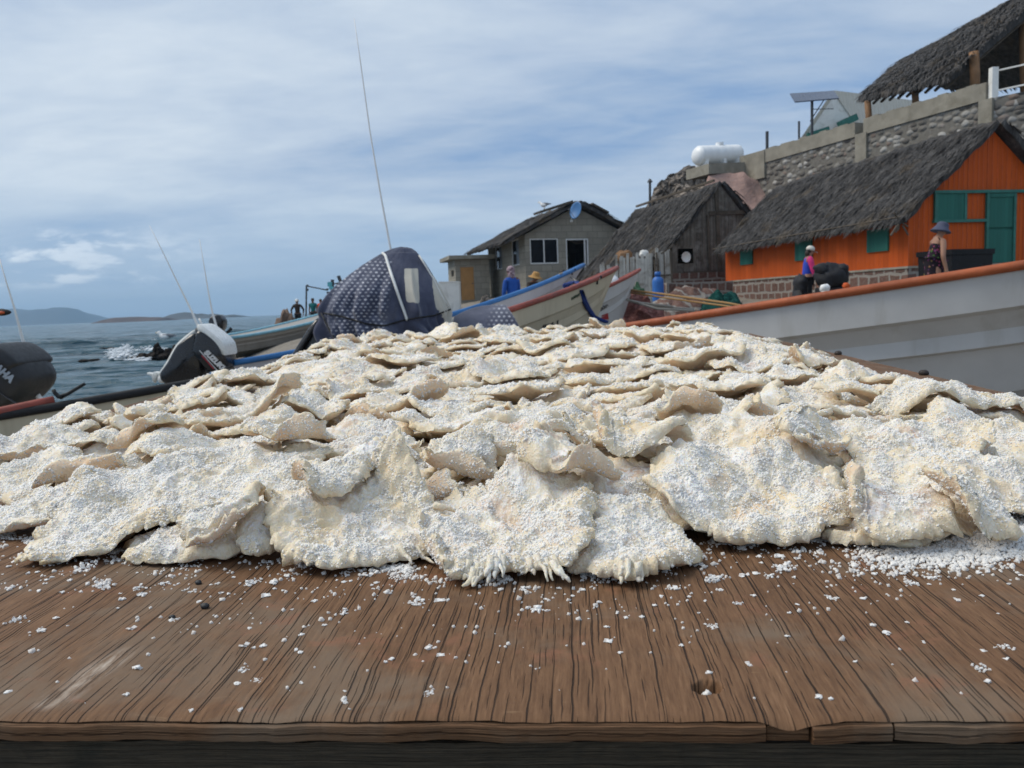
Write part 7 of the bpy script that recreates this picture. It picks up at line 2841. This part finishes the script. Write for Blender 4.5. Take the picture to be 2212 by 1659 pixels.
for k, (u0, u1, v0, v1, nt_, ang, T, kw, lab) in enumerate(HERO):
    uc = (u0+u1)/2
    tb, sb = T_of(uc, v1, 0.004)
    tf, sf = T_of(uc, v0, nt_)
    sw = (sf-sb)*0.76
    s_m = sb+sw*0.5
    tm, _q = T_of(uc, (v0+v1)/2, nt_*0.6)
    dist = s_m+0.37
    tm = tm*dist/(_q+0.37)
    tw = (u1-u0)/F*dist
    ca, sa = abs(math.cos(math.radians(ang))), abs(math.sin(math.radians(ang)))
    # half extents of a turned ellipse give the wanted box
    den = ca**4-sa**4
    if den > 0.15:
        L = math.sqrt(max((tw**2*ca**2-sw**2*sa**2)/den, (0.55*tw)**2))
        W = math.sqrt(max((sw**2*ca**2-tw**2*sa**2)/den, (0.5*sw)**2))
    else:
        L, W = tw, sw*0.8
    d = dict(curls=(), salt=0.6)
    d.update(kw)
    sp = 0.0024 if s_m < 0.75 else 0.0036
    d['wav'] = max(d.get('wav', 0.012), 0.009)
    d.setdefault('crump', 2.6 if v1 > 1100 else 2.0)
    fish(tm, s_m, L, W, ang, T, seed=400+k*17, sp=sp, smooth=0.03 if v1 > 1100 else 0.026, label=lab, saltsz=0.00098 if s_m < 0.8 else 0.0018, **d)

# smaller rolled and crumpled bits that sit between the big ones
SMALL = [(300, 985, 34, 'small rolled yellowish fish scrap above the long front-left piece'), (612, 1010, -20, 'small crumpled fish scrap behind the crumpled front piece'), (705, 1090, 40, 'small tan fish scrap folded behind the comb of frayed strands'),
         (985, 1050, 15, 'small rolled fish scrap behind the thick frayed strands'), (1215, 1075, -35, 'small rolled fish scrap between the fringed piece and the rounded one'), (1350, 1035, 10, 'small brownish fish scrap behind the rounded front piece'),
         (1480, 975, -15, 'small crumpled fish scrap on the big ribbed piece right of centre'), (1745, 1010, 30, 'small rolled fish scrap behind the biggest front piece'), (1900, 1085, -10, 'small rolled fish scrap above the piece under the biggest one'),
         (160, 1040, 5, 'small rolled fish scrap near the left edge of the picture'), (470, 1122, 20, 'small rolled fish scrap tucked under the long front-left piece'), (2080, 1085, 25, 'small pinkish fish scrap above the loose salt heap')]
for k, (u, v, ang, lab) in enumerate(SMALL):
    t, s = T_of(u, v, 0.035)
    mode = k % 3
    cu_ = [(-100-ang+25*math.sin(k*2.3), 0.05, 0.010, 165)] if mode == 0 else ([(-70-ang, 0.35, 0.010, 120), (120-ang, 0.4, 0.010, 90)] if mode == 1 else [(180, 0.2, 0.012, 140)])
    fish(t, s, 0.085+0.02*math.sin(k*1.7), 0.060, ang, 0.015, cu_, 900+k*7, 0.0024, 0.008, 0.014, 0.35+0.3*(k % 2), 0.15, 1.0, lab, None, None, 0.002, 3, -90, 2.0, 1.7, 0.00098)
print('FISH', n1, n2, len(FISH), 'heap', float(H.max()), [round(float(np.median(H[(GS>a)&(GS<a+.2)&INSIDE&VIEW])),4) for a in (.3,.5,.8,1.2,1.8,2.5)])

# salt crust: crystals that stick to each piece
tot = 0
for rec in fish_rec:
    o = rec['o']
    cy = rec['s0']+0.37
    if rec['salt'] < 0.1:
        continue
    V, tf, cen = rec['V'], rec['tf'], rec['cen']
    ph_ = rec['phi'][tf].mean(1)
    n_top = len(tf)
    tf = np.vstack([tf, tf[ph_ > 0.5][:, ::-1]+rec['n']])
    q = V[tf]
    c = q.mean(1)
    e1, e2 = q[:, 2]-q[:, 0], q[:, 3]-q[:, 1]
    nrm = np.cross(e1, e2)*0.5
    area = np.linalg.norm(nrm, axis=1)
    up = nrm[:, 2]/(area+1e-12)
    cov = H[np.clip(((c[:, 0]+cen[0]-T0)/RES).astype(int), 0, NT_-1), np.clip(((c[:, 1]+cen[1]-S0g)/RES).astype(int), 0, NS_-1)]-(c[:, 2]+cen[2])
    exposed = cov < 0.014
    msk = np.clip(0.42+rec['salt']*0.75+1.0*fbm(np.stack([c[:, 0]*32+rec['seed'], c[:, 1]*32, c[:, 2]*20], 1), 3)-0.42, 0, 1.0)
    wgt = area*msk*np.clip(0.25+0.9*up, 0.08, 1)*exposed
    wgt[n_top:] = area[n_top:]*np.clip(msk[n_top:], 0.25, 1)*0.42
    sz = rec['sz']
    dens = {True: 0.36, False: 0.24}[cy < 1.15]
    if cy > 1.8:
        dens = 0.15
    N = int(wgt.sum()*dens*1.7/(sz*sz))
    if N < 5:
        continue
    pick = rng.choice(len(tf), N, p=wgt/wgt.sum())
    a, b = rng.uniform(size=N), rng.uniform(size=N)
    qq = q[pick]
    pts = (qq[:, 0]*((1-a)*(1-b))[:, None]+qq[:, 1]*(a*(1-b))[:, None]+qq[:, 2]*(a*b)[:, None]+qq[:, 3]*((1-a)*b)[:, None])
    size = sz*np.clip(rng.lognormal(-0.05, 0.42, N), 0.45, 2.3)
    nn = nrm[pick]/(area[pick][:, None]+1e-12)
    pts = pts+nn*(size*0.14)[:, None]
    VV, Fq = crystals(pts, size)
    co = mesh_np('salt_crust', VV, Fq, M_SALT, o, False, keep=False)
    co['kind'] = 'stuff'
    tot += N
print('GRAINS', tot)

# ------------------------------------------------------------------ loose salt on the bare front of the table
lump_px = [(188, 1230, 46), (225, 1268, 50), (352, 1262, 22), (300, 1272, 20), (150, 1255, 14), (98, 1262, 12), (84, 1278, 14), (36, 1342, 30), (84, 1362, 22), (122, 1336, 13), (265, 1297, 16), (310, 1284, 24), (374, 1341, 22), (548, 1259, 24), (575, 1288, 18), (540, 1262, 22), (590, 1262, 18), (430, 1300, 10),
           (880, 1232, 50), (898, 1302, 32), (950, 1298, 17), (966, 1298, 14), (1158, 1319, 26), (1258, 1275, 12), (1238, 1288, 10), (1310, 1355, 10), (1314, 1386, 17), (1352, 1336, 10), (1388, 1334, 12), (1413, 1308, 11), (1540, 1354, 22), (1590, 1305, 20), (1545, 1253, 46), (1690, 1230, 44), (1664, 1246, 20), (1600, 1187, 18),
           (1862, 1188, 30), (1895, 1208, 30), (1942, 1200, 40), (1970, 1262, 24), (2012, 1248, 26), (2018, 1190, 30), (1797, 1293, 22), (1866, 1294, 13), (1768, 1508, 16), (1796, 1510, 12), (1617, 1437, 17), (1530, 1454, 15), (2170, 1400, 26), (2118, 1445, 24), (2174, 1425, 13), (2134, 1474, 14), (1884, 1352, 14), (1914, 1370, 16), (1960, 1345, 9),
           (926, 1498, 26), (952, 1416, 14), (926, 1401, 18), (938, 1400, 12), (834, 1432, 12), (846, 1425, 14), (524, 1449, 20), (514, 1477, 16), (555, 1470, 22), (548, 1400, 12), (526, 1397, 19), (568, 1396, 14), (412, 1536, 12), (296, 1444, 18), (18, 1496, 18), (272, 1502, 12), (518, 1535, 16), (650, 1410, 14), (640, 1405, 12), (745, 1518, 15), (744, 1494, 8), (652, 1476, 10), (1340, 1411, 10), (1076, 1432, 7), (540, 1358, 11), (742, 1325, 22), (702, 1352, 12), (680, 1300, 12), (650, 1372, 14), (776, 1393, 8), (2126, 1408, 12), (2066, 1298, 14), (1995, 1388, 10), (1848, 1430, 8),
           (1700, 1375, 9), (1470, 1395, 10), (1455, 1272, 16), (1490, 1290, 10), (1520, 1205, 20), (1500, 1222, 16), (1080, 1275, 14), (1005, 1262, 16), (1130, 1270, 12), (795, 1245, 18), (815, 1260, 12), (700, 1240, 16), (680, 1222, 20), (660, 1236, 10), (745, 1258, 12), (835, 1280, 10), (620, 1245, 14), (470, 1262, 12), (505, 1248, 10), (60, 1240, 12), (20, 1225, 14), (110, 1222, 10)]
lab_lump = 'small white salt crystal lying loose on the bare front of the table'
SALT_TPL = []
for k in range(9):
    mb = MB()
    nb = rng.randint(3, 7)
    for q in range(nb):
        c = np.array((rng.uniform(-0.32, 0.32), rng.uniform(-0.32, 0.32), 0.18+rng.uniform(-0.06, 0.1)))*(0 if nb == 1 else 1)+np.array((0, 0, 0.25 if nb == 1 else 0))
        Rr = rand_rot(1)[0]
        pts = (CRY[rng.randint(0, 10)] @ Rr.T)*rng.uniform(0.32, 0.62)
        pts[:, 2] *= 0.7
        mb.add(pts+c, [tuple(f) for f in CF])
    me = bpy.data.meshes.new('salt_crystal')
    me.from_pydata([tuple(p) for p in mb.v], [], mb.f)
    me.materials.append(M_SALT)
    SALT_TPL.append(me)


def put_salt(t, s, size, label=lab_lump, name='salt_crystal', tpl=None):
    o = bpy.data.objects.new(name, SALT_TPL[rng.randint(0, 9)] if tpl is None else tpl)
    COL.objects.link(o)
    o.location = TM @ Vector((t, s, 0.0))
    o.rotation_euler = (TROT @ Matrix.Rotation(rng.uniform(0, 6.28), 3, 'Z')).to_euler()
    o.scale = (size, size*rng.uniform(0.7, 1.1), size*rng.uniform(0.6, 0.9))
    tag(o, label, 'salt', 'loose salt crystals on the table' if label == lab_lump else None)
    return o


def lump_mesh(n_sub, seed, flat):
    """a clump of fused crystals"""
    r_ = np.random.RandomState(seed)
    cen = np.stack([r_.normal(0, 0.26, n_sub), r_.normal(0, 0.26, n_sub), np.abs(r_.normal(0.05, 0.09*flat, n_sub))], 1)
    VV, Fq = crystals(cen, r_.uniform(0.6, 1.2, n_sub)*0.72/math.sqrt(n_sub))
    VV[:, 2] = np.maximum(VV[:, 2], 0)
    me = bpy.data.meshes.new('salt_lump')
    me.from_pydata([tuple(p) for p in VV], [], [tuple(f) for f in Fq])
    me.materials.append(M_SALT)
    return me


BIG = {(188, 1230): 'largest round lump of salt on the bare wood, front left',
       (225, 1268): 'wide flat cluster of salt crystals below the round lump, front left',
       (880, 1232): 'flat cake of salt on the wood left of the frayed strands',
       (1545, 1253): 'flat oval flake of salt on the wood before a gap in the fish',
       (1690, 1230): 'three-cornered salt lump on the wood before the biggest fish piece',
       (1862, 1188): 'long tilted shard of salt leaning under the fish edge at right',
       (1942, 1200): 'crumbly salt cluster on the wood at right, near the salt heap'}
for (u, v, px) in lump_px:
    t, s = T_of(u, v)
    size = px/F*(s+0.375)*1.05
    key = (u, v)
    if key in BIG:
        put_salt(t, s, size*1.15, BIG[key], 'salt_lump', lump_mesh(42, u, 1.3))
    elif px >= 20:
        put_salt(t, s, size*1.2, lab_lump, 'salt_crystal', lump_mesh(20, u, 1.0))
    else:
        put_salt(t, s, size)
n_l = 0
while n_l < 120:
    u, v = rng.uniform(0, 2212), 1180+abs(rng.normal(0, 75))
    t, s = T_of(u, v)
    d = front_s(t)-s
    if d < 0.004 or s < 0.01:
        continue
    put_salt(t, s, rng.lognormal(math.log(0.0029), 0.4))
    n_l += 1
# fine grains nobody could count: dusted near the pieces and heaped at the right
pts, szs = [], []
while len(pts) < 5200:
    m = 4000
    t = rng.uniform(-0.62, 0.62, m)
    d = np.where(rng.uniform(size=m) < 0.72, np.abs(rng.normal(0, 0.014, m)), np.abs(rng.exponential(0.06, m)))
    s = front_s(t)-d+0.012
    clump = fbm(np.stack([t*34, s*34, t*0], 1), 3)
    ok = (s > 0.004) & (clump+rng.normal(0, 0.25, m) > 0.28)
    sz = np.clip(rng.lognormal(math.log(0.0013), 0.45, m), 0.0005, 0.0032)
    pts += list(np.stack([t, s, sz*0.2], 1)[ok])
    szs += list(sz[ok])
pts, szs = np.array(pts), np.array(szs)
VV, Fq = crystals(pts, szs)
o = mesh_np('loose_salt', VV @ np.array(TROT).T + O_, Fq, M_SALT, None, False)
tag(o, 'fine salt grains dusted over the wood along the front of the fish', 'salt', None, 'stuff')
hc, hs = T_of(2120, 1160, 0.006)
m = 7500
t = hc+rng.normal(0, 0.046, m)
s = hs+rng.normal(0, 0.020, m)+0.35*(t-hc)
hz = 0.010*np.exp(-((t-hc)/0.045)**2-((s-hs-0.35*(t-hc))/0.020)**2)*np.clip(1+0.5*fbm(np.stack([t*60, s*60, t*0], 1), 3), 0.2, 2)
z = hz*rng.uniform(0.25, 1.0, m)**0.5
VV, Fq = crystals(np.stack([t, s, z+0.0006], 1), np.clip(rng.lognormal(math.log(0.0015), 0.4, m), 0.0007, 0.003))
o = mesh_np('salt_heap', VV @ np.array(TROT).T + O_, Fq, M_SALT, None, False)
tag(o, 'low heap of loose coarse salt on the wood at the right edge', 'salt', None, 'stuff')
# salt caught in the nail hole
VV, Fq = crystals(np.stack([hx+rng.normal(0, 0.002, 40), hy-0.001+rng.normal(0, 0.002, 40), -0.0075+np.abs(rng.normal(0, 0.0016, 40))], 1), rng.uniform(0.001, 0.0026, 40))
o = mesh_np('salt_clump', VV @ np.array(TROT).T + O_, Fq, M_SALT, None, False)
tag(o, 'pinch of salt lodged in the round hole near the table edge', 'salt', None, 'stuff')
# dark grit and the small dark shell
M_GRIT = simple('dark_grit', (0.02, 0.02, 0.022), 0.55, 0.4, 300, spec=0.5)
for (u, v, px, nm, lb, lift) in ((429, 1262, 15, 'pebble', 'small black pebble on the wood, close to the fish at left', 0), (443, 1314, 19, 'pebble', 'larger black pebble beside a salt grain on the wood at left', 0), (372, 1336, 14, 'pebble', 'black grit under a salt crystal, far left of the pebbles', 0), (1694, 867, 24, 'snail_shell', 'small dark snail shell lying on the fish right of centre', 1)):
    t, s = T_of(u, v, 0.055 if lift else 0.0)
    hgt = float(samp(H, np.array([t]), np.array([s]))[0]) if lift else 0.0
    r = px/F*(s+0.37)/2
    mb = MB()
    mb.ball((0, 0, r*0.55), r*1.1, r*0.85, r*0.75, 12, 8, noise=0.22, seed=u)
    if lift:
        mb.ball((r*0.6, -r*0.3, r*0.6), r*0.6, r*0.5, r*0.5, 10, 6)
        mb.ball((r*0.95, -r*0.45, r*0.6), r*0.3, r*0.25, r*0.28, 8, 5)
    o = mesh_np(nm, np.array(mb.v), mb.f, M_GRIT, None, True)
    o.location = TM @ Vector((t, s, hgt))
    o.rotation_euler = TROT.to_euler()
    tag(o, lb, 'shell' if lift else 'pebble')
